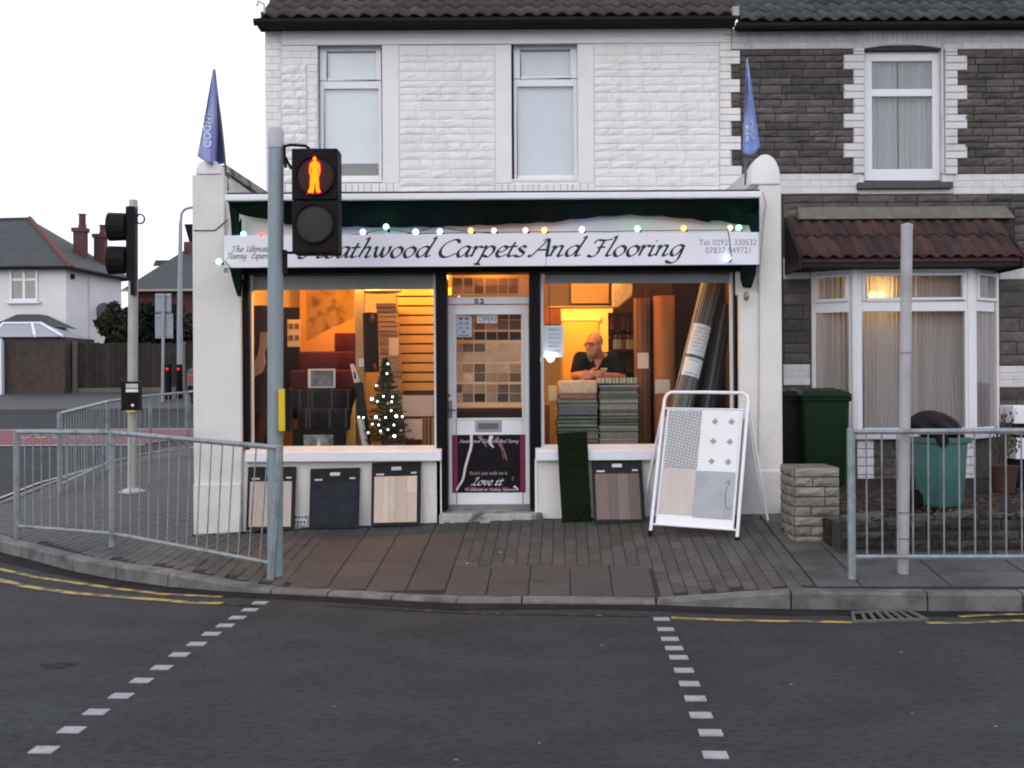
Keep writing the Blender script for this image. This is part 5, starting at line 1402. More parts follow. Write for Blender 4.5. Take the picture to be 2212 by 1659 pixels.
# ================================================================== A-board
ab_ = thing('pavement_sign', 'white metal A-board showing four vinyl flooring samples on the pavement', 'A-board', tuple(ground_hit(1500, 1150)))
fl, frr = ground_hit(1405, 1150), ground_hit(1592, 1166); bl, brr = ground_hit(1388, 1128), ground_hit(1661, 1138)
fl.y = frr.y+.28; 
tl_, tr_ = P(1437, 850, (fl.y+.42)), P(1617, 852, frr.y+.42)
fl = Vector((U(1405, 1150)[0]*fl.y/F, fl.y, CZ-U(1405, 1150)[1]*fl.y/F)); frr = P(1592, 1164, frr.y)
WM = M('white_metal', (.76, .77, .80), .35, .05, 6, spec=.5)
def lerp3(u, v):   # u across, v up the front leaf
    lo = fl.lerp(frr, u); hi = tl_.lerp(tr_, u); return lo.lerp(hi, v)
loop = [lerp3(0, -.0), lerp3(0, .3), lerp3(0, .6), lerp3(0, .955), lerp3(.02, .99), lerp3(.07, 1.01), lerp3(.5, 1.012), lerp3(.93, 1.01), lerp3(.98, .99), lerp3(1, .955), lerp3(1, .6), lerp3(1, .3), lerp3(1, 0)]
MB().tube(loop, .0155, 8).build('front_frame', WM, ab_, smooth=True)
nF = (frr-fl).cross(tl_-fl).normalized()
if nF.y > 0: nF = -nF
def leaf(u0, u1, v0, v1, name, mat, off=.0, th=.006):
    A, B, C_, D_ = lerp3(u0, v0), lerp3(u1, v0), lerp3(u1, v1), lerp3(u0, v1); o_ = nF*off; t2 = nF*(off-th)
    m_ = MB().hexa([A+t2, B+t2, B+o_, A+o_, D_+t2, C_+t2, C_+o_, D_+o_]); m_.f = [tuple(reversed(f)) for f in m_.f]
    return m_.build(name, mat, ab_)
leaf(.05, .95, .055, .885, 'panel', WM, -.004)
for v_ in (.89, .058): MB().tube([lerp3(.02, v_), lerp3(.98, v_)], .009, 6).build('cross_bar', WM, ab_)
for u_ in (.055, .945): MB().tube([lerp3(u_, .06), lerp3(u_, .885)], .007, 6).build('clip_rail', WM, ab_)
um = .47
def dots():
    m_ = bpy.data.materials.new('mesh_vinyl'); m_.use_nodes = True; n_, l_ = m_.node_tree.nodes, m_.node_tree.links
    b_ = n_['Principled BSDF']; geo = n_.new('ShaderNodeNewGeometry'); mp = n_.new('ShaderNodeMapping'); mp.inputs['Rotation'].default_value = (0, radians(30), 0); mp.inputs['Scale'].default_value = (1, 0, 1)
    l_.new(geo.outputs['Position'], mp.inputs[0]); br_ = n_.new('ShaderNodeTexBrick'); br_.inputs['Scale'].default_value = 13; br_.inputs['Mortar Size'].default_value = .055
    br_.inputs['Color1'].default_value = (.56, .57, .59, 1); br_.inputs['Color2'].default_value = (.50, .51, .53, 1); br_.inputs['Mortar'].default_value = (.17, .18, .19, 1)
    rot = n_.new('ShaderNodeMapping'); rot.inputs['Rotation'].default_value = (radians(90), 0, 0); l_.new(mp.outputs[0], rot.inputs[0])
    l_.new(rot.outputs[0], br_.inputs['Vector']); l_.new(br_.outputs[0], b_.inputs['Base Color']); b_.inputs['Roughness'].default_value = .5
    return m_
leaf(.075, um, .46, .875, 'vinyl_sample', dots(), .003)
tile = leaf(um+.003, .925, .445, .875, 'vinyl_sample', M('vinyl_white', (.70, .72, .73), .5, .03, 4), .004)
for i in range(2):
    for j in range(3):
        u_, v_ = .635+i*.195, .515+j*.142; A = lerp3(u_, v_)+nF*.0052; r_ = .03
        ux, uz = (frr-fl).normalized(), (tl_-fl).normalized()
        m = MB(); m.add([A-uz*r_*1.05, A+ux*r_, A+uz*r_*1.05, A-ux*r_], [(0, 1, 2, 3)]); m.build('diamond', M('vinyl_grey', (.27, .28, .29), .5, .05, 5), tile)
leaf(.065, um, .135, .457, 'vinyl_sample', M('vinyl_wood', (.50, .45, .42), .5, .1, 5, stretch=(3, 1, .35), col2=(.42, .38, .36), c2scale=3), .003)
s4_ = leaf(um+.003, .925, .125, .442, 'vinyl_sample', M('vinyl_slate', (.36, .38, .40), .5, .08, 5, col2=(.30, .32, .34), c2scale=5), .004)
for (ua, va, ub_, vb) in ((.70, .13, .70, .44), (.475, .34, .92, .345), (.475, .2, .92, .2)):
    MB().tube([lerp3(ua, va)+nF*.0045, lerp3(ub_, vb)+nF*.0045], .0016, 4).build('tile_line', M('line_pale', (.45, .47, .49), .5), s4_)
for L_ in ([(.84, .35), (.83, .27), (.84, .22), (.87, .19), (.91, .21)], [(.81, .365), (.85, .385), (.87, .38)], [(.86, .385), (.855, .355)]):
    MB().tube([lerp3(u_, v_)+nF*.005 for u_, v_ in L_], .003, 4).build('scuff_mark', M('scuff', (.10, .10, .11), .6), s4_)
# back leaf
bl = Vector((U(1386, 1128)[0]*(fl.y+.75)/F, fl.y+.75, 0)); bl.z = zp(bl.x, bl.y); brr = P(1661, 1138, frr.y+.62)
tb0, tb1 = tl_+Vector((0, .03, -.06)), tr_+Vector((0, .03, -.06))
MB().tube([bl, tb0], .013, 8).build('back_leg', WM, ab_); MB().tube([brr, tb1], .013, 8).build('back_leg', WM, ab_)
def bk_(u, v): return bl.lerp(brr, u).lerp(tb0.lerp(tb1, u), v)
m = MB(); m.hexa([bk_(.03, .1), bk_(.97, .1), bk_(.97, .1)+Vector((0, .006, 0)), bk_(.03, .1)+Vector((0, .006, 0)), bk_(.03, .86), bk_(.97, .86), bk_(.97, .86)+Vector((0, .006, 0)), bk_(.03, .86)+Vector((0, .006, 0))])
m.build('back_panel', M('panel_lilac', (.52, .52, .56), .5, .06, 5), ab_)
for p_ in (fl, frr, bl, brr): MB().lathe(p_+Vector((0, 0, -.012)), [(.016, -.02), (.02, .02), (.017, .03)], 10).build('rubber_foot', K_DARK, ab_)

# ================================================================== flooring sample boards and grass roll leaning on the riser
BF = M('board_frame', (.020, .021, .022), .5, .2, 8)
def sample(label, xa, ya, xb, yb, tilt_, mat, planks, inset=(6, 30, 8, 8)):
    yb_ = YP-.16
    c0 = ground_hit((xa+xb)/2, yb); t_ = thing('sample_board', label, 'sample board', tuple(c0), 'flooring sample boards leaning under the windows')
    yfoot = min(c0.y, YP-.09); a, b, c, e = R(xa, ya, xb, yb, yfoot); c = min(c, zp((a+b)/2, yfoot)+.012)
    lean_y = YP+.02-yfoot
    def bp_(u, v, o=0): return Vector((a+(b-a)*u+tilt_*v*(e-c)*0+ .0, yfoot+lean_y*v*.9-o, c+(e-c)*v+tilt_*(u-.5)*(b-a)))
    def slab(u0, u1, v0, v1, o0, o1):
        return MB().hexa([bp_(u0, v0, o1), bp_(u1, v0, o1), bp_(u1, v0, o0), bp_(u0, v0, o0), bp_(u0, v1, o1), bp_(u1, v1, o1), bp_(u1, v1, o0), bp_(u0, v1, o0)])
    slab(0, 1, 0, 1, -.004, .012).build('frame', BF, t_, bevel=.003)
    H, W = yb-ya, xb-xa
    u0, u1, v0, v1 = inset[0]/W, 1-inset[2]/W, inset[3]/H, 1-inset[1]/H
    if planks:
        for cut in planks:
            p0, p1, q0, q1, mt = cut
            slab(u0+(u1-u0)*p0+.002, u0+(u1-u0)*p1-.002, v0+(v1-v0)*q0, v0+(v1-v0)*q1, .012, .0145).build('sample_plank', mt, t_)
    else: slab(u0, u1, v0, v1, .012, .0145).build('sample_panel', mat, t_)
    PM = M('board_print', (.55, .55, .55), .6)
    slab(.40, .60, 1-.125, 1-.07, .012, .0135).build('handle_slot', PM, t_, bevel=.001)
    slab(.09, .25, 1-.20, 1-.175, .012, .0135).build('printed_name', PM, t_); slab(.80, .91, 1-.185, 1-.16, .012, .0135).build('printed_name', PM, t_)
    return t_
w1 = [M('oak_%d' % i, c_, .5, .12, 7, stretch=(4, 1, .5)) for i, c_ in enumerate(((.40, .34, .29), (.44, .38, .33), (.38, .33, .29), (.45, .39, .34)))]
sample('board of pale grey oak planks behind the grey signal pole', 531, 1010, 636, 1140, .0, None, [(0, .3, 0, 1, w1[0]), (.3, .55, 0, 1, w1[1]), (.55, .8, 0, 1, w1[2]), (.8, 1, 0, 1, w1[3])])
sample('plain charcoal slate-effect board, second from the left under the window', 667, 1013, 775, 1140, .02, M('slate_sample', (.022, .025, .034), .55, .35, 12, .2, 60), None, (6, 30, 6, 8))
w2 = [M('beech_%d' % i, c_, .5, .1, 7, stretch=(4, 1, .5)) for i, c_ in enumerate(((.55, .45, .35), (.60, .50, .40), (.50, .40, .31), (.57, .47, .36), (.52, .42, .33)))]
sample('board of cream beech strips just left of the door', 801, 1000, 908, 1136, .02, None, [(0, .2, 0, 1, w2[0]), (.2, .34, 0, 1, w2[1]), (.34, .5, .33, 1, w2[0]), (.34, .5, 0, .33, w2[4]), (.5, .76, 0, 1, w2[2]), (.76, 1, .66, 1, w2[1]), (.76, 1, 0, .66, w2[4])])
w3 = [M('walnut_%d' % i, c_, .5, .15, 7, stretch=(5, 1, .5)) for i, c_ in enumerate(((.16, .115, .10), (.13, .10, .092), (.18, .14, .115), (.12, .092, .085)))]
sample('board of brown walnut planks between the grass roll and the A-board', 1283, 997, 1394, 1130, .0, None, [(0, .3, 0, 1, w3[0]), (.3, .5, 0, 1, w3[1]), (.5, .75, 0, 1, w3[2]), (.75, 1, 0, 1, w3[3])])
gr = thing('artificial_grass', 'strip of dark green artificial grass leaning against the right window sill', 'carpet strip', tuple(ground_hit(1245, 1140)))
yg = YP-.22; A = P(1214, 1140, yg); B = P(1278, 1138, yg); A.z = zp(A.x, yg)+.005; B.z = zp(B.x, yg)+.005; C_ = P(1268, 932, YP-.075); D_ = P(1203, 936, YP-.075)
mg = MB(); NU, NV = 14, 40
def gq(u, v): return A.lerp(B, u).lerp(D_.lerp(C_, u), v)+Vector((0, -.012*sin(3*pi*v), 0))
for i in range(NU+1):
    for j in range(NV+1): mg.v.append(tuple(gq(i/NU, j/NV)))
for i in range(NU):
    for j in range(NV): q_ = i*(NV+1)+j; mg.f.append((q_, q_+NV+1, q_+NV+2, q_+1))
bk = mg.build('backing', M('grass_back', (.012, .020, .010), .95), gr); bk.modifiers.new('s', 'SOLIDIFY').thickness = .012
gb_ = MB(); rg_ = random.Random(2)
for i in range(7000):
    p_ = gq(rg_.random(), rg_.random()); d_ = Vector((rg_.uniform(-.5, .5), -1, rg_.uniform(-.6, .4))).normalized()*rg_.uniform(.008, .02); s_ = Vector((rg_.uniform(-1, 1), 0, rg_.uniform(-1, 1))).normalized()*.0022
    gb_.add([p_-s_, p_+s_, p_+d_], [(0, 1, 2)])
go = gb_.build('pile', M('grass_green', (.010, .020, .008), .8, .5, 30, col2=(.009, .012, .007), c2scale=5), gr); go['kind'] = 'stuff'

# ================================================================== flags
def flag(label, top, lb, rb_, bow, pole0, pole1, Y, colA, text, stub, cols=14, seed=1):
    t_ = thing('flag', label, 'flag', tuple(P(*pole0, Y)))
    MB().tube([P(*pole0, Y), P(*pole1, Y)], .011, 8).build('flag_pole', M('flag_pole_grey', (.10, .10, .11), .5), t_)
    if stub:
        a, b, c, e = R(*stub, Y+.06); MB().box(a, b, Y+.04, Y+.1, c, e).build('pole_bracket', M('bracket_brown', (.10, .085, .085), .7, .2, 10), t_)
    m_ = MB(); NR = 30; r_ = random.Random(seed)
    for i in range(NR+1):
        s = i/NR
        for j in range(cols+1):
            u = j/cols
            xl, yl = top[0]+(lb[0]-top[0])*s, top[1]+(lb[1]-top[1])*s
            xr, yr = top[0]+1.5+(rb_[0]-top[0])*s+bow*sin(pi*s), top[1]+(rb_[1]-top[1])*s
            x, y = xl+(xr-xl)*u, yl+(yr-yl)*u+ s*s*10*sin(pi*u)
            yy = Y-.03+(.30*s)*(sin(u*pi*2.2+.7*s*3)*.5+.3*sin(u*9+seed))
            m_.v.append(tuple(P(x, y, yy)))
    for i in range(NR):
        for j in range(cols): q_ = i*(cols+1)+j; m_.f.append((q_, q_+1, q_+cols+2, q_+cols+1))
    o_ = m_.build('cloth', colA, t_, smooth=True); o_.modifiers.new('s', 'SOLIDIFY').thickness = .003
    for body, xa, ya, xb, yb in text:
        q_ = R(xa, ya, xb, yb, Y-.27); lo_ = text_mesh(body, q_[0], q_[1], q_[2], q_[3], Y-.27, 'lettering', M('flag_white', (.62, .66, .80), .8), t_, rot=1)
        for v_ in lo_.data.vertices:      # lay each letter on the folds of the cloth
            k_ = F/(Y-.27); ax_, bz_ = v_.co.x*k_, (CZ-v_.co.z)*k_
            px_, py_ = CX+ax_+ROLL*bz_, CY+bz_-ROLL*ax_
            s = max(0, min(1, (py_-top[1])/(lb[1]-top[1])))
            xl, xr = top[0]+(lb[0]-top[0])*s, top[0]+1.5+(rb_[0]-top[0])*s+bow*sin(pi*s); u = max(0, min(1, (px_-xl)/max(1, xr-xl)))
            yy = Y-.03+(.30*s)*(sin(u*pi*2.2+.7*s*3)*.5+.3*sin(u*9+seed))-.016
            v_.co = P(px_, py_, yy)
    return t_
FB = M('flag_blue', (.21, .25, .50), .85, .25, 5, .15, 30, col2=(.25, .28, .52), c2scale=3)
FB2 = M('flag_blue_deep', (.17, .25, .54), .85, .25, 5, .15, 30, col2=(.25, .36, .60), c2scale=4)
flag('blue pennant flag lettered in white above the left pilaster', (460, 149), (427, 337), (487, 352), 3, (493, 412), (463, 150), YP+.12, FB, [('WOOD', 439, 246, 456, 318)], (483, 373, 495, 414))
flag('narrow blue pennant flag lettered in white above the right pilaster', (1613, 126), (1604, 330), (1640, 318), 0, (1610, 400), (1613, 127), YP+.2, FB2, [('OOD', 1623, 254, 1631, 300), ('NS', 1610, 272, 1617, 306)], (1614, 350, 1625, 404), seed=4)

# scraps of litter
rl_ = random.Random(8)
for lab, x, y in (('white scrap of paper on the paving under the right railing', 1913, 1184), ('tiny pale scrap near the kerb in front of the door', 1082, 1196), ('pale scrap on the red slabs left of the door', 1009, 1220)):
    p_ = ground_hit(x, y); m = MB(); c_ = p_+Vector((0, 0, .006)); n = 7
    m.v.append((c_.x, c_.y, c_.z+.012))
    for i in range(n): a_ = 2*pi*i/n; r_ = (.022 if x > 1500 else .011)*rl_.uniform(.6, 1.3); m.v.append((c_.x+r_*cos(a_), c_.y+r_*sin(a_)*1.2, c_.z+rl_.uniform(0, .008)))
    for i in range(n): m.f.append((0, 1+i, 1+(i+1) % n))
    o_ = m.build('litter', M('litter_white', (.7, .7, .7), .8), None); tag(o_, lab, 'litter', 'scraps of litter')
# ================================================================== background on the left
WH = M('house_render', (.66, .67, .68), .8, .08, 1.2, .2, 20)
SL = M('slate_roof', (.050, .056, .062), .75, .25, 2.5, .3, 12)
RIDGE = M('ridge_red', (.13, .045, .04), .8, .2, 3)
CHB = M('chimney_brick', (.10, .042, .042), .85, .3, 5, .3, 14, col2=(.06, .035, .034), c2scale=2)
BRK = M('wall_brick_far', (.062, .045, .041), .9, .35, 6, .4, 14, col2=(.045, .039, .034), c2scale=1.2)
zg = ramp(40)
H = thing('detached_house', 'white rendered house with grey hipped roof and red ridge across the side street', 'house', (-19, 42, zg))
A0 = P(142, 577, 40); B0 = P(262, 598, 44.0); zt0 = A0.z
B0.z = zt0; XLf = -24.0
wl_ = MB(); wl_.hexa([(XLf, 40, zg-.5), (A0.x, 40, zg-.5), (B0.x, 44, zg-.5), (XLf, 49, zg-.5), (XLf, 40, zt0), (A0.x, 40, zt0), (B0.x, 44, zt0), (XLf, 49, zt0)])
wl_.build('wall', WH, H)
rz = P(64, 473, 43).z; ra_ = P(64, 473, 43)
ov = .35
r_ = MB(); e0 = (A0.x+ov, 40-ov, zt0-.05); e1 = (B0.x+ov, 44+ov*2, zt0-.05); e2 = (XLf, 49.5, zt0-.05); e3 = (XLf, 40-ov, zt0-.05); t0_ = (ra_.x, 43, rz); t1_ = (XLf, 43.5, rz)
r_.add([e0, e1, e2, e3, t0_, t1_], [(3, 0, 4, 5), (0, 1, 4), (1, 2, 5, 4), (0, 3, 2, 1)]); ro_ = r_.build('roof', SL, H)
MB().tube([e0, (ra_.x, 43, rz+.03)], .10, 6).build('hip_tiles', RIDGE, ro_); MB().tube([(XLf, 43.4, rz), (ra_.x, 43, rz)], .08, 6).build('ridge_tiles', SL, ro_)
MB().tube([e3, e0, e1], .07, 6).build('gutter', GUT, H)
for xa, ya, xb, yb in ((21, 580, 81, 650),):
    a, b, c, e = R(xa, ya, xb, yb, 39.95); Yw = 39.93
    fw = MB(); xm = (a+b)/2; zm_ = c+(e-c)*.66
    for q in ((a, a+.08, c, e), (b-.08, b, c, e), (a, b, e-.09, e), (a, b, c, c+.09), (xm-.05, xm+.05, c, e), (a, b, zm_-.04, zm_+.04)): fw.box(q[0], q[1], Yw-.0+.001*len(fw.v), Yw+.08, q[2], q[3])
    wo_ = fw.build('window', W_UPVC, H)
    for q in ((a, xm, zm_, e), (xm, b, zm_, e), (a, xm, c, zm_), (xm, b, c, zm_)): MB().box(q[0]+.06, q[1]-.06, Yw+.05, Yw+.056, q[2]+.06, q[3]-.06).build('pane', M('far_pane', (.23, .22, .21), .15, .2, 1, spec=.6), wo_)
    MB().box(a-.1, b+.1, Yw-.08, Yw+.06, c-.1, c-.01).build('sill', W_UPVC, wo_)
# small hipped roof over the ground-floor bay
a, b, c, e = R(-20, 676, 135, 708, 38.6); tl0, tr0 = P(40, 676, 39.4), P(87, 676, 39.4)
MB().add([(a, 38.3, c), (b, 38.3, c), (b, 40, c), (a, 40, c), (tl0.x, 39.3, e), (tr0.x, 39.3, e), (tr0.x, 40, e), (tl0.x, 40, e)], [(0, 1, 5, 4), (1, 2, 6, 5), (3, 0, 4, 7), (4, 5, 6, 7)]).build('bay_roof', SL, H)
MB().box(a+.3, b-.4, 38.7, 40, zg-.3, c).build('bay', WH, H)
for px, y0, y1, yt, w0, w1, yy in ((174, 499, 590, 461, 16, 8.5, 42.5), (217.5, 512, 600, 487, 15, 6.5, 43.6)):
    a, b, c, e = R(px-w0, y0, px+w0, y1, yy)
    ch = MB(); b -= .14; ch.box(a, b, yy, yy+.36, c, e); cho = ch.build('chimney', CHB, ro_)
    MB().box(a-.06, b+.06, yy-.05, yy+.41, e-.02, e+.14).build('chimney_band', CHB, ro_); a2, b2, c2, e2 = R(px-w1, yt, px+w1, y0, yy)
    MB().lathe(((a2+b2)/2, yy+.18, e+.14), [((b2-a2)/2*1.05, 0), ((b2-a2)/2*.85, .35*(e2-e)), ((b2-a2)/2*.85, .75*(e2-e)), ((b2-a2)/2*1.1, .8*(e2-e)), ((b2-a2)/2, e2-e-.14)], 12).build('chimney_pot', CHB, ro_)
MB().tube([P(191, 593, 41.6)+Vector((.02, -.06, 0)), P(191, 742, 41.6)+Vector((.02, -.06, 0))], .06, 6).build('downpipe', M('pipe_white', (.5, .5, .52), .6), H)
dp = P(223, 673, 42.3); MB().lathe((dp.x+.12, 42.2, dp.z), [(.35, .10), (.2, .03), (0, 0)], 16, axis='y').build('satellite_dish', M('dish_grey', (.10, .11, .12), .6), H)
dl = P(156, 598, 40.6); MB().box(dl.x, dl.x+.15, 40.3, 40.5, dl.z-.1, dl.z+.08).build('wall_light', K_DARK, H)
# glass-roofed brick outbuilding in front
O_ = thing('brick_outbuilding', 'dark brick outbuilding with a pale glazed roof in front of the white house', 'outbuilding', (-19, 36, ramp(36)))
Yo = 35.0; a, b, c, e = R(5, 728, 140, 850, Yo); MB().box(a, b, Yo, Yo+2.5, ramp(35)-.2, e).build('wall', BRK, O_)
a2, b2, c2, e2 = R(-20, 727, 135, 731, Yo); tz = ZZ(700, 36.5, 60)
gl = MB(); tlx, trx = P(14, 700, 36.5).x, P(94, 700, 36.5).x
gl.add([(a2, Yo-.15, e), (b, Yo-.15, e), (b, Yo+2.6, e), (a2, Yo+2.6, e), (tlx, 36.3, tz), (trx, 36.3, tz)], [(0, 1, 5, 4), (1, 2, 5), (2, 3, 4, 5), (3, 0, 4)])
go_ = gl.build('glazed_roof', M('roof_glazing', (.20, .22, .25), .25, .1, 2, spec=.6), O_)
for p0, p1 in (((a2, Yo-.16, e+.02), (tlx, 36.29, tz+.02)), ((b, Yo-.16, e+.02), (trx, 36.29, tz+.02)), ((P(80, 728, Yo).x, Yo-.16, e+.02), (trx-.3, 36.29, tz+.02)), ((tlx, 36.29, tz+.02), (trx, 36.29, tz+.02))):
    MB().tube([p0, p1], .05, 6).build('glazing_bar', W_UPVC, go_)
a, b, c, e = R(-8, 735, 3, 855, Yo-.3); MB().box(a, b, Yo-.3, Yo-.1, c, e).build('white_post', W_UPVC, O_)
# board fence
fe = thing('board_fence', 'weathered brown board fence with concrete posts across the side street', 'fence', (-14, 35.5, ramp(35.5)))
FBm = M('fence_board', (.035, .031, .028), .9, .3, 4, .3, 20, rnd=.15, col2=(.035, .032, .028), c2scale=1)
def fpt(t): return Vector((P(137, 740, 35.5).x+t*13.0, 35.5+t*2.2, 0))
nb_ = 78
for i in range(nb_):
    p0, p1 = fpt(i/nb_), fpt((i+.94)/nb_); z0 = ramp(p0.y)+.1; z1 = P(140, 741, 35.5).z+random.uniform(-.02, .02)
    MB().hexa([(p0.x, p0.y, z0), (p1.x, p1.y, z0), (p1.x, p1.y+.03, z0), (p0.x, p0.y+.03, z0), (p0.x, p0.y, z1), (p1.x, p1.y, z1), (p1.x, p1.y+.03, z1), (p0.x, p0.y+.03, z1)]).build('board', FBm, fe)
for t in (.03, .165, .30, .435, .57, .70, .84):
    p_ = fpt(t); MB().box(p_.x-.07, p_.x+.07, p_.y-.12, p_.y-.01, ramp(p_.y), P(140, 738, 35.5).z).build('post', M('post_concrete', (.12, .115, .10), .9, .2, 5), fe)
MB().hexa([tuple(fpt(0)+Vector((0, -.03, ramp(35.5)+.0))), tuple(fpt(1)+Vector((0, -.03, ramp(37)+.0))), tuple(fpt(1)+Vector((0, 0, ramp(37)+.0))), tuple(fpt(0)+Vector((0, 0, ramp(35.5)))),
           tuple(fpt(0)+Vector((0, -.03, ramp(35.5)+.25))), tuple(fpt(1)+Vector((0, -.03, ramp(37)+.25))), tuple(fpt(1)+Vector((0, 0, ramp(37)+.25))), tuple(fpt(0)+Vector((0, 0, ramp(35.5)+.25)))]).build('gravel_board', MATS['post_concrete'], fe)
# second house
H2 = thing('brick_bungalow', 'red brick house with dark hipped roof behind the hedge', 'house', (-12, 52, zg))
Y2 = 50; a, b, c, e = R(262, 626, 470, 760, Y2); MB().box(a+.5, b+6, Y2+.4, Y2+8, zg-.3, e).build('wall', M('brick_red_far', (.09, .036, .034), .9, .3, 4), H2)
ap = P(345, 571, Y2+4); ap2 = P(480, 535, Y2+4); zE3 = e
MB().add([(a, Y2, zE3), (b+7, Y2, zE3), (b+7, Y2+9, zE3), (a, Y2+9, zE3), (P(398, 541, 54.5).x, Y2+4.5, P(398, 541, 54.5).z), (b+6, Y2+4.5, P(398, 541, 54.5).z)], [(0, 1, 5, 4), (1, 2, 5), (2, 3, 4, 5), (3, 0, 4), (3, 2, 1, 0)]).build('roof', SL, H2)
MB().box(P(262, 626, Y2).x, b+6, Y2-.05, Y2+.1, zE3-.06, zE3+.04).build('eaves_line', M('eaves_pale', (.4, .34, .3), .7), H2)
a, b, c, e = R(397, 522, 418, 565, 54); ch2 = MB().box(a, b+.3, 54, 55, c-1, e).build('chimney', CHB, H2)
m = MB(); a2, b2, c2, e2 = R(398, 484, 419, 522, 54)
m.hexa([(a2+.22, 54.1, c2), (b2+.1, 54.1, c2), (b2+.1, 54.8, c2), (a2+.22, 54.8, c2), (a2, 54, e2), (b2+.3, 54, e2), (b2+.3, 54.9, e2), (a2, 54.9, e2)]); m.build('chimney_pot', K_DARK, H2)
# a flatter gable roof just beyond it
MB().add([(P(336, 562, 58).x, 58, P(336, 562, 58).z), (P(420, 548, 58).x, 58, P(336, 562, 58).z), (P(420, 548, 58).x, 58, P(336, 575, 58).z), (P(330, 575, 58).x, 58, P(336, 575, 58).z), (P(336, 562, 58).x, 62, P(336, 562, 58).z), (P(420, 548, 58).x, 62, P(336, 562, 58).z)], [(3, 2, 1, 0), (0, 1, 5, 4)]).build('rear_roof', SL, H2)
# hedge shrubs
LF = [M('hedge_leaf_%d' % i, tuple(v*.75 for v in c_), .7, .4, 3, rnd=.1, spec=.3) for i, c_ in enumerate(((.030, .036, .022), (.022, .030, .020), (.042, .044, .030), (.040, .032, .024)))]
def shrub(label, x0, x1, ytop, ybot, Y, mat, n, seed, name='garden_shrub', lobes=11):
    r = random.Random(seed); a, b, c, e = R(x0, ytop, x1, ybot, Y); base = Vector(((a+b)/2, Y, ramp(Y)))
    t_ = thing(name, label, 'shrub', tuple(base), 'shrubs behind the far fence')
    tk = MB()
    L = [(Vector((r.uniform(a+.15*(b-a), b-.15*(b-a)), Y+r.uniform(-.5, .5), c+(e-c)*r.uniform(.12, .78))), r.uniform(.22, .38)*(b-a)) for _ in range(lobes)]
    for p_, rr in L: tk.tube([base+Vector((r.uniform(-.1, .1), 0, 0)), base.lerp(p_, .5)+Vector((r.uniform(-.2, .2), 0, 0)), p_], [.06, .035, .015], 5)
    tk.build('stems', M('bark', (.05, .042, .035), .9), t_)
    lf = MB()
    for i in range(n):
        p_, rr = r.choice(L); d_ = Vector((r.gauss(0, 1), r.gauss(0, 1), r.gauss(0, 1))).normalized()*rr*r.uniform(.35, 1.05)*Vector((1, 1, 1)).length/1.732
        q = p_+Vector((d_.x, d_.y*.8, d_.z*min(1, .6*(e-c)/(b-a)+.4)))
        if q.z < ramp(Y)+.2: continue
        s = r.uniform(.07, .17); u = Vector((r.gauss(0, 1), r.gauss(0, 1), r.gauss(0, 1))).normalized(); v = u.cross(Vector((r.gauss(0, 1), r.gauss(0, 1), r.gauss(0, 1)))).normalized()
        lf.add([q-u*s, q+v*s*.45, q+u*s, q-v*s*.45], [(0, 1, 2, 3)])
    o_ = lf.build('crown', mat, t_); return t_
shrub('dark bushy shrub filling the gap beside the white house', 222, 300, 668, 775, 38.6, LF[0], 5200, 1)
shrub('tall dark shrub behind the backs of the road signs', 285, 372, 625, 770, 39.0, LF[1], 6500, 2)
shrub('browner shrub at the right end of the fence', 350, 440, 650, 790, 39.4, LF[3], 5500, 3)
shrub('loose leafy shrub spilling over the end wall of the white house', 238, 280, 640, 740, 38.9, LF[2], 1500, 4, lobes=6)
# lamp post, road signs from behind, lit bollards, car
lpz = P(389, 843, 33); Yl = 33; lb_ = Vector((lpz.x, Yl, ramp(Yl)+.1))
lpo = thing('street_lamp', 'slim grey street lamp with curved arm beside the shop corner', 'street lamp', tuple(lb_))
GS = M('lamp_grey', (.27, .30, .32), .5, .1, 3)
MB().tube([lb_, P(388, 700, Yl), P(390, 480, Yl)], [.10, .085, .055], 10).build('column', GS, lpo, smooth=True)
MB().tube([P(390, 482, Yl), P(392, 462, Yl), P(398, 453, Yl), P(408, 449, Yl), P(425, 447, Yl)], .045, 8).build('arm', GS, lpo, smooth=True)
MB().ball(P(430, 448, Yl), .25, .12, .07).build('lantern', GS, lpo)
Ys = 31; sp = P(351, 842, Ys); spb = Vector((sp.x, Ys, ramp(Ys)+.1))
so_ = thing('road_sign', 'two grey road signs seen from behind on one post', 'road sign', tuple(spb))
MB().tube([spb, P(353, 634, Ys)], .045, 8).build('post', GS, so_)
SB = M('sign_back', (.26, .29, .33), .5, .08, 3)
for q in ((335, 634, 370, 676), (335, 678, 374, 731)):
    a, b, c, e = R(*q, Ys+.08); pl2 = MB().box(a, b, Ys+.075, Ys+.09, c, e).build('plate', SB, so_, bevel=.01)
    for f_ in (.12, .88): zz = c+(e-c)*f_; MB().box(a+.03, b-.03, Ys+.048, Ys+.0745, zz-.025, zz+.025).build('channel', GS, pl2)
for lab, px, Yb in (('black bollard with a red light, nearer the road sign', 363, 32), ('black bollard with a red light, nearer the parked car', 387, 32.6)):
    p_ = P(px, 797, Yb); b_ = Vector((p_.x, Yb, ramp(Yb)+.1)); t_ = thing('bollard', lab, 'bollard', tuple(b_), 'lit bollards')
    MB().tube([b_, Vector((p_.x, Yb, p_.z+.14))], .10, 10).build('post', K_DARK, t_); MB().ball((p_.x, Yb-.09, p_.z), .04).build('red_light', emission('bollard_red', (1, .03, .03), 1.6), t_)
Yc = 30.5; cz = ramp(Yc)
cx = P(402, 830, Yc).x
car = thing('parked_car', 'dark car with a red tail light, mostly hidden behind the shop corner', 'car', (cx+.8, Yc, cz))
CB = M('car_paint', (.025, .028, .032), .3, .1, 3, spec=.6)
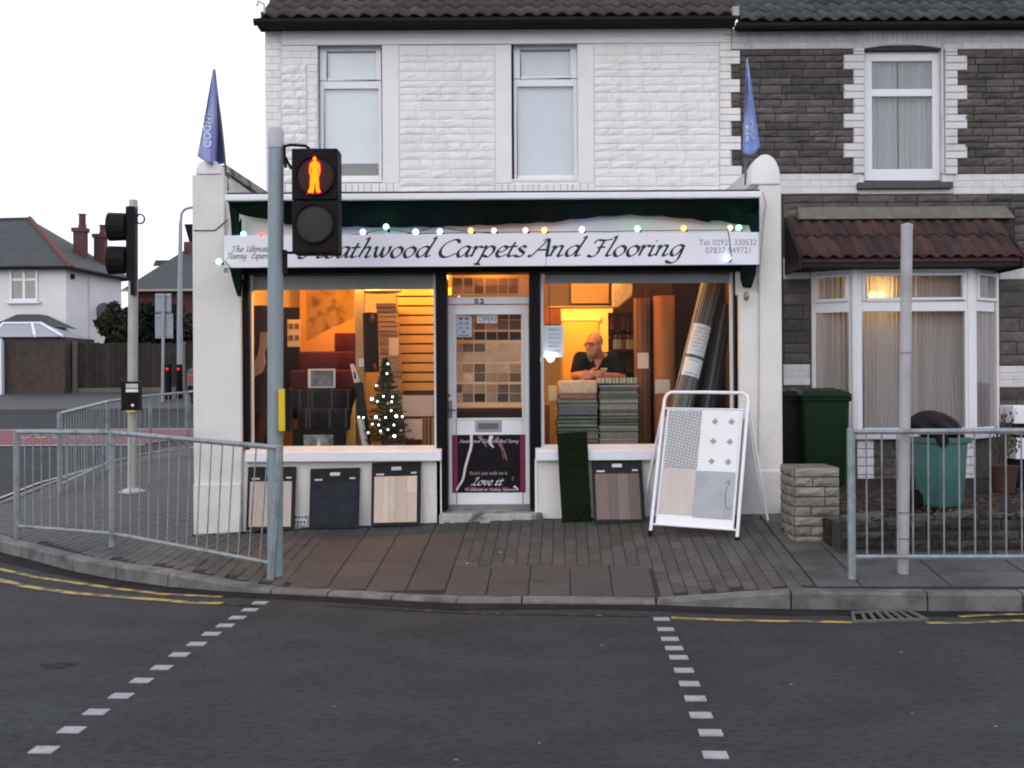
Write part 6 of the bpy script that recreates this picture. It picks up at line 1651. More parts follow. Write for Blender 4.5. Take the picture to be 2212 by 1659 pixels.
prof_ = [(0, .35), (.02, .85), (.12, 1.0), (.5, 1.05), (.75, 1.48), (2.0, 1.52), (2.7, 1.05), (3.9, .9), (4.1, .6), (4.1, .35)]
m = MB(); n = len(prof_)
for s, k in ((0, 1), (.08, 0), (1.62, 0), (1.7, 1)):
    for u, h in prof_: m.v.append((cx+s, Yc+u+(0 if not k else .0), cz+.1+h*(1 if not k else .97)))
for i in range(3):
    for j in range(n): m.f.append((i*n+j, (i+1)*n+j, (i+1)*n+(j+1) % n, i*n+(j+1) % n))
m.f.append(tuple(range(n))); m.f.append(tuple(range(4*n-1, 3*n-1, -1)))
m.build('body', CB, car, bevel=.03)
MB().add([(cx+.15, Yc+.47, cz+1.2), (cx+1.55, Yc+.47, cz+1.2), (cx+1.45, Yc+.70, cz+1.55), (cx+.25, Yc+.70, cz+1.55)], [(0, 1, 2, 3)]).build('rear_window', M('car_glass', (.05, .055, .06), .1, spec=.6), car)
for s in (.08, 1.38): MB().box(cx+s, cx+s+.24, Yc-.02, Yc+.04, cz+.78, cz+.92).build('tail_light', M('tail_red', (.35, .01, .01), .3, emit=(1, .02, .02), es=.05), car)
MB().box(cx+.05, cx+1.65, Yc-.05, Yc+.1, cz+.35, cz+.62).build('bumper', K_DARK, car, bevel=.02)
for sx in (.1, 1.6):
    for u in (.75, 3.3):
        MB().lathe((cx+sx, Yc+u, cz+.32), [(.32, -.1), (.32, .1)], 18, axis='x').build('wheel', K_DARK, car)
# ================================================================== inside the shop
zi = .36; XI0, XI1, YI1, ZI1 = XL0+.25, XR1-.24, 14.4, 3.0
WARM = (1.0, .43, .085)
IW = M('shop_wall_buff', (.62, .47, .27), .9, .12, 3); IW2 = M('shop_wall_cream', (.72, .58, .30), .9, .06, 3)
IF_ = M('shop_floor', (.20, .13, .08), .8, .2, 4); IC = M('shop_ceiling', (.6, .55, .48), .9, .05, 3)
MB().box(XI0, XI1, YG+.15, YI1, zi-.05, zi).build('shop_floor', IF_, shop)
MB().box(XI0-.02, XI1+.02, YP+.3, YI1, ZI1, ZI1+.05).build('shop_ceiling', IC, shop)
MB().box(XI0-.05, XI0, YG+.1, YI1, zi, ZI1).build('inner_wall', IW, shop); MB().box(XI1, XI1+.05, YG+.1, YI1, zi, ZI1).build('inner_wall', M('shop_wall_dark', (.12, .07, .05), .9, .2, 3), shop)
# partition between the two window displays, back walls with a lit doorway on the right
YBL = 11.9
a, b = XX(945, 12), XX(1172, 12)
YBR = 12.9
MB().box(XI0, XX(985, YBL), YBL, YBL+.06, zi, ZI1).build('inner_wall', IW, shop)
dx0, dx1 = XX(1212, YBR), XX(1325, YBR)
MB().box(XX(985, YBL), dx0, YBR, YBR+.06, zi, ZI1).build('inner_wall', IW, shop)
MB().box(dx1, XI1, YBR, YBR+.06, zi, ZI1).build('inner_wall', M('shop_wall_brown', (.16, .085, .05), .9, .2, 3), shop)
zdt = ZZ(666, YBR, 1270)
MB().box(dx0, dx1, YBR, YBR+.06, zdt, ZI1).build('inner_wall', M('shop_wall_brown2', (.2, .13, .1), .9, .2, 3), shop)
# back room, strongly lit
MB().box(dx0-.5, dx1+.6, YI1-.05, YI1, zi, ZI1).build('inner_wall', IW2, shop)
MB().box(dx0-.55, dx0-.5, YBR+.06, YI1, zi, ZI1).build('inner_wall', IW2, shop); MB().box(dx1+.6, dx1+.65, YBR+.06, YI1, zi, ZI1).build('inner_wall', IW2, shop)
YDD = YI1-.06
a, b, c, e = R(1216, 693, 1292, 860, YDD); bd = MB().box(a, b, YDD-.05, YDD, zi, e).build('back_door', M('back_door_buff', (.62, .42, .15), .7, .05, 3), shop)
MB().box(a-.03, b+.03, YDD-.07, YDD-.052, e, e+.06).build('architrave', M('architrave', (.7, .6, .4), .7), bd)
for x_, z_, y_, pw in ((-1.6, 2.86, 10.75, 98), (-.55, 2.86, 11.0, 46), (.75, 2.86, 10.8, 30), ((dx0+dx1)/2, 2.86, 13.6, 85), (1.75, 2.86, 10.7, 9), (-.2, 2.86, 10.32, 3)):  # the weak one by the door is added to light the tile display
    f_ = thing('ceiling_lamp', {-1.6: 'warm ceiling light over the stair display in the left window', -.55: 'warm ceiling light right of the left window', -.2: 'warm light added inside the door for the tile display', .75: 'warm ceiling light over the carpet stacks', 1.75: 'warm ceiling light over the leaning rolls'}.get(x_, 'warm ceiling light in the lit back room'), 'ceiling lamp', (x_, y_, 2.97), 'warm ceiling lights inside the shop')
    MB().lathe((x_, y_, 2.88), [(.0, 0), (.11, .02), (.13, .06), (.10, .10)], 18).build('shade', emission('lamp_shade', (1, .62, .25), 2.0), f_)
    lamp('lamp_light', (x_, y_, z_-.06), pw, WARM, .1, f_)
# display deck at sill height
zdk = ZZ(968, YG+.1, 1000)-.02
DK_ = M('deck_wood', (.30, .18, .09), .7, .2, 5)
MB().box(XX(545, YG), XX(944, YG), YG+.02, YG+.16, zdk-.06, zdk).build('display_deck', DK_, shop)
MB().box(XX(1172, YG), XX(1582, YG), YG+.02, YG+.16, zdk-.06, zdk).build('display_deck', DK_, shop)

# --- left window
RC = M('red_carpet', (.075, .008, .010), .95, .15, 25); RCt = M('red_carpet_lit', (.16, .012, .014), .95, .3, 25, .3, 150)
BSt = stripes('black_stripe_carpet', [(.014, .012, .014), (.02, .016, .018), (.012, .012, .013), (.05, .055, .06), (.03, .012, .014), (.016, .014, .016)], .018)
sd = thing('stair_display', 'carpeted display stairs with red upper steps and black striped lower steps', 'display stairs', tuple(P(690, 965, 10.6)))
steps = [(726, 918, 784, 959, 11.0, 'r'), (645, 759, 766, 800, 10.85, 'r'), (626, 799, 764, 841, 10.70, 'r'), (630, 841, 758, 883, 10.55, 'b'), (642, 883, 754, 928, 10.42, 'b')]
steps[0] = (722, 719, 767, 760, 11.0, 'r')
for xa, ya, xb, yb, yy, k in steps:
    a, b, c, e = R(xa, ya, xb, yb, yy)
    MB().box(a, b, yy, yy+.5, c, e).build('step', RC if k == 'r' else BSt, sd, bevel=.018, seg=3, smooth=True)
STG = M('orange_timber', (.55, .26, .06), .7, .12, 5)
pl2 = [(600, 975), (612, 850), (638, 770), (655, 742), (700, 716), (766, 688), (766, 975)]
q = [P(x, y, 11.52) for x, y in pl2]; MB().prism([(p.x, p.z) for p in q][::-1], 11.52, 11.56).build('stringer', STG, sd)
pl3 = [(744, 975), (752, 930), (762, 880), (768, 860), (768, 975)]
q = [P(x, y, 10.5) for x, y in pl3]; MB().prism([(p.x, p.z) for p in q][::-1], 10.5, 10.53).build('stringer', STG, sd)
fp = thing('framed_photo', 'black and white photo in a white frame on the display stairs', 'picture', tuple(P(694, 839, 10.66)))
def pic(t_, xa, ya, xb, yb, Y, bw, fm, pm, lean=0):
    a, b, c, e = R(xa, ya, xb, yb, Y); MB().box(a, b, Y, Y+.015, c, e).build('frame', fm, t_, bevel=.003)
    w = bw*Y/F; MB().box(a+w*1.6, b-w*.9, Y-.003, Y-.0005, c+w*.8, e-w*.8).build('print', pm, t_); return a, b, c, e
PH = M('photo_grey', (.10, .10, .11), .4, .6, 9, col2=(.22, .22, .23), c2scale=7, c2pos=(.45, .6))
WF = M('frame_white', (.62, .58, .56), .6, .05, 8)
pic(fp, 665, 797, 724, 838, 10.64, 4, WF, PH)
fp2 = thing('framed_photo', 'dark framed photo leaning low in the left window', 'picture', tuple(P(688, 968, 10.3)))
a, b, c, e = R(632, 927, 746, 967, 10.34); MB().box(a, b, 10.34, 10.36, c, e).build('frame', K_DARK, fp2, bevel=.004)
a, b, c, e = R(656, 939, 720, 966, 10.335); MB().box(a, b, 10.33, 10.338, c, e).build('print', PH, fp2)
a, b, c, e = R(683, 948, 694, 966, 10.33); MB().prism([(a, c), (b, c), ((a+b)/2+.012, (c+e)/2), ((a+b)/2, e), ((a+b)/2-.012, (c+e)/2)], 10.325, 10.3295).build('print_figure', WF, fp2)
pb_ = thing('picture_board', 'board with four small pictures hung at the left of the left window', 'notice board', tuple(P(635, 750, 11.0)))
a, b, c, e = R(621, 690, 648, 749, 11.0); MB().box(a, b, 11.0, 11.02, c, e).build('sheet', M('board_cream', (.55, .42, .3), .8), pb_)
for x, y in ((624, 699), (637, 699), (624, 724), (637, 724)):
    a, b, c, e = R(x, y, x+9, y+11, 11.0); MB().box(a, b, 10.995, 10.999, c, e).build('small_picture', M('pic_brown', (.14, .07, .045), .7, .5, 20), pb_)
dkc = thing('wall_hanging', 'dark panel added to darken the wall behind the four small pictures', 'carpet', tuple(P(625, 860, 11.3)))
a, b, c, e = R(604, 664, 647, 905, 11.3); MB().box(a, b, 11.3, 11.33, c, e).build('sheet', M('dark_panel', (.010, .008, .008), .95, .3, 10), dkc)  # plain dark panel, added where the back wall came out too bright
def roll(name, label, cat, p0, p1, r, mat, endmat=None, group=None, flat_=1.0):
    t_ = thing(name, label, cat, tuple(p0), group); MB().tube([p0, p1], r, 24).build('roll', mat, t_, smooth=True)
    d_ = (Vector(p1)-Vector(p0)).normalized()
    MB().tube([Vector(p1)-d_*.01, Vector(p1)+d_*.004], r*.55, 16).build('roll_core', endmat or K_DARK, t_); return t_
FLm = M('floral_carpet', (.016, .012, .012), .95, .4, 14, .3, 120, col2=(.20, .10, .06), c2scale=16, c2pos=(.6, .66))
roll('carpet_roll', 'black floral carpet roll hanging beside the tan post', 'carpet roll', P(803, 804, 10.72), P(800, 676, 10.72), .078, FLm)
a, b, c, e = R(768, 600, 787, 870, 10.78); MB().box(a, b, 10.78, 10.84, zdk-.5, e).build('display_post', M('tan_post', (.36, .25, .14), .8, .1, 5), shop)
cdm = thing('price_tag', 'small pale card stuck to the tan post', 'card', tuple(P(781, 792, 10.77))); a, b, c, e = R(775, 775, 788, 792, 10.77); MB().box(a, b, 10.765, 10.775, c, e).build('sheet', PAPER, cdm)
# bundle of planks on end, edges banded
ps = thing('plank_bundle', 'tall bundle of wooden laminate planks standing behind the Christmas tree', 'plank bundle', tuple(P(845, 965, 10.9)))
PK = [M('laminate_%d' % i, c_, .6, .15, 6) for i, c_ in enumerate(((.30, .20, .13), (.24, .15, .10), (.35, .24, .16), (.20, .13, .09)))]
rp = random.Random(4); nn = 30
for i in range(nn):
    f0, f1 = i/nn, (i+.8)/nn
    xa0 = 812+18*(1-f0)*0+ (1-f0)*18; xb0_ = 853+(1-f0)*20
    ya, yb = 655+(965-655)*f0, 655+(965-655)*f1
    a, b, c, e = R(812+20*f0, ya, 855+18*f0, yb, 10.95); dx = rp.uniform(-.006, .006)
    MB().box(a+dx, b+dx, 10.95, 11.15, c, e).build('plank', rp.choice(PK), ps)
# slatwall
sw = thing('slatwall', 'orange lit slatwall panel with horizontal grooves in the left window', 'display panel', tuple(P(895, 830, 11.2)))
a, b, c, e = R(856, 600, 990, 965, 11.25); MB().box(a, b, 11.25, 11.27, c, e).build('backing', M('slat_back', (.10, .05, .02), .8), sw)
SWm = M('slat_face', (.62, .36, .10), .5, .08, 5); k = 0; y = 622
while y < 838:
    q = R(858, y, 988, y+16.5, 11.24); MB().box(q[0], q[1], 11.225, 11.249, q[2], q[3]).build('slat', SWm, sw, bevel=.003); y += 20.5
def crd(name, label, cat, q, Y, mat, group=None):
    t_ = thing(name, label, cat, tuple(P((q[0]+q[2])/2, q[3], Y)), group); a, b, c, e = R(*q, Y); MB().box(a, b, Y, Y+.004, c, e).build('sheet', mat, t_); return t_
PC = M('card_peach', (.66, .50, .40), .8, .05, 8)
crd('price_card', 'white price card clipped to the plank bundle', 'card', (840, 730, 861, 768), 10.9, PC)
crd('price_card', 'large plain card under the slatwall by the door post', 'card', (869, 854, 937, 899), 10.75, PC)
crd('price_card', 'plain card standing right of the Christmas tree', 'card', (874, 905, 912, 949), 10.55, PC)
ST2 = stripes('multi_stripe_carpet', [(.30, .17, .07), (.12, .03, .03), (.45, .28, .10), (.20, .10, .05), (.35, .22, .12), (.08, .03, .04)], .012)
t_ = thing('carpet_sample', 'upright striped carpet sample by the door post', 'carpet sample', tuple(P(925, 966, 10.5))); a, b, c, e = R(912, 903, 938, 967, 10.5); MB().box(a, b, 10.5, 10.56, c, e).build('pile', ST2, t_, bevel=.008)
tb_ = thing('sample_book', 'dark carpet sample book with a white tag handle', 'sample book', tuple(P(775, 966, 10.5)))
q = [P(x, y, 10.45) for x, y in ((764, 827), (783, 826), (801, 966), (780, 966))]; MB().prism([(p.x, p.z) for p in q][::-1], 10.45, 10.5).build('cover', M('book_dark', (.022, .022, .022), .8, .2, 15), tb_)
q = [P(x, y, 10.44) for x, y in ((756, 787), (764, 786), (777, 824), (765, 827))]; MB().prism([(p.x, p.z) for p in q][::-1], 10.44, 10.45).build('tag', PC, tb_)
q = [P(x, y, 10.437) for x, y in ((764, 803), (767, 803), (770, 818), (765, 818))]; MB().prism([(p.x, p.z) for p in q][::-1], 10.434, 10.438).build('tag_slot', K_DARK, tb_)
# clear wrapped roll at the foot and pale strips
roll('vinyl_roll', 'short silver-grey vinyl roll at the foot of the Christmas tree', 'vinyl roll', P(790, 966, 10.3), P(778, 905, 10.4), .036, M('vinyl_silver', (.30, .29, .28), .25, .2, 12, spec=.6))
# left end: dark hanging carpets and a shaped peach offcut
rr0 = roll('carpet_roll', 'dark brown carpet roll standing at the far left of the window', 'carpet roll', P(565, 966, 10.5), P(565, 662, 10.55), .10, M('dark_brown_carpet', (.028, .018, .016), .95, .3, 14))
of = thing('carpet_offcut', 'peach carpet offcut hanging at the far left of the window', 'carpet', tuple(P(565, 800, 10.32)))
L_ = [(561, 718), (578, 718), (579, 745), (570, 762), (573, 785), (566, 805), (548, 815), (546, 790), (556, 765), (560, 745)]
q = [P(x, y, 10.34) for x, y in L_]; MB().prism([(p.x, p.z) for p in q][::-1], 10.34, 10.37).build('offcut', M('peach_carpet', (.34, .22, .15), .95, .2, 12), of, bevel=.01)
roll('carpet_roll', 'reddish brown carpet roll low down at the far left of the window', 'carpet roll', P(556, 968, 10.26), P(572, 880, 10.3), .05, M('russet_carpet', (.055, .022, .02), .95, .3, 14))
wall_c = thing('wall_hanging', 'patterned buff carpet hung on the back wall of the left window', 'carpet', tuple(P(715, 780, 11.85)))
a, b, c, e = R(660, 600, 765, 780, 11.85); MB().box(a, b, 11.84, 11.87, c, e).build('sheet', M('buff_pattern', (.34, .20, .07), .9, .2, 8, col2=(.16, .09, .03), c2scale=7, c2pos=(.5, .62)), wall_c)
a, b, c, e = R(648, 600, 660, 790, 11.7); MB().box(a, b, 11.7, 11.8, zi, e).build('display_post', STG, shop)
lampw = thing('hanging_sign', 'pale oval ceiling fitting at the top of the left window', 'ceiling fitting', tuple(P(823, 630, 10.9)))
MB().ball(P(822, 629, 10.9), .23, .1, .03, n=20).build('fitting', M('fitting_cream', (.7, .6, .45), .6), lampw, smooth=True)

# Christmas tree with fairy lights
xt = thing('christmas_tree', 'small dark green Christmas tree with white fairy lights in the left window', 'Christmas tree', tuple(P(836, 966, 10.32)))
tb = P(836, 966, 10.32); tt = P(834, 775, 10.36); tr = random.Random(6)
MB().tube([tb, tt], [.012, .004], 6).build('trunk', M('tree_stem', (.03, .02, .012), .9), xt)
MB().lathe(tb, [(.05, -.01), (.06, .05), (.05, .055)], 14).build('tub', M('tub_red', (.10, .012, .015), .6), xt)
nd_ = MB(); Hh = tt.z-tb.z
for i in range(130):
    s = .04+.96*(i/130)**.95; z = tb.z+Hh*s; R_ = (.26*(1-s)**.85+.016)*tr.uniform(.75, 1.1); a_ = i*2.39996
    d_ = Vector((cos(a_), sin(a_)*.7, tr.uniform(-.12, .25))).normalized(); p0 = Vector((tb.x+(tt.x-tb.x)*s, tb.y, z))
    nd_.tube([p0, p0+d_*R_], [.004, .002], 4, cap=False)
    for k in range(int(40+R_*420)):
        f_ = tr.uniform(.12, 1); q_ = p0+d_*R_*f_; n_ = Vector((tr.gauss(0, 1), tr.gauss(0, 1), tr.gauss(0, 1))); n_ = (n_-d_*n_.dot(d_)).normalized()+d_*.6
        n_ = n_.normalized()*tr.uniform(.018, .036); s_ = Vector((tr.uniform(-1, 1), tr.uniform(-1, 1), tr.uniform(-1, 1))).normalized()*.0034
        nd_.add([q_-s_, q_+s_, q_+n_], [(0, 1, 2)])
nd_.build('needles', M('fir_green', (.022, .046, .030), .6, .4, 30), xt)
for x, y in ((838, 786), (836, 807), (813, 833), (828, 856), (848, 857), (803, 862), (815, 867), (845, 887), (812, 901), (833, 902), (869, 900), (856, 899), (804, 916), (851, 918), (838, 928), (795, 935), (852, 942), (785, 902), (775, 901), (822, 931), (846, 868), (818, 918)):
    MB().ball(P(x, y, 10.15), .0080 if (x+y) % 3 else .0135, n=8, m=6).build('fairy_light', emission('fairy', (.95, .97, 1), 9), xt)
for i, (x, y, cc_) in enumerate(((838, 872, (.5, .3, .2)), (820, 907, (.4, .35, .3)), (866, 930, (.45, .35, .3)), (824, 937, (.5, .2, .03)), (842, 945, (.15, .02, .02)))):
    MB().ball(P(x, y, 10.17), .013, n=10, m=8).build('bauble', M('bauble_%d' % i, cc_, .3, spec=.6), xt, smooth=True)

# --- door: tile display behind the glass
td = thing('tile_display', 'peach display rack of small flooring tiles behind the door glass', 'display rack', tuple(P(1056, 905, 10.42)))
YT2 = 10.42
TBm = M('rack_peach', (.74, .44, .25), .8, .05, 5)
a, b, c, e = R(975, 660, 1140, 880, YT2); MB().box(a, b, YT2, YT2+.02, c, e).build('backing', TBm, td)
a, b, c, e = R(975, 882, 1140, 915, YT2); MB().box(a, b, YT2, YT2+.02, c, e).build('base_panel', M('rack_brown', (.045, .028, .02), .8, .1, 5), td)
a, b, c, e = R(975, 570, 1140, 638, YT2); MB().box(a, b, YT2, YT2+.02, c, e).build('backing', TBm, td)
TC = {'k': (.030, .018, .014), 'd': (.05, .026, .018), 'b': (.12, .062, .038), 'm': (.34, .19, .12), 'p': (.52, .32, .20), 'l': (.60, .40, .27), 'g': (.11, .085, .055), 'r': (.25, .11, .07)}
cols = [(986, 998), (1000, 1022), (1025, 1048), (1051, 1073), (1075, 1098), (1101, 1125)]
rows_ = [((680, 690), 'lbbldd'), ((692, 712), 'lmbmbd'), ((717, 734), 'bbkkkk'), ((742, 760), 'mbbppp'), ((762, 780), 'pppppp'), ((786, 804), 'pmbppm'), ((806, 824), 'plbmmb'), ((830, 848), 'bmmmbg'), ((850, 868), 'pgkmdg')]
tm = {k: M('tile_'+k, v, .5, .25, 14) for k, v in TC.items()}
for (ya, yb), s in rows_:
    for (xa, xb), k in zip(cols, s):
        q = R(xa, ya, xb, yb, YT2); MB().box(q[0], q[1], YT2-.008, YT2-.0005, q[2], q[3]).build('tile', tm[k], td)
for (ya, yb), s in (((601, 617), 'gbmmmm'), ((619, 634), 'mmbrrr')):
    for (xa, xb), k in zip([(979, 998), (1003, 1021), (1025, 1044), (1049, 1074), (1077, 1096), (1099, 1118)], s):
        q = R(xa, ya, xb, yb, YT2); MB().box(q[0], q[1], YT2-.008, YT2-.0005, q[2], q[3]).build('tile', tm[k], td)

# --- right window
def stack(label, xa, xb, ytop, ybot, Y, cols_, n, seed, depth=.42):
    r = random.Random(seed); t_ = thing('carpet_stack', label, 'carpet samples', tuple(P((xa+xb)/2, ybot, Y)), 'stacks of carpet samples in the right window')
    y = ybot
    for i in range(n):
        h = (ybot-ytop)/n*r.uniform(.8, 1.2); a, b, c, e = R(xa+r.uniform(-2, 2), y-h*.9, xb+r.uniform(-2, 2), y, Y)
        m_ = MB().box(a, b, Y+r.uniform(-.01, .015), Y+depth, c, e); m_.build('sample_sheet', cols_[int(r.random()*len(cols_))], t_, bevel=.005); y -= (ybot-ytop)/n
    return t_
def cm(n, c): return M('sample_'+n, c, .95, .25, 20, .3, 120)
G1 = [cm('g1', (.13, .13, .10)), cm('g2', (.09, .12, .09)), cm('g3', (.16, .15, .12)), cm('g4', (.10, .14, .13)), cm('g5', (.11, .11, .115)), cm('g6', (.20, .18, .15))]
G2 = [cm('h1', (.17, .155, .12)), cm('h2', (.21, .19, .16)), cm('h3', (.13, .13, .095)), cm('h4', (.24, .22, .19)), cm('h5', (.10, .105, .08))]
sL = stack('left stack of carpet samples topped by a peach fold in the right window', 1205, 1291, 862, 966, 10.42, G1, 12, 1)
stack('right stack of carpet samples with a striped top in the right window', 1295, 1379, 830, 966, 10.45, G2, 20, 2)
a, b, c, e = R(1207, 821, 1290, 852, 10.42); MB().box(a, b, 10.41, 10.80, c, e).build('peach_fold', cm('peach', (.50, .34, .22)), sL, bevel=.03, seg=4, smooth=True)
a, b, c, e = R(1208, 852, 1289, 863, 10.42); MB().box(a, b, 10.415, 10.80, c, e-.001).build('rose_fold', cm('rose', (.22, .11, .09)), sL, bevel=.015)
tbk = thing('sample_strip', 'strip of cream and brown sample swatches on top of the right stack', 'carpet samples', tuple(P(1335, 828, 10.45)))
for i in range(22):
    xa = 1293+i*3.85; q = R(xa, 815.5, xa+3.5, 828, 10.45); MB().box(q[0], q[1], 10.44, 10.8, q[2], q[3]).build('swatch', [cm('sw1', (.42, .36, .26)), cm('sw2', (.20, .15, .10)), cm('sw3', (.50, .44, .34)), cm('sw4', (.30, .24, .16))][(i*7) % 4], tbk)
roll('carpet_roll', 'tall brown carpet roll with a white note stuck to it', 'carpet roll', Vector((XX(1388, 10.9), 10.9, zi)), P(1386, 645, 10.9), .085, stripes('brown_roll', [(.20, .10, .05), (.16, .075, .04), (.26, .14, .07), (.12, .05, .035)], .02))
roll('carpet_roll', 'thin dark carpet roll behind the brown one', 'carpet roll', Vector((XX(1407, 11.05), 11.05, zi)), P(1404, 625, 11.05), .06, M('dark_roll', (.035, .02, .018), .95, .2, 10))
roll('carpet_roll', 'wide orange-brown carpet roll standing in the middle of the right window', 'carpet roll', Vector((XX(1436, 10.85), 10.85, zi)), P(1434, 640, 10.85), .112, M('orange_roll', (.34, .13, .045), .95, .12, 8))
t_ = crd('paper_note', 'white note on the tall brown carpet roll', 'note', (1377, 762, 1401, 796), 10.79, PC); crd('paper_note', 'white note on the wide orange-brown carpet roll', 'note', (1415, 820, 1447, 850), 10.72, PC)
GRS = stripes('grey_stripe_roll', [(.11, .115, .115), (.055, .055, .06), (.20, .20, .20), (.035, .033, .036), (.28, .28, .275), (.08, .08, .085)], .011, lean=-.30)
GRS2 = stripes('dark_stripe_roll', [(.035, .033, .038), (.06, .06, .065), (.022, .02, .024), (.10, .10, .105)], .012, lean=-.22)
lr1 = roll('vinyl_roll', 'grey striped roll leaning across the right window with two white notices', 'vinyl roll', P(1447, 985, 10.25), P(1540, 602, 10.62), .108, GRS)
lr2 = roll('vinyl_roll', 'darker striped roll leaning beside the grey one', 'vinyl roll', P(1513, 985, 10.3), P(1567, 662, 10.6), .085, GRS2)
d1 = (P(1540, 602, 10.62)-P(1447, 985, 10.25)).normalized()
def notice(label, s0, s1, lines):
    p0, p1 = P(1447, 985, 10.25), P(1540, 602, 10.62); A_, B_ = p0.lerp(p1, s0), p0.lerp(p1, s1)
    t_ = thing('paper_notice', label, 'notice', tuple(A_), 'notices on the leaning roll'); m_ = MB(); n = 10
    side = d1.cross(Vector((0, 1, 0))).normalized()
    if side.x < 0: side = -side
    nf = side.cross(d1).normalized()
    if nf.y > 0: nf = -nf
    for i in range(n+1):
        a_ = radians(-58+108*i/n)
        for Q in (A_, B_): m_.v.append(tuple(Q+(side*sin(a_)+nf*cos(a_))*.112))
    for i in range(n): m_.f.append((2*i, 2*i+2, 2*i+3, 2*i+1))
    m_.build('sheet', PAPER, t_)
    H_ = (B_-A_).length
    for k in range(lines):
        f_ = .86-k*(.72/max(1, lines-1)); Q = A_.lerp(B_, f_); me_ = MB()
        for i in range(9):
            a_ = radians(-40+9*i); 
            for dz_ in (-.0075, .0075): me_.v.append(tuple(Q+d1*dz_+(side*sin(a_)+nf*cos(a_))*.1132))
        for i in range(8):
            if (i*5+k*3) % 7: me_.f.append((2*i, 2*i+2, 2*i+3, 2*i+1))
        me_.build('print_line', M('print_faint', (.42, .44, .52), .8), t_)
notice('upper white notice with faint lines of print on the leaning grey roll', .548, .72, 7); notice('lower, smaller white notice on the leaning grey roll', .43, .53, 2)
wn_ = card('window_notice', 'white clearance notice taped inside the left of the right window', 'notice', 1174, 703, 1217, 772, YG+.02, PAPER,
           [('REMNANT', 1184, 1211, 709, 714.5), ('Clearance', 1184, 1211, 718, 724), ('REMNANT', 1184, 1211, 727, 732.5), ('Clearance', 1184, 1211, 736, 742), ('REMNANT', 1184, 1211, 745, 750.5), ('Clearance', 1184, 1211, 754, 760)], M('notice_ink', (.30, .33, .42), .8))
bb = thing('bare_bulb', 'very bright bare white bulb hanging by the notice in the right window', 'light bulb', tuple(P(1190, 773, YG-.03)))
MB().ball(P(1189, 774, YG+.06), .032, n=14, m=10).build('bulb', emission('bright_bulb', (1, 1, 1), 40), bb, smooth=True)
MB().tube([P(1189, 768, YG+.06), P(1189, 742, YG+.075), P(1186, 640, YG+.08), P(1188, 590, YG+.08)], .004, 5).build('flex', CABLE, bb)
lamp('bulb_light', P(1189, 776, YG+.005), 1.6, (1, .97, .95), .03, bb)
# boards and shelving above and behind
crd('display_board', 'buff panel in a dark frame high in the right window', 'panel', (1234, 608, 1315, 655), 11.4, M('panel_buff', (.45, .26, .14), .8, .06, 5))
a, b, c, e = R(1160, 600, 1325, 664, 11.5); MB().box(a, b, 11.5, 11.53, c, e).build('header_board', M('header_dark', (.14, .10, .09), .8, .15, 5), shop)
a, b, c, e = R(1185, 661, 1330, 665, 11.4); MB().box(a, b, 11.35, 11.5, c, e).build('header_shelf', M('shelf_edge', (.4, .3, .2), .6), shop)
pgm = M('poly_bag', (.42, .34, .24), .18, .3, 8, .8, 22, spec=.7)
pgo = thing('plastic_bundle', 'crinkled clear plastic bundle hanging at the top of the right window', 'plastic bundle', tuple(P(1345, 640, 11.1)))
q = [P(x, y, 11.1) for x, y in ((1323, 612), (1367, 612), (1367, 640), (1335, 666), (1323, 664))]; MB().prism([(p.x, p.z) for p in q][::-1], 11.1, 11.25).build('bundle', pgm, pgo, bevel=.02)
shf = thing('dark_shelving', 'dark shelving with small bottles behind the man', 'shelves', tuple(P(1350, 860, 12.2)))
SHm = M('shelf_brown', (.06, .025, .018), .8, .2, 6)
a, b, c, e = R(1318, 672, 1500, 850, 12.25); MB().box(a, b, 12.45, 12.5, zi, e).build('back_panel', SHm, shf)
for y in (680, 727, 756, 800): q = R(1318, y, 1380, y+3, 12.2); MB().box(q[0], q[1], 12.2, 12.45, q[2], q[3]).build('shelf', SHm, shf)
rq = random.Random(3)
for i in range(5):
    p_ = P(1330+i*9, 754, 12.25); MB().lathe((p_.x, 12.25, p_.z), [(.03, 0), (.03, .1), (.012, .13), (.012, .16)], 10).build('bottle', M('bottle_%d' % (i % 3), ((.5, .5, .45), (.3, .35, .3), (.25, .1, .06))[i % 3], .3), shf)
for i in range(5):
    q = R(1322+i*10, 684, 1330+i*10, 684+rq.uniform(22, 40), 12.2); MB().box(q[0], q[1], 12.2, 12.4, q[2], q[3]).build('folder', M('folder_%d' % (i % 3), ((.09, .03, .02), (.05, .03, .03), (.12, .06, .03))[i % 3], .8), shf)
drk = thing('dark_curtain', 'dark carpet hung behind the leaning rolls', 'carpet', tuple(P(1500, 900, 11.3)))
a, b, c, e = R(1455, 600, 1600, 975, 11.35); MB().box(a, b, 11.35, 11.4, zi, e).build('hanging', M('dark_hang', (.022, .014, .013), .95, .3, 8), drk)
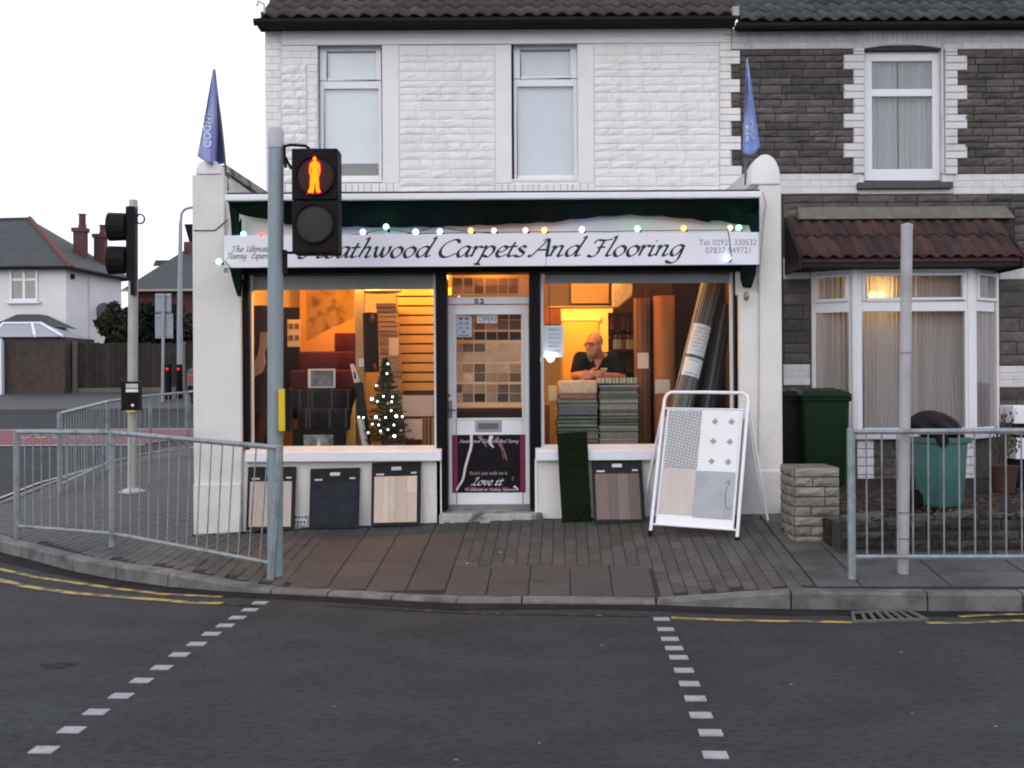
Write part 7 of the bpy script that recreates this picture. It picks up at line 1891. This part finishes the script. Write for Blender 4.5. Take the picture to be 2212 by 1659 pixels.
# warm-coloured boxes at the left foot
for lab, q, col in (('narrow orange offcut upright at the left of the carpet stacks', (1187, 868, 1200, 966), (.45, .17, .03)), ('small pale carton left of the carpet stacks', (1186, 833, 1203, 866), (.6, .42, .18)), ('dark red carton at the far left foot of the right window', (1178, 875, 1186, 966), (.14, .04, .02))):
    t_ = thing('display_box', lab, 'box', tuple(P((q[0]+q[2])/2, q[3], 10.5))); a, b, c, e = R(*q, 10.5); MB().box(a, b, 10.5, 10.62, c, e).build('carton', M('carton_%d' % int(q[0]), col, .8, .1, 8), t_, bevel=.004)
for xa in (1180,):
    a, b, c, e = R(1177, 668, 1212, 700, 11.2); t_ = thing('display_box', 'red and brown boxes on a shelf above the window notice', 'box', tuple(P(1195, 700, 11.2))); MB().box(a, b, 11.2, 11.4, c, e).build('carton', M('carton_red', (.30, .09, .04), .8, .5, 9), t_)

# ================================================================== the man at the counter
SKIN = M('skin', (.46, .20, .13), .5, .08, 25, spec=.35); SHIRT = M('polo_black', (.011, .011, .013), .9, .2, 20, .2, 90)
man = thing('person', 'bald bearded man in glasses and black polo shirt leaning on the carpet stacks', 'person', (P(1284, 810, 11.15).x, 11.2, zi))
YM = 11.12
def cap(mb, pts_, rs_): mb.tube(pts_, rs_, 14); [mb.ball(p, r, n=14, m=8) for p, r in zip(pts_, rs_)]
hc = P(1283, 744, YM-.16)
sL_, sR_ = P(1254, 775, YM), P(1330, 775, YM+.02)
sk_ = MB()
# head: cranium, face turned to the man's right, jaw, nose, ears, neck
fd = Vector((-.64, -.76, -.10)).normalized(); rd_ = Vector((fd.y, -fd.x, 0)).normalized()
sk_.ball(hc+Vector((.012, .01, .035)), .086, .092, .088, 18, 12)
sk_.ball(hc+fd*.030+Vector((0, 0, -.03)), .074, .074, .088, 16, 12)
sk_.ball(hc+fd*.050+Vector((0, 0, -.085)), .046, .046, .042, 14, 10)
cap(sk_, [hc+fd*.092+Vector((0, 0, .02)), hc+fd*.108+Vector((0, 0, -.015)), hc+fd*.116+Vector((0, 0, -.032))], [.011, .013, .017])
sk_.ball(hc+fd*.086+Vector((0, 0, -.067)), .026, .026, .010); sk_.ball(hc+fd*.075+Vector((0, 0, .028)), .05, .05, .014)
for s in (-1, 1): sk_.ball(hc+rd_*.083*s-fd*.008+Vector((0, 0, -.018)), .014, .018, .032)
neck = P(1292, 772, YM-.03)
cap(sk_, [hc+Vector((.02, .04, -.06)), neck, P(1294, 790, YM+.02)], [.062, .066, .085])
cap(sk_, [P(1293, 800, YM+.02), P(1291, 870, YM+.12), Vector((P(1291, 870, YM+.12).x, YM+.15, zi+.85))], [.13, .14, .13])
cap(sk_, [sL_, sR_], [.07, .07])
eL, eR = P(1243, 812, YM-.10), P(1343, 815, YM-.04); hL, hR = P(1272, 808, YM-.33), P(1276, 811, YM-.34)
cap(sk_, [sL_, eL], [.062, .05]); cap(sk_, [eL, eL.lerp(hL, .5), hL], [.047, .043, .032])
cap(sk_, [sR_, eR], [.062, .05]); cap(sk_, [eR, eR.lerp(hR, .5), hR], [.047, .043, .032])
def hand(base, d_, up_, flip):
    d_ = d_.normalized(); n_ = d_.cross(up_).normalized()
    sk_.ball(base+d_*.045, .040, .026, .036, 12, 8)
    for k, ln in enumerate((.068, .078, .072, .056)):
        r0 = base+d_*.075+up_*(.027-.018*k); r1 = r0+d_*ln*.5+n_*flip*.008; r2 = r1+d_*ln*.30+n_*flip*.026-up_*.004; r3 = r2+d_*ln*.1+n_*flip*.03
        cap(sk_, [r0, r1, r2, r3], [.0095, .009, .0085, .0075])
    cap(sk_, [base+d_*.02+up_*.03, base+d_*.05+up_*.052, base+d_*.085+up_*.055], [.012, .011, .009])
hand(hL, Vector((.9, -.25, .05)), Vector((0, 0, 1)), -1); hand(hR+Vector((.02, -.02, -.01)), Vector((-.9, -.3, .03)), Vector((0, 0, 1)), 1)
# legs under the counter
for s in (-1, 1):
    hx = P(1291, 870, YM+.15).x+s*.09; cap(sk_, [Vector((hx, YM+.15, zi+.85)), Vector((hx+s*.02, YM+.17, zi+.45)), Vector((hx+s*.02, YM+.2, zi+.06))], [.095, .065, .045]); sk_.ball((hx+s*.02, YM+.13, zi+.045), .045, .12, .045)
bo_ = sk_.build('body', SKIN, man); rmx = bo_.modifiers.new('r', 'REMESH'); rmx.mode = 'VOXEL'; rmx.voxel_size = .0055; rmx.use_smooth_shade = True
smx = bo_.modifiers.new('s', 'SMOOTH'); smx.iterations = 3; smx.factor = .5
sh = MB()
cap(sh, [P(1293, 797, YM+.02), P(1291, 870, YM+.12), Vector((P(1291, 870, YM+.12).x, YM+.15, zi+.80))], [.15, .165, .16])
cap(sh, [sL_+Vector((.01, 0, 0)), P(1292, 778, YM+.03), sR_], [.078, .088, .078])
cap(sh, [sL_, sL_.lerp(eL, .72)], [.08, .069]); cap(sh, [sR_, sR_.lerp(eR, .72)], [.08, .069])
so2 = sh.build('shirt', SHIRT, man); r2 = so2.modifiers.new('r', 'REMESH'); r2.mode = 'VOXEL'; r2.voxel_size = .009; r2.use_smooth_shade = True; s2_ = so2.modifiers.new('s', 'SMOOTH'); s2_.iterations = 4
# open collar V, badge, trousers
cv = [P(x, y, YM-.165) for x, y in ((1283, 776), (1301, 776), (1289, 797))]
m = MB(); m.add([tuple(p) for p in cv]+[tuple(p+Vector((0, .03, 0))) for p in cv], [(0, 2, 1), (3, 4, 5), (0, 1, 4, 3), (1, 2, 5, 4), (2, 0, 3, 5)]); m.build('open_neck', SKIN, man)
MB().tube([P(1302, 774, YM-.172), P(1296, 786, YM-.175), P(1289, 798, YM-.175)], .006, 6).build('collar_edge', M('collar_tan', (.30, .20, .12), .8), man)
q = R(1297, 794, 1312, 803, YM-.17)
for i in range(2): zz = q[3]-.012-i*.02; MB().box(q[0]+i*.012, q[1]-i*.012, YM-.178, YM-.172, zz-.006, zz+.006).build('badge', M('badge_cream', (.6, .56, .4), .7), man)
# glasses, beard
gl2 = MB()
for s in (-1, 1):
    c_ = hc+fd*.098+rd_*.033*s+Vector((0, 0, .004)); gl2.tube([c_+rd_*.027*cos(2*pi*i/12)+Vector((0, 0, .017*sin(2*pi*i/12))) for i in range(13)], .004, 5)
    gl2.tube([c_+rd_*.025*s, hc+rd_*.090*s+fd*.02+Vector((0, 0, .006)), hc+rd_*.088*s-fd*.02+Vector((0, 0, 0))], .0026, 5)
gl2.tube([hc+fd*.102+rd_*.008+Vector((0, 0, .006)), hc+fd*.102-rd_*.008+Vector((0, 0, .006))], .0026, 5)
gl2.build('glasses', M('glasses_frame', (.03, .01, .012), .35), man)
bd_ = MB(); bd_.ball(hc+fd*.060+Vector((0, 0, -.112)), .040, .036, .040, 14, 10); bd_.ball(hc+fd*.064+Vector((.004, 0, -.15)), .022, .020, .032, 12, 8)
bd_.build('beard', M('beard_grey', (.13, .125, .13), .9, .4, 60), man, smooth=True)
for s in (-1, 1): MB().ball(hc+fd*.094+rd_*.031*s+Vector((0, 0, .002)), .008, .008, .006, 8, 6).build('eye', M('eye_dark', (.03, .02, .02), .2), man, smooth=True)
tq = MB()
for s in (-1, 1):
    hx = P(1291, 870, YM+.15).x+s*.09; cap(tq, [Vector((hx, YM+.15, zi+.86)), Vector((hx+s*.02, YM+.17, zi+.45)), Vector((hx+s*.02, YM+.2, zi+.08))], [.12, .085, .07])
tqo = tq.build('trousers', M('trousers_dark', (.02, .02, .025), .9), man); rq2 = tqo.modifiers.new('r', 'REMESH'); rq2.mode = 'VOXEL'; rq2.voxel_size = .012
